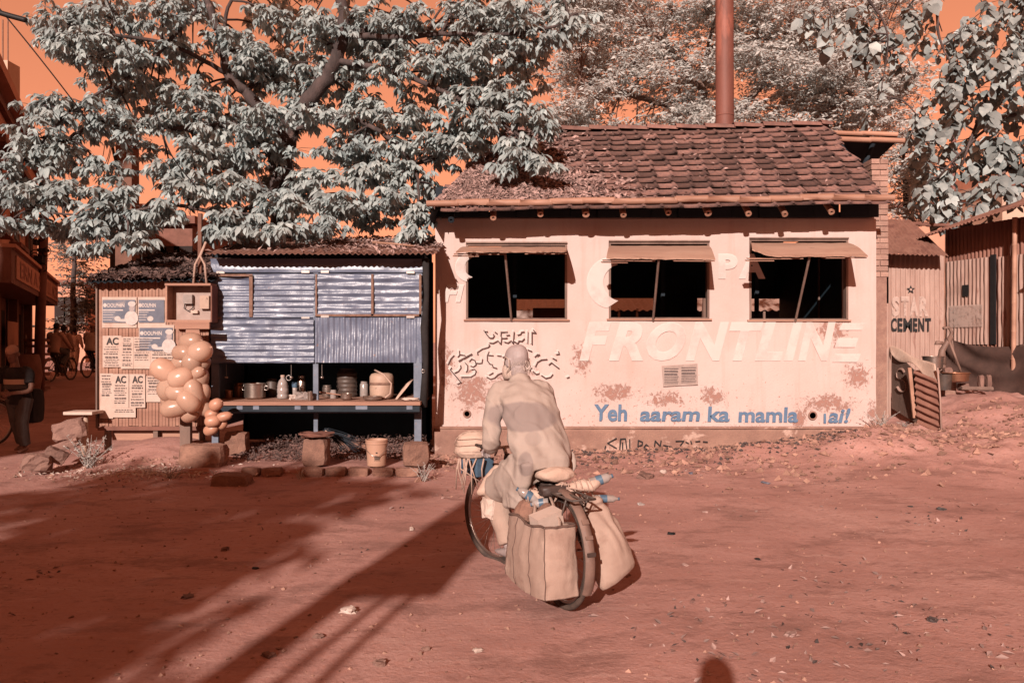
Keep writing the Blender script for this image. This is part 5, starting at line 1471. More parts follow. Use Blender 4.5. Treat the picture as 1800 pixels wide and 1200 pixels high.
def make_tree(name, label, cat, base, limbs, blobs, leaf, lsize, per, mat, seed, nparts=0, drop=.35, spread=.3, group=None, twig_r=.006, mode='spray', bark='bark', sub_r=.022):
    rg = np.random.RandomState(seed)
    root = thing(name, base, label, cat, group)
    # limbs: (ctrl points, r0, r1)
    sk = []
    for i, (ctrl, r0, r1) in enumerate(limbs):
        pts = curve_pts(ctrl, 7)
        pts = [p + rg.normal(0, r0 * .12, 3) for p in pts]
        m = len(pts)
        rs = [r0 + (r1 - r0) * (k / (m - 1)) ** .8 for k in range(m)]
        MB().tube(pts, rs, 12 if r0 > .08 else 8).build('trunk' if i == 0 else 'limb', MT[bark], root, True)
        sk += pts
    sk = np.array(sk)
    # clusters of leaves
    tw = MB()
    Lpos, Lx, Lz, Ls = [], [], [], []
    for (c, rad, n) in blobs:
        c = np.array(c, float); rad = np.array(rad, float)
        d = np.linalg.norm(sk - c, axis=1); d = d + 0.5 * np.maximum(0, sk[:, 2] - c[2] - .3)
        o = sk[d.argmin()]
        # one bough from the limb to the blob, then twigs
        mid = (o + c) / 2 + np.array([0, 0, .12 * np.linalg.norm(c - o)])
        bough = curve_pts([o, mid, c + rg.normal(0, .05, 3)], 5)
        L_ = np.linalg.norm(c - o)
        tw.tube(bough, [sub_r * (1 - .55 * k / (len(bough) - 1)) for k in range(len(bough))], 5, False)
        bo = np.array(bough[len(bough) // 2:])
        for j in range(n):
            q = rg.normal(0, 1, 3); q /= np.linalg.norm(q); q *= rg.rand() ** (.45)
            p = c + q * rad
            s = bo[np.linalg.norm(bo - p, axis=1).argmin()]
            if rg.rand() < .8:
                tw.tube([s, (s + p) / 2 + np.array([0, 0, .06 * np.linalg.norm(p - s)]), p], [twig_r, twig_r * .8, twig_r * .45], 3, False)
            out = p - s + rg.normal(0, .08, 3); out[2] *= .4
            out = out / (np.linalg.norm(out) + 1e-6)
            k = max(3, int(rg.normal(per, per * .2)))
            cs = rg.uniform(.8, 1.2)
            if mode == 'spray':       # drooping rosette at a twig end
                az = rg.uniform(0, 6.28) + np.arange(k) * 2.4
                el = rg.uniform(-.15, .35, k)
                rd = np.stack([np.cos(az), np.sin(az), np.zeros(k)], -1)
                dirs = nrm(rd * (.75 + .25 * rg.rand(k, 1)) + out * .55 + np.stack([np.zeros(k), np.zeros(k), -drop * (1 + 1.0 * rg.rand(k))], -1))
                pp = p - out * (spread * lsize * 1.6) * rg.rand(k, 1) + rg.normal(0, .12 * lsize, (k, 3))
            elif mode == 'string':    # leaves one below another on a hanging shoot
                t = np.linspace(0, 1, k)
                ln = lsize * k * .32
                sh = np.stack([out[0] * t * .35 * ln, out[1] * t * .35 * ln, -t ** 1.3 * ln * .55], -1)
                pp = p + sh
                tw.tube([p, p + sh[len(sh) // 2], p + sh[-1]], [twig_r * .7, twig_r * .6, twig_r * .4], 3, False)
                az = rg.uniform(0, 6.28) + np.arange(k) * 2.6 + rg.normal(0, .4, k)
                dirs = nrm(np.stack([np.cos(az), np.sin(az), -drop * (1 + 1.1 * rg.rand(k))], -1))
            else:                     # feathery: leaflets along level twigs
                t = rg.rand(k)
                ax = nrm(np.array([out[0] + rg.normal(0, .4), out[1] + rg.normal(0, .4), rg.normal(-.1, .25)]))
                pp = p + ax[None] * (t[:, None] - .3) * lsize * 5.0
                az = rg.uniform(0, 6.28, k)
                dirs = nrm(ax[None] * .7 + np.stack([np.cos(az), np.sin(az), rg.normal(-.15, .3, k)], -1))
            up = np.stack([rg.normal(0, .5, k), rg.normal(-1.0, .6, k), np.ones(k) * .75], -1) if mode == 'feather' else np.stack([rg.normal(0, .4, k), rg.normal(-.6, .4, k), np.ones(k)], -1)
            Lpos.append(pp); Lx.append(dirs); Lz.append(up); Ls.append(lsize * cs * rg.uniform(.65, 1.15, k))
    pos = np.concatenate(Lpos); fx = nrm(np.concatenate(Lx)); up = np.concatenate(Lz); sc = np.concatenate(Ls)
    fy = nrm(np.cross(up, fx)); fz = np.cross(fx, fy)
    tmpl = leaf_template(leaf)
    tw.build('twigs', MT[bark], root, True)
    sel = np.zeros(len(pos), bool)
    if nparts:
        # nearest leaves that lie inside the picture become leaves of their own
        px = 900 + pos[:, 0] / pos[:, 1] * FPX; py = 600 - (pos[:, 2] - CAMZ) / pos[:, 1] * FPX
        app = sc / pos[:, 1] * np.abs(fz[:, 1] * .6 + .4)
        ok = (px > 5) & (px < 1795) & (py > 5) & (pos[:, 1] > 3)
        # front-most leaf in each small screen cell is certain to be seen
        cell = {}
        order = np.argsort(pos[:, 1])
        for i in order:
            if not ok[i]: continue
            key = (int(px[i] // 14), int(py[i] // 14))
            if key not in cell: cell[key] = i
        cand = sorted(cell.values(), key=lambda i: -app[i])[:nparts]
        sel[cand] = True
        tv, tf = tmpl
        me = bpy.data.meshes.new('leaf')
        me.from_pydata([tuple(q) for q in tv], [], [tuple(int(i) for i in r_) for f in tf for r_ in f]); me.update()
        me.polygons.foreach_set('use_smooth', [True] * len(me.polygons)); me.materials.append(mat)
        inv = Matrix.Translation(root.location).inverted()
        for i in np.nonzero(sel)[0]:
            o = link(bpy.data.objects.new('leaf', me)); o.parent = root
            m3 = Matrix(((fx[i, 0], fy[i, 0], fz[i, 0]), (fx[i, 1], fy[i, 1], fz[i, 1]), (fx[i, 2], fy[i, 2], fz[i, 2])))
            o.matrix_local = inv @ Matrix.Translation(pos[i]) @ m3.to_4x4() @ Matrix.Scale(sc[i], 4)
    k = ~sel
    o = bake_leaves('crown', tmpl, pos[k], fx[k], fy[k], fz[k], sc[k], mat, root)
    o['kind'] = 'stuff'
    return root

def PB(px, py, Y, rx, ry, ryy, n):      # blob given in picture measures at its own distance
    k = Y / FPX
    return (tuple(P(px, py, Y)), (rx * k, ryy, ry * k), n)

# big pale tree over the stall
TA = [
    PB(120, 40, 12.2, 60, 50, .7, 20), PB(200, 20, 12.4, 70, 45, .7, 22), PB(290, 25, 12.0, 60, 40, .6, 16), PB(170, 100, 11.8, 80, 40, .6, 24), PB(140, 70, 11.6, 60, 40, .5, 16),
    PB(250, 110, 12.4, 60, 50, .6, 18), PB(90, 185, 11.6, 45, 30, .5, 14), PB(150, 190, 11.7, 70, 35, .6, 22), PB(60, 235, 11.4, 60, 30, .5, 18), PB(30, 290, 11.4, 55, 32, .5, 16), PB(110, 265, 11.8, 70, 30, .6, 20),
    PB(40, 345, 11.2, 60, 28, .5, 15), PB(120, 335, 11.3, 70, 30, .5, 20), PB(200, 335, 11.2, 50, 25, .4, 14), PB(15, 390, 11.3, 35, 16, .3, 7), PB(75, 392, 11.5, 45, 14, .4, 9),
    PB(170, 395, 11.0, 55, 20, .4, 15), PB(165, 432, 10.9, 28, 12, .25, 7), PB(235, 420, 10.9, 38, 17, .3, 11), PB(195, 375, 11.1, 60, 20, .4, 15), PB(270, 370, 11.2, 55, 25, .4, 16),
    PB(230, 225, 12.0, 55, 18, .5, 12), PB(305, 215, 12.2, 55, 20, .5, 14), PB(340, 175, 12.4, 60, 26, .6, 16), PB(380, 225, 12.2, 60, 25, .5, 18), PB(350, 270, 11.6, 55, 25, .5, 16), PB(300, 300, 11.7, 40, 22, .4, 12),
    PB(340, 335, 11.3, 60, 32, .5, 20), PB(410, 330, 11.4, 55, 28, .5, 18), PB(470, 210, 12.4, 55, 26, .6, 18), PB(545, 200, 12.0, 50, 25, .5, 16), PB(430, 270, 12.0, 45, 22, .4, 12),
    PB(420, 385, 11.2, 65, 24, .5, 24), PB(500, 360, 11.3, 60, 24, .5, 20), PB(560, 395, 11.2, 55, 24, .5, 20), PB(480, 405, 11.0, 65, 14, .35, 18), PB(390, 410, 11.0, 40, 14, .3, 12), PB(600, 355, 11.6, 55, 24, .5, 18),
    PB(640, 300, 12.0, 60, 24, .5, 20), PB(700, 310, 12.2, 55, 30, .5, 20), PB(690, 345, 11.8, 50, 20, .4, 15), PB(730, 375, 11.5, 35, 22, .35, 12), PB(720, 405, 11.4, 28, 14, .25, 8), PB(650, 380, 12.3, 45, 28, .4, 13), PB(740, 320, 12.4, 40, 30, .4, 13),
    PB(600, 265, 12.4, 60, 18, .5, 13), PB(690, 255, 12.2, 50, 16, .4, 11), PB(720, 205, 12.2, 60, 26, .5, 18), PB(770, 250, 12.0, 50, 26, .5, 16),
    PB(560, 35, 12.6, 55, 34, .6, 17), PB(480, 35, 12.8, 50, 30, .6, 13), PB(390, 60, 12.8, 38, 30, .5, 9), PB(440, 75, 13.2, 30, 26, .5, 6), PB(640, 45, 12.4, 55, 36, .6, 18), PB(620, 130, 12.8, 38, 26, .5, 9), PB(690, 110, 12.2, 60, 36, .6, 20),
    PB(730, 40, 12.2, 55, 36, .6, 18), PB(810, 30, 12.0, 65, 34, .6, 20), PB(900, 25, 11.8, 60, 28, .6, 17), PB(780, 110, 12.0, 60, 36, .6, 20), PB(860, 95, 11.8, 60, 36, .6, 19), PB(940, 70, 11.8, 45, 36, .5, 13), PB(985, 60, 11.9, 30, 30, .4, 8), PB(1010, 25, 12.0, 50, 25, .4, 10),
    PB(820, 170, 11.8, 60, 28, .5, 18), PB(890, 165, 11.5, 50, 24, .5, 15), PB(850, 215, 11.5, 60, 22, .5, 16), PB(930, 200, 11.4, 40, 20, .4, 11), PB(970, 225, 11.4, 30, 12, .25, 7), PB(905, 250, 11.3, 35, 14, .3, 8), PB(910, 268, 11.1, 32, 12, .25, 8), PB(960, 285, 11.0, 32, 13, .25, 9), PB(880, 292, 11.1, 26, 10, .2, 6), PB(815, 255, 11.7, 40, 18, .4, 10),
    PB(520, 300, 12.6, 40, 30, .4, 8), PB(560, 315, 12.3, 50, 24, .4, 11), PB(480, 130, 13.4, 40, 30, .5, 7), PB(530, 110, 13.5, 35, 30, .5, 6), PB(660, 190, 12.8, 30, 18, .4, 6), PB(300, 80, 12.8, 50, 30, .5, 10),
]
# a second, deeper layer of boughs behind each one in front
rg_ = np.random.RandomState(15)
for (c_, r_, n_) in list(TA):
    d_ = rg_.uniform(.7, 1.5); c2 = (c_[0] * (1 + d_ / c_[1]) + rg_.normal(0, .22), c_[1] + d_, CAMZ + (c_[2] - CAMZ) * (1 + d_ / c_[1]) + rg_.normal(0, .16))
    TA.append((c2, tuple(q * .95 for q in r_), int(n_ * .8)))
for i_ in range(56):
    TA.append(PB(rg_.uniform(280, 1010), rg_.uniform(-20, 300), rg_.uniform(12.6, 13.8), rg_.uniform(36, 60), rg_.uniform(20, 34), .5, 9))
for i_ in range(46):
    TA.append(PB(rg_.uniform(120, 1000), rg_.uniform(-10, 330), rg_.uniform(13.2, 14.6), rg_.uniform(40, 65), rg_.uniform(22, 38), .5, 11))
TA = [(a, b, int(c * 1.45) + 2) for a, b, c in TA]
trunkA = V(PX(500, 13.3), 13.3, 0)
big_tree = make_tree('broadleaf_tree', 'big pale leaved tree spreading over the stall and the tiled roof', 'tree', tuple(trunkA), [
    ([trunkA + V(0, 0, -.1), P(502, 430, 13.3), P(497, 300, 13.3), P(505, 215, 13.2)], .25, .17),
    ([P(505, 220, 13.2), P(545, 175, 12.9), P(590, 105, 12.7), P(605, 40, 12.6), P(590, -60, 12.6)], .15, .08),
    ([P(500, 240, 13.2), P(440, 170, 13.2), P(400, 130, 13.1), P(385, 60, 13.0), P(345, -40, 13.0)], .11, .05),
    ([P(495, 300, 13.2), P(430, 225, 12.6), P(320, 228, 12.2), P(190, 212, 12.0), P(110, 250, 11.7)], .07, .02),
    ([P(505, 230, 13.2), P(600, 205, 12.7), P(680, 240, 12.3), P(730, 300, 12.1), P(735, 370, 11.7)], .055, .018),
    ([P(600, 60, 12.6), P(690, 66, 12.3), P(790, 60, 12.0), P(900, 60, 11.8), P(1000, 40, 11.9)], .06, .018),
    ([P(590, 105, 12.7), P(700, 130, 12.3), P(800, 170, 11.9), P(890, 220, 11.5), P(950, 275, 11.1)], .055, .014),
    ([P(400, 130, 13.1), P(300, 80, 12.6), P(180, 60, 12.2), P(100, 60, 12.0)], .045, .015),
    ([P(400, 130, 13.1), P(395, 40, 12.9), P(430, -50, 12.8)], .05, .02),
    ([P(497, 310, 13.2), P(460, 350, 12.2), P(400, 375, 11.4), P(300, 360, 11.2), P(180, 380, 11.1), P(60, 370, 11.3)], .05, .012),
    ([P(500, 330, 13.2), P(570, 355, 12.0), P(650, 350, 11.9)], .05, .015),
    ([P(345, 20, 13.0), P(250, 120, 12.3), P(130, 190, 11.8), P(50, 280, 11.4)], .035, .012),
], TA, 'long', .155, 13, MT['leafA'], 3, 300, drop=.42, twig_r=.006)

# fine leaved tree behind the house
rg_ = np.random.RandomState(5)
TB = []
for i in range(225):
    px = rg_.uniform(985, 1590); py = rg_.uniform(-60, 300)
    if abs(px - 1130) < 30 and abs(py - 60) < 22: continue
    TB.append(PB(px, py, rg_.uniform(20.5, 25), rg_.uniform(36, 58), rg_.uniform(20, 34), .7, 30))
tB = V(PX(1250, 23), 23, 0)
make_tree('feathery_tree', 'fine leaved pale tree rising behind the tiled roof and chimney', 'tree', tuple(tB), [
    ([tB, P(1252, 400, 23), P(1240, 250, 23), P(1230, 150, 23), P(1150, 60, 22.5)], .3, .06),
    ([P(1240, 250, 23), P(1330, 160, 22.5), P(1370, 90, 22.3), P(1400, 0, 22)], .14, .04),
    ([P(1240, 280, 23), P(1420, 220, 22.5), P(1540, 120, 22)], .12, .04),
    ([P(1235, 200, 23), P(1120, 170, 22), P(1020, 140, 21.5)], .12, .04),
    ([P(1230, 150, 23), P(1250, 60, 22.6), P(1270, -40, 22)], .09, .03)], TB, 'quad', .15, 20, MT['leafB'], 6, 0, mode='feather', twig_r=.007, bark='wood')
TD = [PB(rg_.uniform(1560, 1625), rg_.uniform(265, 385), rg_.uniform(16.5, 18.5), 24, 18, .5, 16) for i in range(26)]
tD = V(PX(1590, 17.5), 17.5, .3)
make_tree('feathery_tree', 'small dense grey tree between the tiled house and cement shed', 'tree', tuple(tD), [([tD, P(1590, 450, 17.5), P(1592, 330, 17.5), P(1588, 270, 17.5)], .12, .03)], TD, 'quad', .10, 15, MT['leafB'], 8, 0, mode='feather')

# broad leaved tree hanging in from the right
TC = []
for (px, py, rx, ry, n) in ((1770, 30, 45, 30, 11), (1700, 60, 40, 30, 9), (1745, 100, 45, 30, 11), (1790, 130, 30, 30, 7), (1690, 110, 30, 20, 6), (1660, 130, 30, 18, 6), (1720, 160, 40, 22, 9), (1650, 165, 24, 14, 5),
                        (1780, 190, 30, 24, 7), (1700, 200, 40, 18, 7), (1625, 205, 22, 14, 4), (1660, 215, 26, 14, 5), (1640, 250, 22, 14, 4), (1745, 235, 34, 18, 7), (1790, 245, 24, 18, 5), (1700, 250, 30, 14, 5),
                        (1760, 275, 34, 16, 7), (1710, 285, 26, 14, 5), (1795, 300, 24, 16, 5), (1680, 300, 22, 12, 4), (1650, 320, 24, 14, 5), (1625, 300, 16, 12, 3), (1700, 335, 30, 16, 6), (1745, 320, 24, 14, 5), (1640, 350, 22, 14, 4), (1665, 365, 22, 10, 4), (1710, 368, 22, 8, 3), (1620, 335, 14, 12, 2),
                        (1445, 20, 24, 26, 5), (1465, 50, 16, 12, 2), (1520, 20, 26, 22, 5), (1545, 45, 26, 22, 5), (1515, 70, 22, 16, 3), (1590, 25, 20, 18, 3), (1500, 90, 12, 10, 2), (1560, 80, 18, 14, 3), (1585, 95, 10, 12, 2), (1570, 120, 8, 8, 1), (1545, 155, 7, 7, 1), (1540, 180, 9, 8, 1), (1625, 20, 24, 14, 3), (1645, 55, 8, 10, 1), (1790, 60, 30, 40, 8), (1735, 20, 40, 24, 8)):
    TC.append(PB(px, py, 15.6 + rg_.uniform(-.7, .9), rx, ry, .5, n))
for i_ in range(26):
    TC.append(PB(rg_.uniform(1815, 2080), rg_.uniform(-120, 300), 15.8 + rg_.uniform(-.7, .9), 40, 28, .5, 8))
tC = V(12.6, 16, .3)
make_tree('broadleaf_tree', 'round leaved tree whose branches hang in at the upper right', 'tree', tuple(tC), [
    ([tC, V(12.4, 16, 3), V(12.2, 16, 6), V(12.0, 16, 9)], .35, .2),
    ([V(12.2, 16, 6.5), P(1790, 120, 15.9), P(1740, 160, 15.8), P(1690, 290, 15.5)], .08, .02),
    ([V(12.1, 16, 8), P(1780, -40, 15.8), P(1650, -20, 15.6), P(1520, -10, 15.6), P(1440, -5, 15.6)], .10, .02),
    ([V(12.2, 16, 6), P(1800, 200, 15.7), P(1730, 230, 15.7), P(1650, 310, 15.6)], .06, .015),
    ([V(12.2, 16, 4.6), P(1810, 290, 15.8), P(1740, 320, 15.7), P(1670, 355, 15.6)], .05, .012),
    ([P(1650, -20, 15.6), P(1650, 60, 15.6), P(1680, 130, 15.6)], .04, .012),
    ([P(1520, -10, 15.6), P(1560, 60, 15.6), P(1548, 170, 15.6)], .03, .008)], TC, 'broad', .25, 9, MT['leafC'], 12, 300, drop=.55, mode='string', sub_r=.022, twig_r=.009)

# dark street tree on the left
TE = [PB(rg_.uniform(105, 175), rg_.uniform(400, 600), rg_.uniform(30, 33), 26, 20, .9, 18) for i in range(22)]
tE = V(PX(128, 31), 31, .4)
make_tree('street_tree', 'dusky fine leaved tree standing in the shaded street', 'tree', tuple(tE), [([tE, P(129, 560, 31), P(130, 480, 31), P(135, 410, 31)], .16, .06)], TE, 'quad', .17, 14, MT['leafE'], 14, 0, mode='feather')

# weeds
def weed(px, py, Y, h, n, label, seed, spread=.2):
    rr = random.Random(seed)
    base = P(px, py, Y); base.z = gz(base.x, base.y)
    t = thing('weed', base, label, 'weed', 'pale weeds on the verge')
    st = MB(); lf = MB()
    for i in range(n):
        a = rr.uniform(0, 6.28); l = h * rr.uniform(.5, 1)
        e = base + V(math.cos(a) * spread * rr.random(), math.sin(a) * spread * .6 * rr.random(), l)
        st.tube([base + V(rr.gauss(0, .03), rr.gauss(0, .03), 0), base.lerp(e, .5) + V(0, 0, .02), e], [.004, .003, .002], 4, False)
        for k in range(9):
            c = base.lerp(e, rr.uniform(.25, 1)); s = h * .10 * rr.uniform(.6, 1.2)
            u = V(rr.gauss(0, 1), rr.gauss(0, 1), rr.gauss(.2, .6)).normalized(); w = u.orthogonal().normalized()
            lf.add([c, c + u * s * .5 + w * s * .22, c + u * s, c + u * s * .5 - w * s * .22], [(0, 1, 2, 3)])
    st.build('stem', MT['weed'], t); o = lf.build('foliage', MT['weed'], t); o['kind'] = 'stuff'
weed(158, 800, 9.9, .42, 26, 'bushy pale weed growing below the plank seat', 1, .35)
weed(744, 846, 9.2, .22, 14, 'pale weed tuft at the foot of the house corner', 2)
weed(300, 838, 9.3, .16, 14, 'low pale weed in front of the broad laterite block', 3, .35)
weed(1550, 752, 11.2, .22, 18, 'pale weed growing at the right end of the house wall', 4, .3)
weed(1590, 726, 12.0, .12, 10, 'small weed below the lettered barrier board', 5)
weed(385, 832, 9.2, .14, 8, 'tiny weed beside the flat broken slab', 6)
weed(528, 834, 9.3, .12, 8, 'tiny weed at the left end of the brick edging', 7)

# ------------------------------------------------------------------ bicycles and people
def bicycle(Rr, heading, label, steer=0.0, RW=.345, base=1.08, mat='bike_dark', detail=True, gcol='guard', lean=0.0, bars=.27):
    """Rr: rear contact point; heading angle from +Y towards -X. returns root and point function"""
    Rr = Vector(Rr)
    h = V(-math.sin(heading), math.cos(heading), 0); s = V(math.cos(heading), math.sin(heading), 0)
    def B(a, b, c): return Rr + h * a + s * (b + lean * c) + V(0, 0, c)
    t = thing('bicycle', Rr, label, 'bicycle')
    hs = (Matrix.Rotation(steer, 3, 'Z') @ h); ss = (Matrix.Rotation(steer, 3, 'Z') @ s)
    n = 44 if detail else 20
    for (c, ax) in ((B(0, 0, RW), s), (B(base, 0, RW), ss)):
        w = MB().torus(c, ax, RW - .018, .019, n, 8).build('wheel', MT['rubber'], t, True)
        MB().torus(c, ax, RW - .046, .011, n, 6).build('rim', MT['chrome'] if detail else MT[mat], w, True)
        sp = MB(); e = (V(0, 0, 1) - ax * ax.z).normalized(); g_ = ax.cross(e)
        for k in range(28 if detail else 10):
            a = 2 * math.pi * k / (28 if detail else 10); d = e * math.cos(a) + g_ * math.sin(a)
            sp.tube([c + ax * (.03 if k % 2 else -.03), c + d * (RW - .05)], .0016 if detail else .004, 3, False)
        sp.build('spokes', MT['chrome'], w)
        MB().tube([c - ax * .05, c + ax * .05], .02, 8).build('hub', MT[mat], w)
    # frame
    bb = B(.45, 0, .28); st = B(.28, 0, .72); ht = B(.86, 0, .80); hb = B(.91, 0, .64)
    f = MB()
    for a, b in ((bb, st), (bb, hb), (st + (bb - st) * .1, ht)): f.tube([a, b], .016, 8)
    f.tube([hb - (hb - ht) * .15, ht + (ht - hb) * .1], .02, 8)
    for q in (-1, 1):
        f.tube([B(0, .055 * q, RW), bb + s * .03 * q], .010, 6); f.tube([B(0, .055 * q, RW), st + (bb - st) * .12 + s * .02 * q], .009, 6)
    f.build('frame', MT[mat], t, True)
    fk = MB()
    for q in (-1, 1): fk.tube([B(base, 0, RW) + ss * .05 * q, hb + hs * .06 + ss * .045 * q - V(0, 0, .06), hb + ss * .03 * q], .012, 6)
    fk.build('fork', MT[mat], t, True)
    gl = ht + V(0, 0, .06)
    bar = MB()
    gL = gl - ss * bars - hs * .17 + V(0, 0, .02); gR = gl + ss * bars - hs * .17 + V(0, 0, .02)
    bar.tube([gL, gl - ss * bars + hs * .01 + V(0, 0, .04), gl - ss * .1 + hs * .03, gl + ss * .1 + hs * .03, gl + ss * bars + hs * .01 + V(0, 0, .04), gR], .011, 8)
    bar.tube([ht, gl + hs * .03], .013, 8)
    bar.build('handlebar', MT['chrome'], t, True)
    for g_ in (gL, gR): MB().tube([g_, g_ + hs * .12 + V(0, 0, .015)], .017, 8).build('grip', MT['rubber'], t, True)
    cr = MB(); cr.tube([bb - s * .05 , bb + s * .05], .022, 8)
    pedL = bb - s * .12 + h * .11 - V(0, 0, .12); pedR = bb + s * .12 - h * .11 + V(0, 0, .12)
    cr.tube([bb - s * .05, pedL + s * .06], .010, 6); cr.tube([bb + s * .05, pedR - s * .06], .010, 6)
    cr.torus(bb + s * .045, s, .09, .006, 28, 5)
    cr.build('crank', MT[mat], t, True)
    for pd in (pedL, pedR): MB().box(pd, (.09, .10, .022), (0, 0, heading)).build('pedal', MT['rubber'], t)
    # mudguards
    def guard(c, ax, a0, a1, r):
        e = (V(0, 0, 1) - ax * ax.z).normalized(); g2 = ax.cross(e)
        vs = []; fs = []; k = 24
        for i in range(k + 1):
            a = R(a0 + (a1 - a0) * i / k); d = e * math.cos(a) + g2 * math.sin(a)
            for (w_, dr) in ((-.03, -.014), (-.016, 0), (.016, 0), (.03, -.014)): vs.append(c + d * (r + dr) + ax * w_)
            for (w_, dr) in ((-.03, -.017), (-.016, -.003), (.016, -.003), (.03, -.017)): vs.append(c + d * (r + dr) + ax * w_)
        for i in range(k):
            for j in range(3):
                fs.append((8 * i + j, 8 * i + j + 1, 8 * i + 8 + j + 1, 8 * i + 8 + j)); fs.append((8 * i + 4 + j, 8 * i + 12 + j, 8 * i + 12 + j + 1, 8 * i + 4 + j + 1))
        return MB().add(vs, fs).build('mudguard', MT[gcol], t, True)
    rg2 = guard(B(0, 0, RW), s, -30, 118, RW + .03)
    guard(B(base, 0, RW), ss, -40, 95, RW + .028)
    # saddle
    sc_ = st + V(0, 0, .02)
    MB().tube([st, st + (st - bb).normalized() * .07], .013, 8).build('seat_post', MT['chrome'], t)
    return t, B, h, s, dict(gL=gL, gR=gR, pedL=pedL, pedR=pedR, hs=hs, ss=ss, rear_guard=rg2, seat=sc_, ht=ht)

def hand(mb, wrist, d, side, palm_n, grip=None, s=1.0):
    """palm with four bent fingers and a thumb; d: hand direction, side: towards the thumb, palm_n: facing of the palm"""
    d = Vector(d).normalized(); side = Vector(side); side = (side - d * side.dot(d)).normalized(); pn = Vector(palm_n); pn = (pn - d * pn.dot(d)).normalized()
    w = Vector(wrist)
    mb.rings([(w, side * .024 * s, pn * .018 * s), (w + d * .03 * s, side * .034 * s, pn * .016 * s), (w + d * .075 * s, side * .042 * s, pn * .014 * s), (w + d * .095 * s, side * .038 * s, pn * .011 * s)], 12)
    for k, (o, L) in enumerate(((.031, .072), (.011, .080), (-.011, .074), (-.031, .058))):
        b = w + d * .088 * s + side * o * s
        p1 = b + (d * .72 + pn * .55).normalized() * L * .42 * s
        p2 = p1 + (d * .05 + pn * 1.0).normalized() * L * .34 * s
        p3 = p2 + (-d * .75 + pn * .55).normalized() * L * .26 * s
        mb.tube([b - d * .012 * s, p1, p2, p3], [.0095 * s, .009 * s, .0085 * s, .007 * s], 8)
    b = w + d * .03 * s + side * .030 * s
    p1 = b + (side * .75 + d * .6 + pn * .25).normalized() * .038 * s; p2 = p1 + (d * .6 + pn * .8 + side * .05).normalized() * .032 * s; p3 = p2 + (pn * .7 - side * .6 + d * .2).normalized() * .022 * s
    mb.tube([b - side * .01 * s, p1, p2, p3], [.012 * s, .0105 * s, .0095 * s, .008 * s], 8)

def head(mb, c, f, up, s=1.0, neck=None):
    """c centre of skull, f facing, up"""
    f = Vector(f).normalized(); up = Vector(up); up = (up - f * up.dot(f)).normalized(); r = f.cross(up)
    c = Vector(c)
    rows = []
    for (z, w, d_, off) in ((.118, .012, .014, -.012), (.110, .040, .050, -.012), (.090, .062, .078, -.010), (.055, .075, .095, -.006), (.015, .077, .098, -.002), (-.02, .073, .090, .004), (-.055, .064, .072, .018), (-.085, .056, .058, .030), (-.108, .044, .046, .038), (-.122, .020, .024, .042)):
        rows.append((c + up * z * s + f * off * s, r * w * s, f * d_ * s))
    mb.rings(rows, 20)
    # nose, brow, lips, ears
    mb.tube([c + f * .092 * s + up * .02 * s, c + f * .112 * s - up * .022 * s, c + f * .095 * s - up * .036 * s], [.009 * s, .014 * s, .010 * s], 8)
    mb.ell(c + f * .078 * s + up * .028 * s, (.05 * s, .02 * s, .012 * s), rot=Matrix((r, f, up)).transposed(), nu=10, nv=6)
    mb.ell(c + f * .082 * s - up * .066 * s, (.022 * s, .012 * s, .009 * s), rot=Matrix((r, f, up)).transposed(), nu=10, nv=6)
    for q in (-1, 1):
        mb.ell(c + r * .079 * s * q - f * .012 * s - up * .012 * s, (.012 * s, .020 * s, .033 * s), rot=Matrix((r, f, up)).transposed(), nu=10, nv=8)
        mb.torus(c + r * .086 * s * q - f * .014 * s - up * .008 * s, r, .022 * s, .006 * s, 14, 6)
    if neck is not None:
        mb.tube([c - up * .05 * s - f * .015 * s, (c + Vector(neck)) / 2 - f * .01 * s - up * .03 * s, Vector(neck)], [.056 * s, .056 * s, .066 * s], 12)
    return r, f, up

def limb(mb, pts, rs, n=12): mb.tube(curve_pts(pts, 4), list(np.interp(np.linspace(0, 1, (len(pts) - 1) * 4 + 1), np.linspace(0, 1, len(rs)), rs)), n)

# ---- the old man on the laden bicycle
HEAD = R(23)
bike, B, bh, bs_, bk_ = bicycle((.30, 4.80, gz(.30, 4.8)), HEAD, 'heavily laden old bicycle ridden away from the camera', steer=R(19))
# patch plate and buckle on the rear mudguard
for (a, w_, L) in ((R(52), .042, .03), (R(66), .045, .022)):
    d = V(0, 0, 1) * math.cos(a) + bs_.cross(V(0, 0, 1)) * math.sin(a)
    MB().box(B(0, 0, .345) + d * .378, (w_, L, .008), Matrix((bs_, bs_.cross(d), d)).transposed()).build('guard_plate', MT['guard'], bike)
d = V(0, 0, 1) * math.cos(R(80)) + bs_.cross(V(0, 0, 1)) * math.sin(R(80))
MB().box(B(0, 0, .345) + d * .378, (.05, .022, .012), Matrix((bs_, bs_.cross(d), d)).transposed()).build('buckle', MT['leather'], bike)
# carrier rack
rk = MB()
for q in (-.075, 0, .075): rk.tube([B(-.28, q, .70), B(.18, q, .70)], .007, 6)
for a in (-.28, -.05, .18): rk.tube([B(a, -.075, .70), B(a, .075, .70)], .007, 6)
for q in (-.07, .07): rk.tube([B(-.2, q, .70), B(0, q, .345)], .006, 6)
rk.build('carrier', MT['bike_dark'], bike, True)
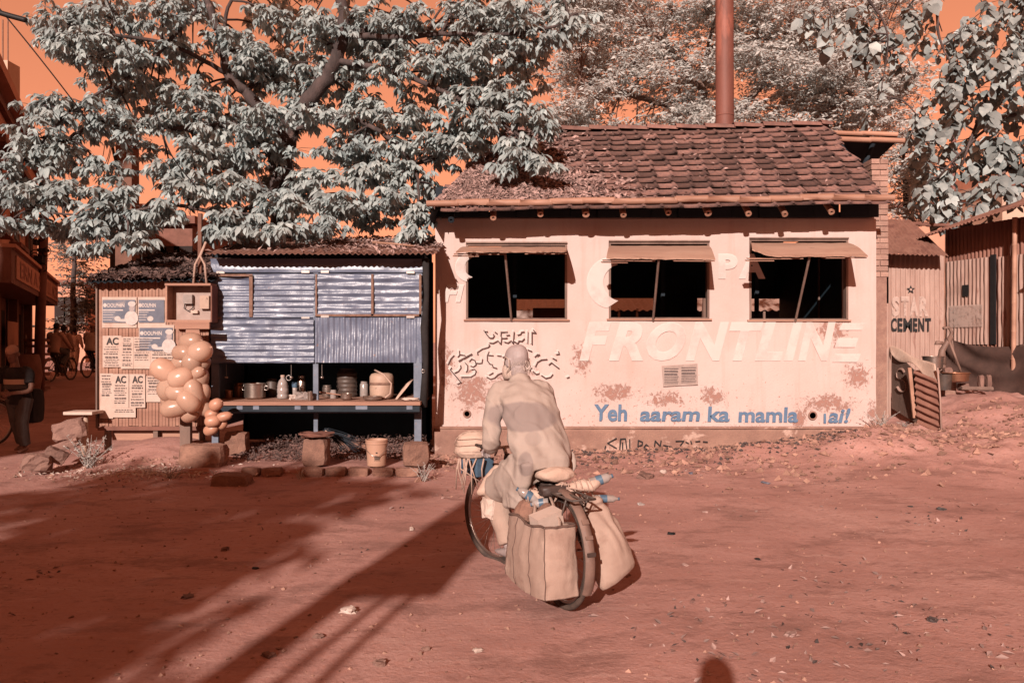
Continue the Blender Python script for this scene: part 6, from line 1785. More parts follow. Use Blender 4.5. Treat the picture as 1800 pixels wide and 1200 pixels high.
# sprung saddle under its cushion, tool bag behind it
sp = MB()
for q in (-.05, .05): sp.torus(B(.10, q, .70), (0, 0, 1), .022, .006, 14, 5); sp.torus(B(.10, q, .685), (0, 0, 1), .022, .006, 14, 5); sp.torus(B(.10, q, .715), (0, 0, 1), .022, .006, 14, 5)
sp.tube([B(.10, 0, .735), B(.42, 0, .74)], [.07, .03], 8, flat=.35)
sp.build('saddle', MT['leather'], bike, True)
rows = []
for a, w_, hgt in ((.0, .05, .025), (.02, .10, .042), (.08, .125, .05), (.2, .12, .048), (.3, .08, .04), (.36, .03, .02)):
    rows.append((B(a, 0, .775 + (.02 if a < .15 else .01)), bs_ * w_, V(0, 0, hgt)))
cush = smoothmesh(MB().rings(rows, 16), .008, 'seat_cushion', MT['cloth_cream'], None, 4, lambda c: .004 * mnoise.noise(c * 22))
tag(cush, 'thick pale cushion tied over the bicycle saddle', 'cushion')
tb = MB().rock(B(.03, -.02, .705), (.22, .08, .06), 3, (0, 0, HEAD), .1, 4).build('tool_bag', MT['leather'], None, True); tag(tb, 'dark leather tool bag hanging behind the saddle', 'bag')

man = thing('person', tuple(B(.3, 0, 0)), 'bald man in sweat stained long shirt and mask cycling away', 'person')
hipL, hipR = B(.22, -.09, .84), B(.22, .09, .84)
pelvis = B(.21, -.035, .86)
C7 = V(.055, 5.29, 1.345)
shL, shR = V(-.095, 5.22, 1.252), V(.208, 5.29, 1.262)
elL, elR = V(-.135, 5.10, .975), V(.265, 5.46, 1.02)
haL, haR = bk_['gL'] + V(0, 0, .02), bk_['gR'] + V(0, 0, .02)
knL, knR = B(.62, -.17, .62), B(.60, .15, .74)
anL, anR = bk_['pedL'] + V(0, 0, .09) - bh * .03, bk_['pedR'] + V(0, 0, .09) - bh * .03
hc = V(.030, 5.39, 1.462)
face = V(-.58, .80, -.18); hup = V(-.05, .12, 1)
bd = MB()
r_, f_, u_ = head(bd, hc, face, hup, .98, C7 + V(0, .02, -.02))
sp_pts = [pelvis, pelvis.lerp(C7, .5) + V(0, -.05, .02), C7]
bd.rings([(pelvis, bs_ * .15, bh * .10), (pelvis.lerp(C7, .35), bs_ * .14, bh * .09), (pelvis.lerp(C7, .75), bs_ * .16, bh * .09), (C7, bs_ * .07, bh * .06)], 16)
for sh, el, ha in ((shL, elL, haL), (shR, elR, haR)):
    limb(bd, [C7.lerp(sh, .6), sh, el, ha], [.05, .05, .036, .026])
for hp_, kn, an, pd in ((hipL, knL, anL, bk_['pedL']), (hipR, knR, anR, bk_['pedR'])):
    limb(bd, [hp_, kn, an], [.075, .05, .035])
    bd.rings([(an - bh * .05 - V(0, 0, .03), bs_ * .03, V(0, 0, .03)), (an + bh * .03 - V(0, 0, .04), bs_ * .038, V(0, 0, .035)), (an + bh * .12 - V(0, 0, .055), bs_ * .045, V(0, 0, .022)), (an + bh * .18 - V(0, 0, .06), bs_ * .035, V(0, 0, .014))], 12)
hand(bd, haL - bk_['hs'] * .02, bk_['hs'] * .8 - V(0, 0, .15), bk_['ss'], V(0, 0, -1))
hand(bd, haR - bk_['hs'] * .02, bk_['hs'] * .8 - V(0, 0, .15), -bk_['ss'], V(0, 0, -1))
smoothmesh(bd, .0065, 'body', MT['skin_ir'], man, 3)
# long shirt
kd = MB()
UX = lambda t: bs_.lerp((shR - shL).normalized(), t)
fw = lambda t: bh.lerp(V(-.2, .9, -.35), t).normalized()
rows = []
for t, c, w_, d_ in ((0, pelvis + V(0, 0, -.03) - bh * .015, .180, .140), (.06, pelvis + V(0, 0, .03) - bh * .01, .190, .145), (.2, pelvis.lerp(C7, .2) - bh * .02, .196, .140), (.4, pelvis.lerp(C7, .4) - bh * .035, .188, .13), (.6, pelvis.lerp(C7, .6) - bh * .04, .182, .125),
                     (.78, pelvis.lerp(C7, .76) - bh * .03, .192, .112), (.9, pelvis.lerp(C7, .88) - bh * .01, .158, .095), (1, pelvis.lerp(C7, .97), .078, .07), (1, pelvis.lerp(C7, 1.05) + V(0, .01, .0), .064, .062)):
    rows.append((c, UX(t) * w_, fw(t) * d_))
kd.rings(rows, 28)
for sh, el, ha in ((shL, elL, haL), (shR, elR, haR)):
    w_ = el.lerp(ha, .80)
    limb(kd, [C7.lerp(sh, .55) - V(0, 0, .02), sh, el, w_], [.07, .068, .056, .047], 16)
# skirts of the shirt: over both thighs, tail hanging down on the near side
limb(kd, [hipL + V(0, 0, .0), hipL.lerp(knL, .5) + V(0, 0, .0) - bs_ * .02, knL - bs_ * .0 + V(0, 0, -.0)], [.125, .115, .10], 16)
limb(kd, [hipR, hipR.lerp(knR, .55)], [.11, .095], 16)
rows = []
for z, w_, a in ((.86, .11, .18), (.76, .12, .24), (.66, .125, .29), (.555, .12, .32)):
    rows.append((B(a, -.175, z), bh * w_, bs_ * .055))
kd.rings(rows, 16)
def kfold(c):
    q = c - pelvis
    along = q.dot((C7 - pelvis).normalized())
    side = q.dot(bs_)
    f = .010 * math.sin(34 * side + 9 * along + 3 * mnoise.noise(c * 5)) * sstep(.25, .0, along) + .005 * mnoise.noise(c * 8) + .007 * mnoise.noise(Vector((c.x * 20, c.y * 20, c.z * 5))) + .006 * max(0, 1 - abs(mnoise.noise(Vector((c.x * 7 + c.z * 4, c.y * 7, c.z * 5)))) * 6)
    # gathered folds below the arms
    f += .006 * math.sin((c.z * 60 + c.x * 50)) * max(0, 1 - abs(side + .17) / .06) * (1 if .05 < along < .5 else 0)
    return f
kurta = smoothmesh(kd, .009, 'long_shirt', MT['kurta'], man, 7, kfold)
# yoke seam and collar
MB().tube([shL + V(.02, -.10, -.055), V(-.01, 5.105, 1.225), V(.075, 5.09, 1.222), V(.15, 5.13, 1.235), shR + V(-.0, -.09, -.055)], .0035, 5).build('yoke_seam', MT['kurta'], kurta, True)
tr = MB()
for hp_, kn, an in ((hipL, knL, anL), (hipR, knR, anR)): limb(tr, [hp_, kn, an + V(0, 0, .03)], [.10, .085, .07], 14)
smoothmesh(tr, .010, 'trousers', MT['cloth_tan'], man, 4, lambda c: .008 * mnoise.noise(c * 11))
# grey fringe of hair round the back of the head, beard, mask and its loops
hr = MB()
rr = random.Random(2)
for i in range(700):
    a = rr.uniform(-2.5, 2.5); z = rr.uniform(-.085, .0)
    dd = (-f_ * math.cos(a) + r_ * math.sin(a))
    p0 = hc + u_ * z + dd.x * V(1, 0, 0) * .0 + (-f_ * math.cos(a) * .096 + r_ * math.sin(a) * .0755) * .985
    hr.tube([p0, p0 + dd * .0015 - u_ * .011 + r_ * rr.gauss(0, .002)], [.0006, .0003], 3, False)
hr.build('hair', MT['crumpled'], man)
mk = MB()
mrows = []
for z, k_ in ((-.015, .98), (-.045, 1.08), (-.08, 1.1), (-.11, 1.0)):
    mrows.append((hc + u_ * z + f_ * .045, r_ * .066 * k_, f_ * .075 * k_))
mk.rings(mrows, 20)
mk.build('face_mask', MT['cloth_white'], man, True)
for q in (-1, 1):
    ear = hc + r_ * .084 * q - f_ * .014 - u_ * .012
    MB().tube([hc + f_ * .06 + r_ * .062 * q - u_ * .02, ear + u_ * .045 + r_ * .005 * q + f_ * .012, ear + u_ * .02 - f_ * .026 + r_ * .006 * q, ear - u_ * .03 - f_ * .02 + r_ * .004 * q, hc + f_ * .04 + r_ * .064 * q - u_ * .085], .0035, 5).build('mask_loop', MT['cloth_white'], man, True)
MB().ell(hc + f_ * .05 - u_ * .118, (.04, .045, .035)).build('beard', MT['crumpled'], man, True)

# ---- load on the bicycle
def sack(name, rows, mat, label, cat, voxel=.009, fold=.006, n=20, sm=3):
    return tag(smoothmesh(MB().rings(rows, n), voxel, name, MT[mat], None, sm, lambda c: fold * mnoise.noise(c * 14) + fold * .6 * mnoise.noise(c * 34)), label, cat)
# big jute bag on the near side (an open box bag)
def boxbag(a0, a1, b0, b1, z0, z1):
    mb = MB()
    nseg = 20; nv = 20
    per = []
    corners = [(a0, b0), (a0, b1), (a1, b1), (a1, b0)]
    for i in range(4):
        p, q = corners[i], corners[(i + 1) % 4]
        for k in range(nseg): per.append((p[0] + (q[0] - p[0]) * k / nseg, p[1] + (q[1] - p[1]) * k / nseg, i, k / nseg))
    vs = []; n = len(per)
    for j in range(nv + 1):
        v = j / nv
        for (a, b, i, t) in per:
            bul = .032 * math.sin(math.pi * t) * math.sin(math.pi * (v * .8 + .1)) + .008 * mnoise.noise((a * 11, b * 11, v * 3)) + .006 * mnoise.noise((a * 26 + v * 5, b * 26, v * 5)) + .007 * max(0, 1 - 7 * abs(mnoise.noise((a * 8 + v * 2.5, b * 8, v * 2))))
            na, nb = [(-1, 0), (0, 1), (1, 0), (0, -1)][i]
            tap = 1 - .10 * v
            ca, cb = (a0 + a1) / 2, (b0 + b1) / 2
            sag = -.02 * math.sin(math.pi * (a - a0) / (a1 - a0)) * (1 - v)
            vs.append(B(ca + (a - ca) * tap + na * bul, cb + (b - cb) * tap + nb * bul, z0 + (z1 - z0) * v + sag + .012 * math.sin(a * 17) * v))
    fs = []
    for j in range(nv):
        for k in range(n): fs.append((j * n + k, j * n + (k + 1) % n, (j + 1) * n + (k + 1) % n, (j + 1) * n + k))
    fs.append(tuple(range(n - 1, -1, -1)))
    # inner wall and floor so that the bag is open on top
    top = nv * n; base = len(vs)
    for k in range(n):
        c = Vector(vs[top + k]); ctr = B((a0 + a1) / 2, (b0 + b1) / 2, c.z); vs.append(c + (ctr - c).normalized() * .012)
    for k in range(n):
        c = Vector(vs[base + k]); vs.append(c - V(0, 0, .10))
    for k in range(n):
        k2 = (k + 1) % n
        fs.append((top + k, top + k2, base + k2, base + k)); fs.append((base + k, base + k2, base + n + k2, base + n + k))
    fs.append(tuple(base + n + k for k in range(n)))
    mb.add(vs, fs)
    return mb, vs, per, n, nv
jb = thing('jute_bag', tuple(B(0, -.13, .17)), 'big square jute shopping bag hanging left of the rear wheel', 'bag')
JA0, JA1, JB0, JB1, JZ0, JZ1 = -.30, .26, -.255, -.045, .165, .55
mb, vs, per, n_, nv_ = boxbag(JA0, JA1, JB0, JB1, JZ0, JZ1)
mb.build('body', MT['jute'], jb, True, 50)
top = [vs[nv_ * n_ + k] for k in range(n_)]
MB().tube(top + [top[0]], .008, 6, False).build('rim', MT['jute_dark'], jb, True)
for k in (0, 20, 60, 66, 74):
    MB().tube([Vector(vs[j * n_ + k]) + (Vector(vs[j * n_ + k]) - B(0, -.15, Vector(vs[j * n_ + k]).z)).normalized() * .001 for j in range(nv_ + 1)], .003, 5).build('seam', MT['jute_dark'], jb, True)
MB().tube([vs[k] for k in range(21)], .0025, 5).build('seam', MT['jute_dark'], jb, True)
for (q0, q1) in (((936, 924, 4.66), (941, 876, 4.82)), ((984, 916, 4.60), (962, 866, 4.82))):
    A_, B_ = P(*q0), P(*q1)
    MB().tube([A_ - V(0, 0, .05), A_, A_.lerp(B_, .6) + V(.006, 0, 0), B_ + V(0, .02, .02)], .012, 6, flat=.35).build('strap', MT['jute'], jb, True)
pk = MB().box(B(-.10, -.15, .565), (.17, .10, .09), (R(8), R(-14), HEAD + .1)).build('paper_packet', MT['paper'], None); tag(pk, 'white folded paper sticking out of the jute bag', 'paper')
sack('brown_pouch', [(B(.16, -.17, .50), bh * .06, bs_ * .05), (B(.16, -.17, .56), bh * .09, bs_ * .07), (B(.15, -.16, .62), bh * .07, bs_ * .05), (B(.14, -.15, .65), bh * .02, bs_ * .02)], 'leather' if False else 'block', 'brown cloth pouch in the front of the jute bag', 'pouch')
sack('brown_parcel', [(B(.02, -.12, .50), bh * .06, bs_ * .05), (B(.0, -.11, .59), bh * .07, bs_ * .05), (B(.0, -.10, .64), bh * .02, bs_ * .02)], 'block', 'brown parcel between the white paper and the rack', 'parcel')
# drooping sack on the far side
T = V(.485, 4.90, .63); BT = V(.645, 4.83, .165)
U0 = V(.115, .09, .055)
rows = []
for t, w_, th_ in ((0, .36, .035), (.05, .5, .055), (.11, .42, .035), (.2, .66, .06), (.4, .86, .075), (.6, .92, .085), (.8, 1.02, .085), (.94, 1.0, .07), (1.0, .92, .05)):
    c = T.lerp(BT, t)
    rows.append((c + V(.0, 0, .0), U0 * w_, V(.05, -.08, .02).normalized() * th_))
fs_ = thing('cloth_sack', tuple(BT), 'worn cloth sack drooping on the right of the rear wheel', 'bag')
smoothmesh(MB().rings(rows, 24), .008, 'body', MT['jute'], fs_, 2, lambda c: .007 * math.sin(70 * (c - T).dot(U0.normalized()) + 4 * mnoise.noise(c * 6)) * sstep(.2, .62, c.z) + .006 * mnoise.noise(c * 13))
for q in (-1, 1):
    MB().tube([T + U0 * .3 * q - V(0, 0, .03), T + V(-.02, 0, .06) + U0 * .15 * q, T + V(-.06, -.02, .10)], .011, 6, flat=.4).build('strap', MT['jute'], fs_, True)
# bundle of folded tarp and sticks lashed under the sack's edge
MB().tube([T + V(-.04, 0, .02), T.lerp(BT, .5) + V(-.13, .02, 0), T.lerp(BT, .95) + V(-.14, 0, .04)], [.03, .035, .02], 8).build('lining', MT['leather'], fs_, True)
# lashed roll across the carrier with bottles at its ends
roll = thing('lashed_roll', tuple(B(-.15, 0, .72)), 'rolled cloth lashed with cords across the rear carrier', 'bundle')
L0, L1 = V(.075, 4.84, .655), V(.525, 4.86, .735)
pts = [L0.lerp(L1, i / 10) + V(0, .012 * math.sin(i * 1.9), .01 * math.sin(i * 2.7)) for i in range(11)]
MB().tube(pts, [.03, .034, .036, .034, .04, .042, .038, .036, .038, .034, .03], 12).build('cloth_roll', MT['cloth_cream'], roll, True)
rr = random.Random(6)
cd = MB()
for i in range(11):
    c = L0.lerp(L1, .08 + .084 * i); cd.torus(c, (L1 - L0) + V(rr.gauss(0, .12), rr.gauss(0, .12), rr.gauss(0, .1)), .042, .005, 16, 5)
kn = L0.lerp(L1, .55) + V(0, -.04, .02)
for i in range(9):
    a = rr.uniform(0, 6.28)
    cd.tube([kn, kn + V(.05 * math.cos(a), -.02, .03 * math.sin(a)), kn + V(.10 * math.cos(a) + rr.gauss(0, .02), -.01, .05 * math.sin(a) - .07)], [.004, .004, .003], 5)
cd.tube([B(.02, -.03, .74), kn, B(-.1, .1, .72)], .005, 5); cd.tube([B(.08, -.06, .77), kn + V(.0, .02, .02)], .006, 5)
cd.build('cord', MT['cord'], roll, True)
def bottle(p0, d, L, r, label, lab_mat='blue_plastic'):
    d = Vector(d).normalized(); u = d.orthogonal().normalized(); w_ = d.cross(u); p0 = Vector(p0)
    t = thing('plastic_bottle', p0, label, 'bottle')
    rows = [(p0 + d * L * q, u * r * k, w_ * r * k) for q, k in ((0, .8), (.03, 1), (.2, .96), (.25, 1), (.55, 1), (.6, .96), (.75, .95), (.87, .5), (.9, .38), (.94, .38))]
    MB().rings(rows, 16).build('body', MT['clear_plastic'], t, True)
    MB().rings([(p0 + d * L * q, u * r * 1.02, w_ * r * 1.02) for q in (.27, .53)], 16, False).build('wrapper', MT[lab_mat], t, True)
    MB().rings([(p0 + d * L * q, u * r * .42, w_ * r * .42) for q in (.93, 1.0)], 12).build('cap', MT['blue_plastic'], t, True)
bottle(L1 + V(-.05, 0, .0), V(.9, .1, .28), .15, .031, 'blue and white bottle at the right end of the roll')
bottle(V(.50, 4.95, .625), V(1, .05, -.02), .17, .024, 'clear bottle with blue ring sticking out above the cloth sack')
bottle(V(.15, 4.83, .64), V(-.8, 0, .45), .14, .03, 'blue bottle at the left end of the roll')
bottle(V(.22, 4.80, .635), V(-.9, .05, -.15), .11, .028, 'second blue bottle tied beneath the roll')
# front load: basket, bundle, pillow bag and box bag
fb = thing('handlebar_crate', tuple(B(1.02, -.1, .6)), 'dark blue crate tied with pale strips in front of the handlebar', 'crate')
cb = B(1.0, -.20, .0)
MB().box((cb.x + .03, cb.y, .72), (.15, .18, .12), (0, 0, HEAD + R(19))).build('crate_body', MT['blue_plastic'], fb)
rr = random.Random(8)
q = MB()
for i in range(9):
    a = V(cb.x + rr.uniform(-.10, .10), cb.y - .12, .79)
    q.tube([a, a + V(rr.gauss(0, .03), -.01, -.07), a + V(rr.gauss(0, .04), 0, -.15 - .1 * rr.random())], [.007, .006, .004], 5)
q.build('tie_strip', MT['cord'], fb, True)
sack('cloth_bundle', [(V(cb.x, cb.y, .785) + V(0, 0, 0), V(.10, 0, 0), V(0, .09, 0)), (V(cb.x - .005, cb.y, .815), V(.135, 0, 0), V(0, .11, 0)), (V(cb.x - .0, cb.y, .85), V(.13, 0, 0), V(0, .115, 0)), (V(cb.x, cb.y, .872), V(.118, 0, 0), V(0, .10, 0)),
                      (V(cb.x + .01, cb.y, .90), V(.128, 0, 0), V(0, .105, 0)), (V(cb.x + .015, cb.y, .94), V(.11, 0, 0), V(0, .09, 0)), (V(cb.x + .01, cb.y, .965), V(.05, 0, 0), V(0, .05, 0))], 'cloth_cream', 'pale cloth bundle tied with string before the handlebar', 'bundle', .008, .006, 20, 2)
q = MB()
for k_ in range(3):
    z = .83 + .045 * k_; q.tube([V(cb.x + (.134 - .01 * (k_ == 2)) * math.cos(a), cb.y + (.114) * math.sin(a), z + .006 * math.sin(3 * a)) for a in [2 * math.pi * i / 24 for i in range(25)]], .0025, 4)
q.tube([V(cb.x + .13 * math.cos(a), cb.y - .02, .87 + .10 * math.sin(a)) for a in [math.pi * i / 12 for i in range(13)]], .004, 4)
o = q.build('bundle_string', MT['cord'], None, True); tag(o, 'thin string wound round the pale cloth bundle', 'string')
c = P(862, 848, 5.35)
sack('pillow_bag', [(c + V(.055, 0, .12), V(.03, 0, 0), V(0, .03, 0)), (c + V(.05, 0, .08), V(.06, 0, 0), V(0, .05, 0)), (c + V(.02, 0, 0), V(.085, 0, .01), V(0, .06, 0)), (c + V(-.0, 0, -.06), V(.095, 0, 0), V(0, .055, 0)), (c + V(-.0, 0, -.085), V(.085, 0, 0), V(0, .03, 0))], 'cloth_cream', 'cream cloth bag hanging from the handlebar', 'bag')
c = P(868, 892, 5.3)
o = MB().rock(c, (.15, .12, .14), 5, (0, R(6), HEAD), .08, 4).build('paper_box', MT['cloth_white'], None); tag(o, 'small white box slung under the cream handlebar bag', 'box')

# ---- generic standing / riding figures in the street
def figure(root, P_, shirt, trou, skin='skin', voxel=.010, hands=True, cap=None, hair='cloth_black', sleeve=.45, hand_dirs=None, stripe=None):
    """P_: dict of joints"""
    b = MB()
    f = P_['face']; hcx = P_['head']; nk = P_['neck']
    r_, f_, u_ = head(b, hcx, f, P_.get('hup', V(0, 0, 1)), 1.0, nk)
    pel = P_['pelvis']; sl, sr = P_['shL'], P_['shR']
    across = (sr - sl).normalized()
    fw_ = across.cross((nk - pel).normalized())
    b.rings([(pel, across * .14, fw_ * .10), (pel.lerp(nk, .4), across * .13, fw_ * .09), (pel.lerp(nk, .8), across * .16, fw_ * .09), (nk, across * .07, fw_ * .06)], 14)
    for q, sh in (('L', sl), ('R', sr)):
        limb(b, [nk.lerp(sh, .6), sh, P_['el' + q], P_['ha' + q]], [.05, .048, .036, .026], 10)
        limb(b, [P_['hip' + q], P_['kn' + q], P_['an' + q]], [.08, .055, .036], 10)
        an = P_['an' + q]; td = P_.get('toe', f); td = V(td.x, td.y, 0).normalized(); sd = td.cross(V(0, 0, 1))
        b.rings([(an - td * .05 - V(0, 0, .035), sd * .03, V(0, 0, .03)), (an + td * .03 - V(0, 0, .04), sd * .04, V(0, 0, .035)), (an + td * .12 - V(0, 0, .055), sd * .045, V(0, 0, .022)), (an + td * .18 - V(0, 0, .06), sd * .03, V(0, 0, .014))], 10)
        if hands:
            d = (P_['ha' + q] - P_['el' + q]); hand(b, P_['ha' + q], d, fw_.cross(d) * (1 if q == 'L' else -1) + V(0, 0, .3), -across if q == 'R' else across)
    smoothmesh(b, voxel, 'body', MT[skin], root, 3)
    s = MB()
    s.rings([(pel + V(0, 0, -.08), across * .175, fw_ * .125), (pel, across * .17, fw_ * .125), (pel.lerp(nk, .4), across * .16, fw_ * .115), (pel.lerp(nk, .75), across * .185, fw_ * .115), (pel.lerp(nk, .92), across * .14, fw_ * .09), (nk, across * .08, fw_ * .07)], 18)
    for q, sh in (('L', sl), ('R', sr)):
        limb(s, [nk.lerp(sh, .55), sh, sh.lerp(P_['el' + q], min(1, sleeve * 2))] + ([P_['el' + q].lerp(P_['ha' + q], (sleeve - .5) * 1.8)] if sleeve > .5 else []), [.075, .07, .06, .045] if sleeve > .5 else [.075, .072, .066], 12)
    so = smoothmesh(s, voxel, 'shirt', MT[shirt], root, 4, lambda c: .007 * mnoise.noise(c * 12))
    t = MB()
    for q in 'LR': limb(t, [P_['hip' + q] + V(0, 0, .05), P_['kn' + q], P_['an' + q] + V(0, 0, .02)], [.11, .085, .075], 12)
    t.rings([(pel + V(0, 0, -.12), across * .15, fw_ * .11), (pel + V(0, 0, .02), across * .155, fw_ * .115)], 14)
    smoothmesh(t, voxel, 'trousers', MT[trou], root, 4, lambda c: .009 * mnoise.noise(c * 10))
    if cap:
        MB().rings([(hcx + u_ * z + f_ * o_, r_ * w_, f_ * d_) for z, w_, d_, o_ in ((.035, .082, .104, -.004), (.07, .080, .10, -.006), (.10, .066, .082, -.01), (.122, .035, .045, -.012), (.128, .006, .008, -.012))], 18).build('cap', MT[cap], root, True)
    else:
        MB().rings([(hcx + u_ * z + f_ * o_, r_ * w_, f_ * d_) for z, w_, d_, o_ in ((-.05, .070, .06, -.035), (.0, .080, .085, -.022), (.05, .081, .098, -.012), (.09, .068, .084, -.014), (.118, .042, .052, -.014), (.127, .006, .008, -.014))], 18).build('hair', MT[hair], root, True)
    return r_, f_, u_, so

# man pushing a bicycle at the left edge
YP = 11.6
g0 = gz(PX(28, YP), YP)
bk2, B2, h2, s2_, k2 = bicycle((PX(-8, 12.3), 12.3, gz(-7, 12.3)), R(180 - 12), 'dark bicycle wheeled by the capped man at the left edge', steer=R(6), base=1.08)
pr = thing('person', (PX(28, YP), YP, g0), 'man in dark striped T-shirt and pale cap wheeling a bicycle', 'person')
cx = PX(30, YP)
jo = dict(head=V(PX(24, YP), YP - .03, PZ(622, YP)), face=V(.10, -.9, -.35), neck=V(cx - .03, YP, PZ(645, YP)), pelvis=V(cx + .03, YP + .02, PZ(700, YP)), shL=V(cx + .17, YP, PZ(655, YP)), shR=V(cx - .23, YP, PZ(655, YP)),
          elL=V(cx + .24, YP - .08, PZ(684, YP)), haL=V(cx + .08, YP - .25, PZ(689, YP)), elR=V(cx - .30, YP - .05, PZ(682, YP)), haR=V(cx - .24, YP - .28, PZ(694, YP)),
          hipL=V(cx + .11, YP + .02, PZ(706, YP)), hipR=V(cx - .07, YP + .02, PZ(706, YP)), knL=V(cx + .11, YP - .06, PZ(744, YP)), knR=V(cx - .04, YP + .06, PZ(745, YP)), anL=V(cx + .13, YP - .02, g0 + .09), anR=V(cx - .02, YP + .15, g0 + .10), toe=V(.1, -1, 0))
r_, f_, u_, so = figure(pr, jo, 'cloth_black', 'cloth_grey', 'skin', .008, True, 'cloth_pale', sleeve=.32)
q = MB(); q.rings([(V(cx - .0, YP, PZ(y_, YP)), V(w_, 0, 0), V(0, d_, 0)) for y_, w_, d_ in ((675, .176, .134), (671, .179, .136), (666, .184, .134))], 28, False); q.build('chest_stripe', MT['far_wall2'], so, True)
q = MB(); q.rings([(V(cx - .0, YP, PZ(y_, YP)), V(w_, 0, 0), V(0, d_, 0)) for y_, w_, d_ in ((683, .173, .133), (676, .176, .135))], 28, False); q.build('chest_stripe', MT['cloth_grey'], so, True)
bx_ = MB().rock(V(PX(57, YP + .3), YP + .3, PZ(716, YP)), (.22, .3, .52), 12, None, .03, 3).build('black_box', MT['cloth_black'], None); tag(bx_, 'tall black box carried beside the capped man', 'box')

# riders and walkers further up the street
def rider(px, Y, shirt, trou, lab_p, lab_b, sleeve=.9, cap=None):
    X = PX(px, Y); g = gz(X, Y)
    t, Bq, h_, s_, kk = bicycle((X, Y, g), R(0), lab_b, detail=False)
    p = thing('person', (X, Y, g), lab_p, 'person')
    pe = Bq(.18, 0, .92)
    jo = dict(head=Bq(.34, 0, 1.60), face=V(0, 1, -.1), neck=Bq(.30, 0, 1.42), pelvis=pe, shL=Bq(.28, -.19, 1.36), shR=Bq(.28, .19, 1.36), elL=Bq(.42, -.27, 1.12), elR=Bq(.42, .27, 1.12), haL=kk['gL'] + V(0, 0, .03), haR=kk['gR'] + V(0, 0, .03),
              hipL=Bq(.2, -.1, .88), hipR=Bq(.2, .1, .88), knL=Bq(.58, -.14, .60), knR=Bq(.62, .14, .82), anL=kk['pedL'] + V(0, 0, .09), anR=kk['pedR'] + V(0, 0, .09))
    figure(p, jo, shirt, trou, 'skin', .018, False, cap, sleeve=sleeve)
rider(88, 23, 'cloth_pale', 'cloth_grey', 'cyclist in pale orange shirt riding up the street', 'bicycle under the pale shirted rider')
rider(153, 25, 'cloth_cream', 'cloth_black', 'cyclist in two tone shirt near the kiosk corner', 'bicycle under the two tone shirted rider', cap='far_wall')
def walker(px, Y, shirt, trou, lab):
    X = PX(px, Y); g = gz(X, Y)
    p = thing('person', (X, Y, g), lab, 'person')
    q = lambda x, y, z: V(X + x, Y + y, g + z)
    jo = dict(head=q(0, 0, 1.56), face=V(0, 1, 0), neck=q(0, 0, 1.39), pelvis=q(0, 0, .92), shL=q(-.19, 0, 1.34), shR=q(.19, 0, 1.34), elL=q(-.25, .02, 1.08), elR=q(.25, .02, 1.08), haL=q(-.26, .12, .86), haR=q(.26, .12, .86), hipL=q(-.09, 0, .88), hipR=q(.09, 0, .88), knL=q(-.1, .05, .48), knR=q(.1, -.05, .48), anL=q(-.1, .08, .09), anR=q(.1, -.15, .1))
    figure(p, jo, shirt, trou, 'skin', .018, False, None, sleeve=.9)
walker(112, 26, 'cloth_pale', 'cloth_grey', 'walker in pale orange shirt between the two cyclists')
walker(131, 30, 'cloth_cream', 'cloth_cream', 'distant walker in pale clothes beside the street tree')

# ------------------------------------------------------------------ the street on the left
hb = thing('corner_building', (-9.2, 18, .2), 'shaded orange plaster building with signboard balcony on the left', 'building')
# facade runs along the street: plane from (PX(-60,15)...) to (PX(64,24)...)
FA, FB_ = V(PX(-40, 15), 15, 0), V(PX(66, 25), 25, 0)
FD = FB_ - FA; FN = V(FD.y, -FD.x, 0).normalized()      # towards the street
def fp(t, z, off=0): return FA + FD * t + FN * off + V(0, 0, z)
def fbox(name, t0, t1, z0, z1, o0, o1, mat, parent=hb):
    vs = [fp(t, z, o_) for z in (z0, z1) for (t, o_) in ((t0, o0), (t1, o0), (t1, o1), (t0, o1))]
    return MB().add(vs, [(3, 2, 1, 0), (4, 5, 6, 7), (0, 1, 5, 4), (1, 2, 6, 5), (2, 3, 7, 6), (3, 0, 4, 7)]).build(name, MT[mat], parent)
fbox('upper_wall', 0, 1, 3.45, 6.9, -5, 0, 'far_wall'); fbox('lower_wall', 0, 1, 0, 3.4, -5, -.35, 'red_brown')
fbox('cornice', -.02, 1.02, 6.902, 7.12, -5, .35, 'far_wall'); fbox('cornice', -.02, 1.02, 6.7, 6.9, -5, .12, 'red_brown')
bal = fbox('balcony', 0, 1.0, 2.72, 3.40, -.34, .55, 'red_brown')
fbox('balcony_cap', 0, 1.0, 3.401, 3.47, -.3, .62, 'far_wall', bal)
fbox('signboard', 0.05, .98, 2.84, 3.30, .551, .575, 'far_wall', bal)
def swarp(p): return fp(p.x, p.z, .585)
fit_text('sign_lettering', 'ERN A STE LL ICE', .10, .95, 2.90, 3.24, 0, MT['red_letter'], bal, .01, warp=swarp)['kind'] = 'stuff'
for (t0, t1) in ((.14, .26), (.42, .54), (.70, .82)):
    w = fbox('window', t0, t1, 4.0, 5.6, .002, .06, 'red_brown'); fbox('pane', t0 + .012, t1 - .012, 4.1, 5.5, .061, .066, 'far_dark', w)
    fbox('mullion', (t0 + t1) / 2 - .004, (t0 + t1) / 2 + .004, 4.1, 5.5, .067, .08, 'red_brown', w)
    fbox('window_sill', t0 - .02, t1 + .02, 3.88, 3.98, .002, .25, 'red_brown', w)
    fbox('lintel', t0 - .02, t1 + .02, 5.7, 5.85, .002, .3, 'red_brown', w)
for (t0, t1) in ((.08, .30), (.38, .60), (.68, .92)):
    fbox('shop_opening', t0, t1, .2, 2.4, -.349, -.345, 'far_dark')
for t in (.05, .34, .64, .95): fbox('pillar', t - .015, t + .015, 0, 2.72, -.30, -.1, 'red_brown')
fbox('notice_panel', .44, .62, 1.5, 2.1, -.09, -.07, 'far_wall')
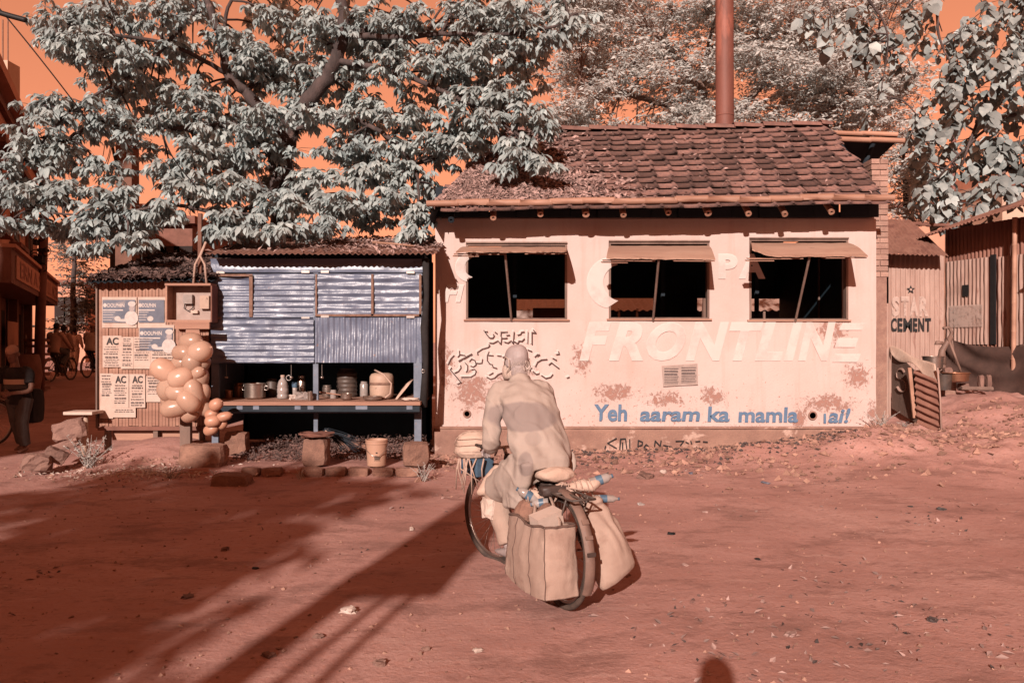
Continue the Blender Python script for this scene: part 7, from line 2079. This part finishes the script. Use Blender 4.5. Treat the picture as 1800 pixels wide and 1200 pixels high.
# barrel and crates under the balcony
c = P(42, 622, 19.5); c.z = gz(c.x, c.y)
o = MB().lathe([(.32, 0), (.36, .2), (.40, .5), (.36, .85), (.32, 1.0), (.30, 1.0), (0, .98)], c, 24).build('barrel', MT['red_brown'], None, True, 30); tag(o, 'dark round bellied barrel under the signboard balcony', 'barrel')
for k in range(4):
    cc = P(65, 640, 20.5); cc.z = gz(cc.x, cc.y) + .19 + .36 * k
    t = thing('wooden_crate', (cc.x, cc.y, cc.z - .17), ('lowest', 'second lowest', 'second highest', 'topmost')[k] + ' crate in the dark stack beside the barrel', 'crate', 'crates stacked by the street pole')
    MB().box(cc + V(0, 0, -.12), (.45, .4, .07)).build('slat', MT['red_brown'], t); MB().box(cc + V(0, 0, .03), (.45, .4, .07)).build('slat', MT['red_brown'], t)
    for q in (-1, 1): MB().box(cc + V(.2 * q, -.17, -.0), (.05, .05, .34)).build('corner', MT['wood'], t)
# pole with tangle in the street
po = thing('street_pole', P(72, 650, 20), 'leaning wooden power pole with fuse boxes and looped wires', 'pole')
Y_ = 20.0
MB().tube([P(68, 690, Y_), P(72, 520, Y_), P(79, 370, Y_), P(82, 240, Y_)], [.13, .12, .10, .09], 12).build('shaft', MT['red_brown'], po, True)
for (px, py, w, h_) in ((70, 456, .20, .18), (64, 426, .08, .14), (76, 440, .22, .08)): MB().box(P(px, py, Y_ - .16), (w, .16, h_)).build('fuse_box', MT['cloth_black'], po)
rr = random.Random(3)
q = MB()
for i in range(7):
    c = P(62 + rr.uniform(-6, 20), 425 + rr.uniform(-12, 50), Y_ - .1)
    q.torus(c, V(rr.gauss(0, .2), 1, rr.gauss(0, .2)), rr.uniform(.07, .14), .012, 16, 4)
q.build('wire_loop', MT['wire'], po, True)
# big concrete pole behind the tree
cp = thing('concrete_pole', (PX(224, 17), 17, .2), 'thick square concrete pole with iron cross arms behind the tree', 'pole')
MB().box((PX(224, 17), 17, 3.0), (.36, .36, 5.9), None, .06).build('shaft', MT['concrete_pole'], cp)
for (y_, a, b_) in ((302, 204, 254), (229, 206, 246), (366, 262, 300)): MB().tube([P(a, y_, 16.7), P(b_, y_, 16.7)], .028, 6).build('cross_arm', MT['wire'], cp)
MB().tube([P(195, 240, 16.8), P(200, 270, 16.8), P(208, 300, 16.8)], .03, 6).build('stay_chain', MT['wire'], cp)
# overhead wires
def wire(label, pts, r=.012):
    p3 = curve_pts([tuple(P(*q)) for q in pts], 8)
    tag(MB().tube(p3, r, 5).build('overhead_wire', MT['wire'], None, True), label, 'wire')
wire('short thick black cable at the upper left edge', [(-40, 10, 8), (10, 26, 8), (46, 36, 8)], .028)
wire('thin wire slanting down from the upper left corner', [(-30, -20, 9), (60, 90, 9.3), (130, 180, 9.6), (170, 235, 9.9)], .008)
wire('long wire slanting across the left tree crown', [(180, -20, 9.3), (225, 90, 9.5), (270, 190, 9.8), (300, 270, 10), (345, 330, 10.2)], .008)
for i, (a, b_) in enumerate((((150, 320), (185, 250)), ((165, 318), (196, 245)), ((180, 315), (200, 240)))):
    wire(('left', 'middle', 'right')[i] + ' wire of the thin fan beside the concrete pole', [(a[0], a[1], 18), (b_[0] - 8, (a[1] + b_[1]) / 2, 17.5), (b_[0], b_[1], 17)], .008)
# tall house with a rooftop column at the extreme left
rc = thing('rooftop_house', (PX(-20, 24), 24, 0), 'orange rooftop parapet with unfinished column at the left edge', 'building')
MB().bx(PX(-90, 24), PX(17, 24), 23.9, 24.5, 6.0, PZ(108, 24)).build('column', MT['far_wall2'], rc)
for px in (5, 14): MB().tube([P(px, 108, 24.1), P(px, 35, 24.1)], .02, 5).build('rebar', MT['rust'], rc)
# row of far houses behind the kiosk
for i, (a, b_, y0, Y, mat, lab) in enumerate(((95, 150, 500, 44, 'far_wall', 'dim orange house at the far end of the street'), (195, 262, 372, 30, 'far_wall', 'brown house with shutters behind the poster kiosk'), (262, 338, 395, 26, 'red_brown', 'dark timber house behind the meter box'), (330, 380, 420, 34, 'far_wall2', 'pale sunlit wall glimpsed behind the meter box'))):
    t = thing('far_house', (PX((a + b_) / 2, Y), Y, .3), lab, 'house')
    MB().bx(PX(a, Y), PX(b_, Y), Y, Y + 6, 0, PZ(y0, Y)).build('wall', MT[mat], t)
    MB().bx(PX(a, Y) - .2, PX(b_, Y) + .2, Y - .3, Y + 6.2, PZ(y0, Y) + .002, PZ(y0, Y) + .25).build('roof', MT['red_brown'], t)
    for k in range(3):
        x = PX(a + (b_ - a) * (.2 + .3 * k), Y); w = MB().bx(x - .3, x + .3, Y - .05, Y - .002, PZ(y0, Y) - 2.2, PZ(y0, Y) - .7).build('window', MT['far_dark'], t)
        MB().bx(x - .36, x + .36, Y - .1, Y - .052, PZ(y0, Y) - 2.3, PZ(y0, Y) - 2.21).build('sill', MT['red_brown'], w)
# pale house at the far right
rh = thing('pale_house', (PX(1800, 30), 30, .5), 'pale house with brown cornice behind the brown shed roof', 'house')
MB().bx(PX(1762, 30), PX(1960, 30), 30, 36, 0, PZ(312, 30)).build('wall', MT['far_wall2'], rh)
MB().bx(PX(1756, 30), PX(1960, 30), 29.6, 36, PZ(330, 30), PZ(318, 30)).build('cornice', MT['red_brown'], rh)
MB().bx(PX(1772, 30), PX(1960, 30), 30.2, 36, PZ(311, 30), PZ(285, 30)).build('parapet', MT['far_wall'], rh)
rh2 = thing('far_house', (PX(1600, 34), 34, .5), 'orange far house low behind the small grey tree', 'house')
MB().bx(PX(1560, 34), PX(1700, 34), 34, 40, 0, PZ(365, 34)).build('wall', MT['far_wall'], rh2)
MB().bx(PX(1556, 34), PX(1704, 34), 33.8, 40, PZ(365, 34) + .002, PZ(360, 34)).build('roof', MT['red_brown'], rh2)
mp_ = thing('thin_mast', (PX(1676, 26), 26, .5), 'thin brown mast behind the round leaved tree', 'pole')
MB().tube([V(PX(1676, 26), 26, 0), P(1676, 215, 26)], .09, 8).build('shaft', MT['rust_red'], mp_)

# ------------------------------------------------------------------ litter and stones on the road
rr = random.Random(17)
def ground_pt(px, py):
    Y = FPX * CAMZ / (py - 600)
    for _ in range(6):
        z = gz(PX(px, Y), Y); Y = FPX * (CAMZ - z) / (py - 600)
    return V(PX(px, Y), Y, gz(PX(px, Y), Y))
for (px, py, s, mat, lab, cat, nm) in ((612, 1075, .065, 'crumpled', 'crumpled white paper lying in the pole shadow', 'paper', 'crumpled_paper'), (668, 1167, .05, 'stone', 'angular stone at the bottom edge left of centre', 'stone', 'road_stone'), (748, 1141, .03, 'stone', 'small dark stone on the lit road', 'stone', 'road_stone'),
                               (840, 1144, .035, 'crumpled', 'flat pale scrap on the road in front of the rider', 'scrap', 'paper_scrap'), (472, 1153, .05, 'stone', 'flat brown stone inside the thick pole shadow', 'stone', 'road_stone'), (560, 1119, .04, 'stone', 'pale stone beside the thin leg shadow', 'stone', 'road_stone'),
                               (448, 999, .035, 'black', 'small black scrap on the shaded road', 'scrap', 'road_scrap'), (396, 966, .05, 'stone', 'reddish stone half buried in the shaded road', 'stone', 'road_stone'), (724, 931, .04, 'crumpled', 'bright white scrap in the sun patch', 'scrap', 'paper_scrap'),
                               (1135, 840, .14, 'stone', 'large flat stone at the foot of the bank', 'stone', 'road_stone'), (1166, 830, .07, 'crumpled', 'pale round stone beside the large flat stone', 'stone', 'road_stone'), (1346, 849, .07, 'poster_blue', 'bluish crushed packet lying below the bank', 'packet', 'crushed_packet'),
                               (1127, 887, .045, 'clear_plastic', 'small clear plastic cup on the road', 'cup', 'plastic_cup'), (1332, 983, .03, 'black', 'small dark clod on the sunlit road', 'clod', 'road_clod'), (1180, 938, .06, 'black', 'thin dark scrap right of the cloth sack', 'scrap', 'road_scrap'),
                               (1655, 895, .07, 'cloth_grey', 'grey twig scrap far right on the road', 'scrap', 'road_scrap'), (1600, 890, .04, 'cloth_grey', 'grey leaf scrap on the right of the road', 'scrap', 'road_scrap'), (1240, 900, .04, 'litter', 'pale curled leaf on the sunlit road', 'leaf', 'fallen_leaf'), (1215, 832, .06, 'poster_blue', 'blue crushed bottle half buried in the bank', 'bottle', 'crushed_bottle'),
                               (1205, 993, .035, 'litter', 'small pale leaf right of the bag shadow', 'leaf', 'fallen_leaf'), (330, 1050, .05, 'stone', 'pinkish clod on the left of the shaded road', 'clod', 'road_clod'), (1640, 1090, .05, 'bark', 'dark twig lying near the right edge of the road', 'twig', 'fallen_twig'), (1390, 1115, .06, 'litter', 'dry straw wisp on the lower right road', 'straw', 'straw_wisp')):
    c = ground_pt(px, py)
    flat = .35 if mat in ('black', 'poster_blue', 'cloth_grey', 'litter', 'bark') else .6
    o = MB().rock(c + V(0, 0, s * flat * .2), (s * 1.3, s * .9, s * flat * 1.0), int(px + py), (rr.uniform(-.2, .2), rr.uniform(-.2, .2), rr.uniform(0, 3)), .35, 3).build(nm, MT[mat], None)
    tag(o, lab, cat)
def pebbles(name, n, fn, smin, smax, mat, seed, label, cat):
    rg = np.random.RandomState(seed); mb = MB()
    for i in range(n):
        x, y = fn(rg)
        s = smin + (smax - smin) * rg.rand() ** 3
        c = V(x, y, gz(x, y) + s * .2)
        d = rg.normal(0, 1, (6, 3)) * .25 + np.array([(1, 0, 0), (-1, 0, 0), (0, 1, 0), (0, -1, 0), (0, 0, .7), (0, 0, -.7)])
        vs = [c + Vector(q) * s for q in d]
        mb.add(vs, [(0, 2, 4), (2, 1, 4), (1, 3, 4), (3, 0, 4), (2, 0, 5), (1, 2, 5), (3, 1, 5), (0, 3, 5)])
    o = mb.build(name, MT[mat], None); tag(o, label, cat, None, 'stuff')
def road(rg):
    Y = 3.2 + 8 * rg.rand() ** 1.3; return rg.uniform(-.7, .7) * Y, Y
pebbles('gravel', 2600, road, .004, .016, 'rubble', 1, 'scattered grit and pebbles over the red earth road', 'gravel')
def bankf(rg): return rg.uniform(-1.3, 7.6), 11.4 - abs(rg.normal(0, .95)) + .8 * (rg.rand() < .3)
pebbles('rubble', 4600, bankf, .008, .055, 'rubble', 2, 'broken brick rubble banked against the house wall', 'rubble')
def bankd(rg): return rg.uniform(.6, 4.6), 11.3 - abs(rg.normal(0, .5))
pebbles('rubble', 1700, bankd, .008, .035, 'bark', 5, 'dark cinders and grit on the bank below the wall', 'rubble')
def kioskf(rg): return rg.normal(-4.4, .9), 10.2 - abs(rg.normal(0, .45))
pebbles('rubble', 500, kioskf, .008, .035, 'rubble', 3, 'rubble and clods in front of the poster kiosk', 'rubble')
def roadleaf(rg):
    Y = 3.2 + 7 * rg.rand() ** 1.2; x = rg.uniform(-.7, .7) * Y
    if float(fbm(np.array([x * .9 + 31]), np.array([Y * .9]), 3)[0]) < .06 + .1 * rg.rand(): return None, None
    return V(x, Y, gz(x, Y)), V(0, 0, 1)
o = scatter_flakes('leaf_scraps', 2300, roadleaf, .028, MT['litter'], 44, None, .004); tag(o, 'scattered dry leaf scraps on the road', 'litter')
o = scatter_flakes('leaf_scraps', 700, roadleaf, .022, MT['bark'], 45, None, .004); tag(o, 'scattered dark scraps and bark on the road', 'litter')
def kl(rg):
    x = rg.normal(-4.35, .65); y = 9.5 + rg.normal(0, .18)
    return V(x, y, gz(x, y) + .01), V(0, -.2, 1)
o = scatter_flakes('kiosk_litter', 520, kl, .026, MT['crumpled'], 46, None, .02); tag(o, 'pale litter and straw heaped before the kiosk', 'litter')

# ------------------------------------------------------------------ what stands behind the camera and throws the long shadows, plus added sky blockers
TZ = math.tan(R(SUN_EL))
def caster(xs, ys, Yc, zg=0.0):
    """point at distance row Yc whose shadow falls on ground point (xs, ys)"""
    t = ys - Yc
    return V(xs - t * math.tan(R(SUN_AZ)), Yc, zg + t / math.cos(R(SUN_AZ)) * TZ)
cpole = thing('bare_tree', caster(-1.36, 3.73, -4), 'bare trunk behind the camera whose shadow crosses the road', 'tree')
b0 = caster(-1.36, 3.73, -4); b0.z = 0
tpn = caster(-1.36 + (8.3 - 3.73) * .2365, 8.3, -4)
MB().tube([b0, b0.lerp(tpn, .4) + V(.02, 0, 0), b0.lerp(tpn, .75) + V(-.03, 0, 0), tpn, tpn + V(-.1, 0, .8)], [.14, .12, .115, .11, .08], 12).build('trunk', MT['bark'], cpole, True)
hd = thing('hoarding', caster(-.7, 5, -3), 'road hoarding on two thin posts behind the camera', 'hoarding')
def hq(xa, ya): return caster(xa, ya, -3)
pl4 = [hq(-.98, 4.95), hq(-.46, 4.98), hq(-.05, 7.0), hq(.35, 9.2), hq(-.25, 9.2), hq(-.50, 7.3), hq(-.75, 6.4), hq(-1.02, 5.5)]
MB().add(pl4 + [q + V(0, .05, 0) for q in pl4], [tuple(range(7, -1, -1)), tuple(range(8, 16))] + [(i, (i + 1) % 8, 8 + (i + 1) % 8, 8 + i) for i in range(8)]).build('board', MT['wood'], hd)
for (xa, xb) in ((-1.225, -.765), (-.915, -.605)):
    t0 = hq(xa, 3.73); t0 = V(t0.x, -3, 0); t1 = hq(xb, 5.05)
    MB().tube([V(hq(xa - .02, 3.73).x, -2.98, 0), t1 + V(0, .02, .05)], .028, 8).build('post', MT['wood'], hd)
# leafy tree behind the left shoulder: dappled shade over the left of the road
TS = []
rs_ = np.random.RandomState(9)
for i in range(104):
    ys = rs_.uniform(3.0, 9.7)
    edge = np.interp(ys, [3, 4.2, 5.5, 7, 8.5, 10.4], [-1.9, -1.85, -1.9, -1.35, -1.2, -1.75])
    xs = edge - .25 - abs(rs_.normal(0, 2.2))
    if xs < -9: continue
    c = caster(xs, ys, -6 + rs_.uniform(-1, 1))
    TS.append((tuple(c), (.6, .5, .42), 12))
tS = V(-9, -7, 0)
make_tree('roadside_tree', 'leafy tree behind the camera that dapples the road with shade', 'tree', tuple(tS), [([tS, V(-8.8, -7, 2), V(-8, -6.5, 4), V(-6.5, -6, 5.5)], .3, .1), ([V(-8.5, -6.8, 3), V(-7, -6.2, 4), V(-5.5, -6, 4.4)], .12, .04)], TS, 'long', .22, 10, MT['leafA'], 77, 0)
sh1 = thing('street_block', (-16, -8, 0), 'tall plain building behind the camera that shades the side street', 'building')
MB().bx(-30, -11.8, -9, -6, 0, 10.5).build('wall', MT['far_wall'], sh1); MB().bx(-30.3, -11.7, -9.3, -5.7, 10.502, 10.9).build('roof', MT['red_brown'], sh1)
sh2 = thing('street_block', (4, -22, 0), 'long row of plain houses across the square behind the camera', 'building')  # added to cut sky light, kept below the sun's path
MB().bx(-40, 40, -34, -24, 0, 9.0).build('wall', MT['far_wall'], sh2); MB().bx(-40.3, 40.3, -34.3, -23.7, 9.002, 9.3).build('roof', MT['red_brown'], sh2)
sh3 = thing('street_block', (-19, -8, 0), 'plain house row along the left of the square', 'building')  # added row that screens off the low sky on the left
MB().bx(-26, -15.5, -23, 8, 0, 8.5).build('wall', MT['far_wall'], sh3); MB().bx(-26.3, -15.2, -23.3, 8.3, 8.502, 8.8).build('roof', MT['red_brown'], sh3)
sh4 = thing('street_block', (17, -6, 0), 'plain house row along the right of the square', 'building')  # added row that screens off the low sky on the right
MB().bx(13.5, 24, -23, 10, 0, 8.5).build('wall', MT['far_wall'], sh4); MB().bx(13.2, 24.3, -23.3, 10.3, 8.502, 8.8).build('roof', MT['red_brown'], sh4)
ph = thing('person', (.0, -.35, 0), 'photographer standing behind the camera whose head shadow shows below', 'person')
q = lambda x, y, z: V(x, -.32 + y, z)
jo = dict(head=q(0, 0, 1.73), face=V(0, 1, 0), neck=q(0, -.02, 1.54), pelvis=q(0, -.03, .94), shL=q(-.2, -.02, 1.38), shR=q(.2, -.02, 1.38), elL=q(-.26, .12, 1.16), elR=q(.26, .12, 1.16), haL=q(-.08, .2, 1.42), haR=q(.08, .2, 1.42), hipL=q(-.1, 0, .9), hipR=q(.1, 0, .9), knL=q(-.11, .02, .5), knR=q(.11, .02, .5), anL=q(-.12, 0, .09), anR=q(.12, 0, .09))
figure(ph, jo, 'cloth_grey', 'cloth_black', 'skin', .016, False, None, sleeve=.9)

# added tree crown above the frame, shaped to block sky fill but pass sunlight
TO = []
ro = np.random.RandomState(21)
for i in range(190):
    x = ro.uniform(-14, -1.4); y = ro.uniform(-4, 8.5)
    z = 10.2 + .425 * (8 - y) + ro.uniform(0, 1.6)
    TO.append(((x, y, z), (1.0, 1.0, .5), 18))
tO = V(-13.6, -1, 0)
make_tree('shade_tree', 'tall wide crowned shade tree standing over the square', 'tree', tuple(tO), [([tO, V(-13.6, -1, 5), V(-13.3, -.8, 10), V(-13, -.5, 14)], .4, .25), ([V(-13.2, -.7, 12.5), V(-9, 1, 14.4), V(-5, 3, 13.8), V(-2.5, 5, 12.8)], .25, .06), ([V(-13.2, -.7, 12), V(-11.5, 4, 13), V(-9.5, 7.5, 11.8)], .2, .05)], TO, 'quad', .6, 7, MT['leafA'], 78, 0, drop=.15, sub_r=.05, twig_r=.012)
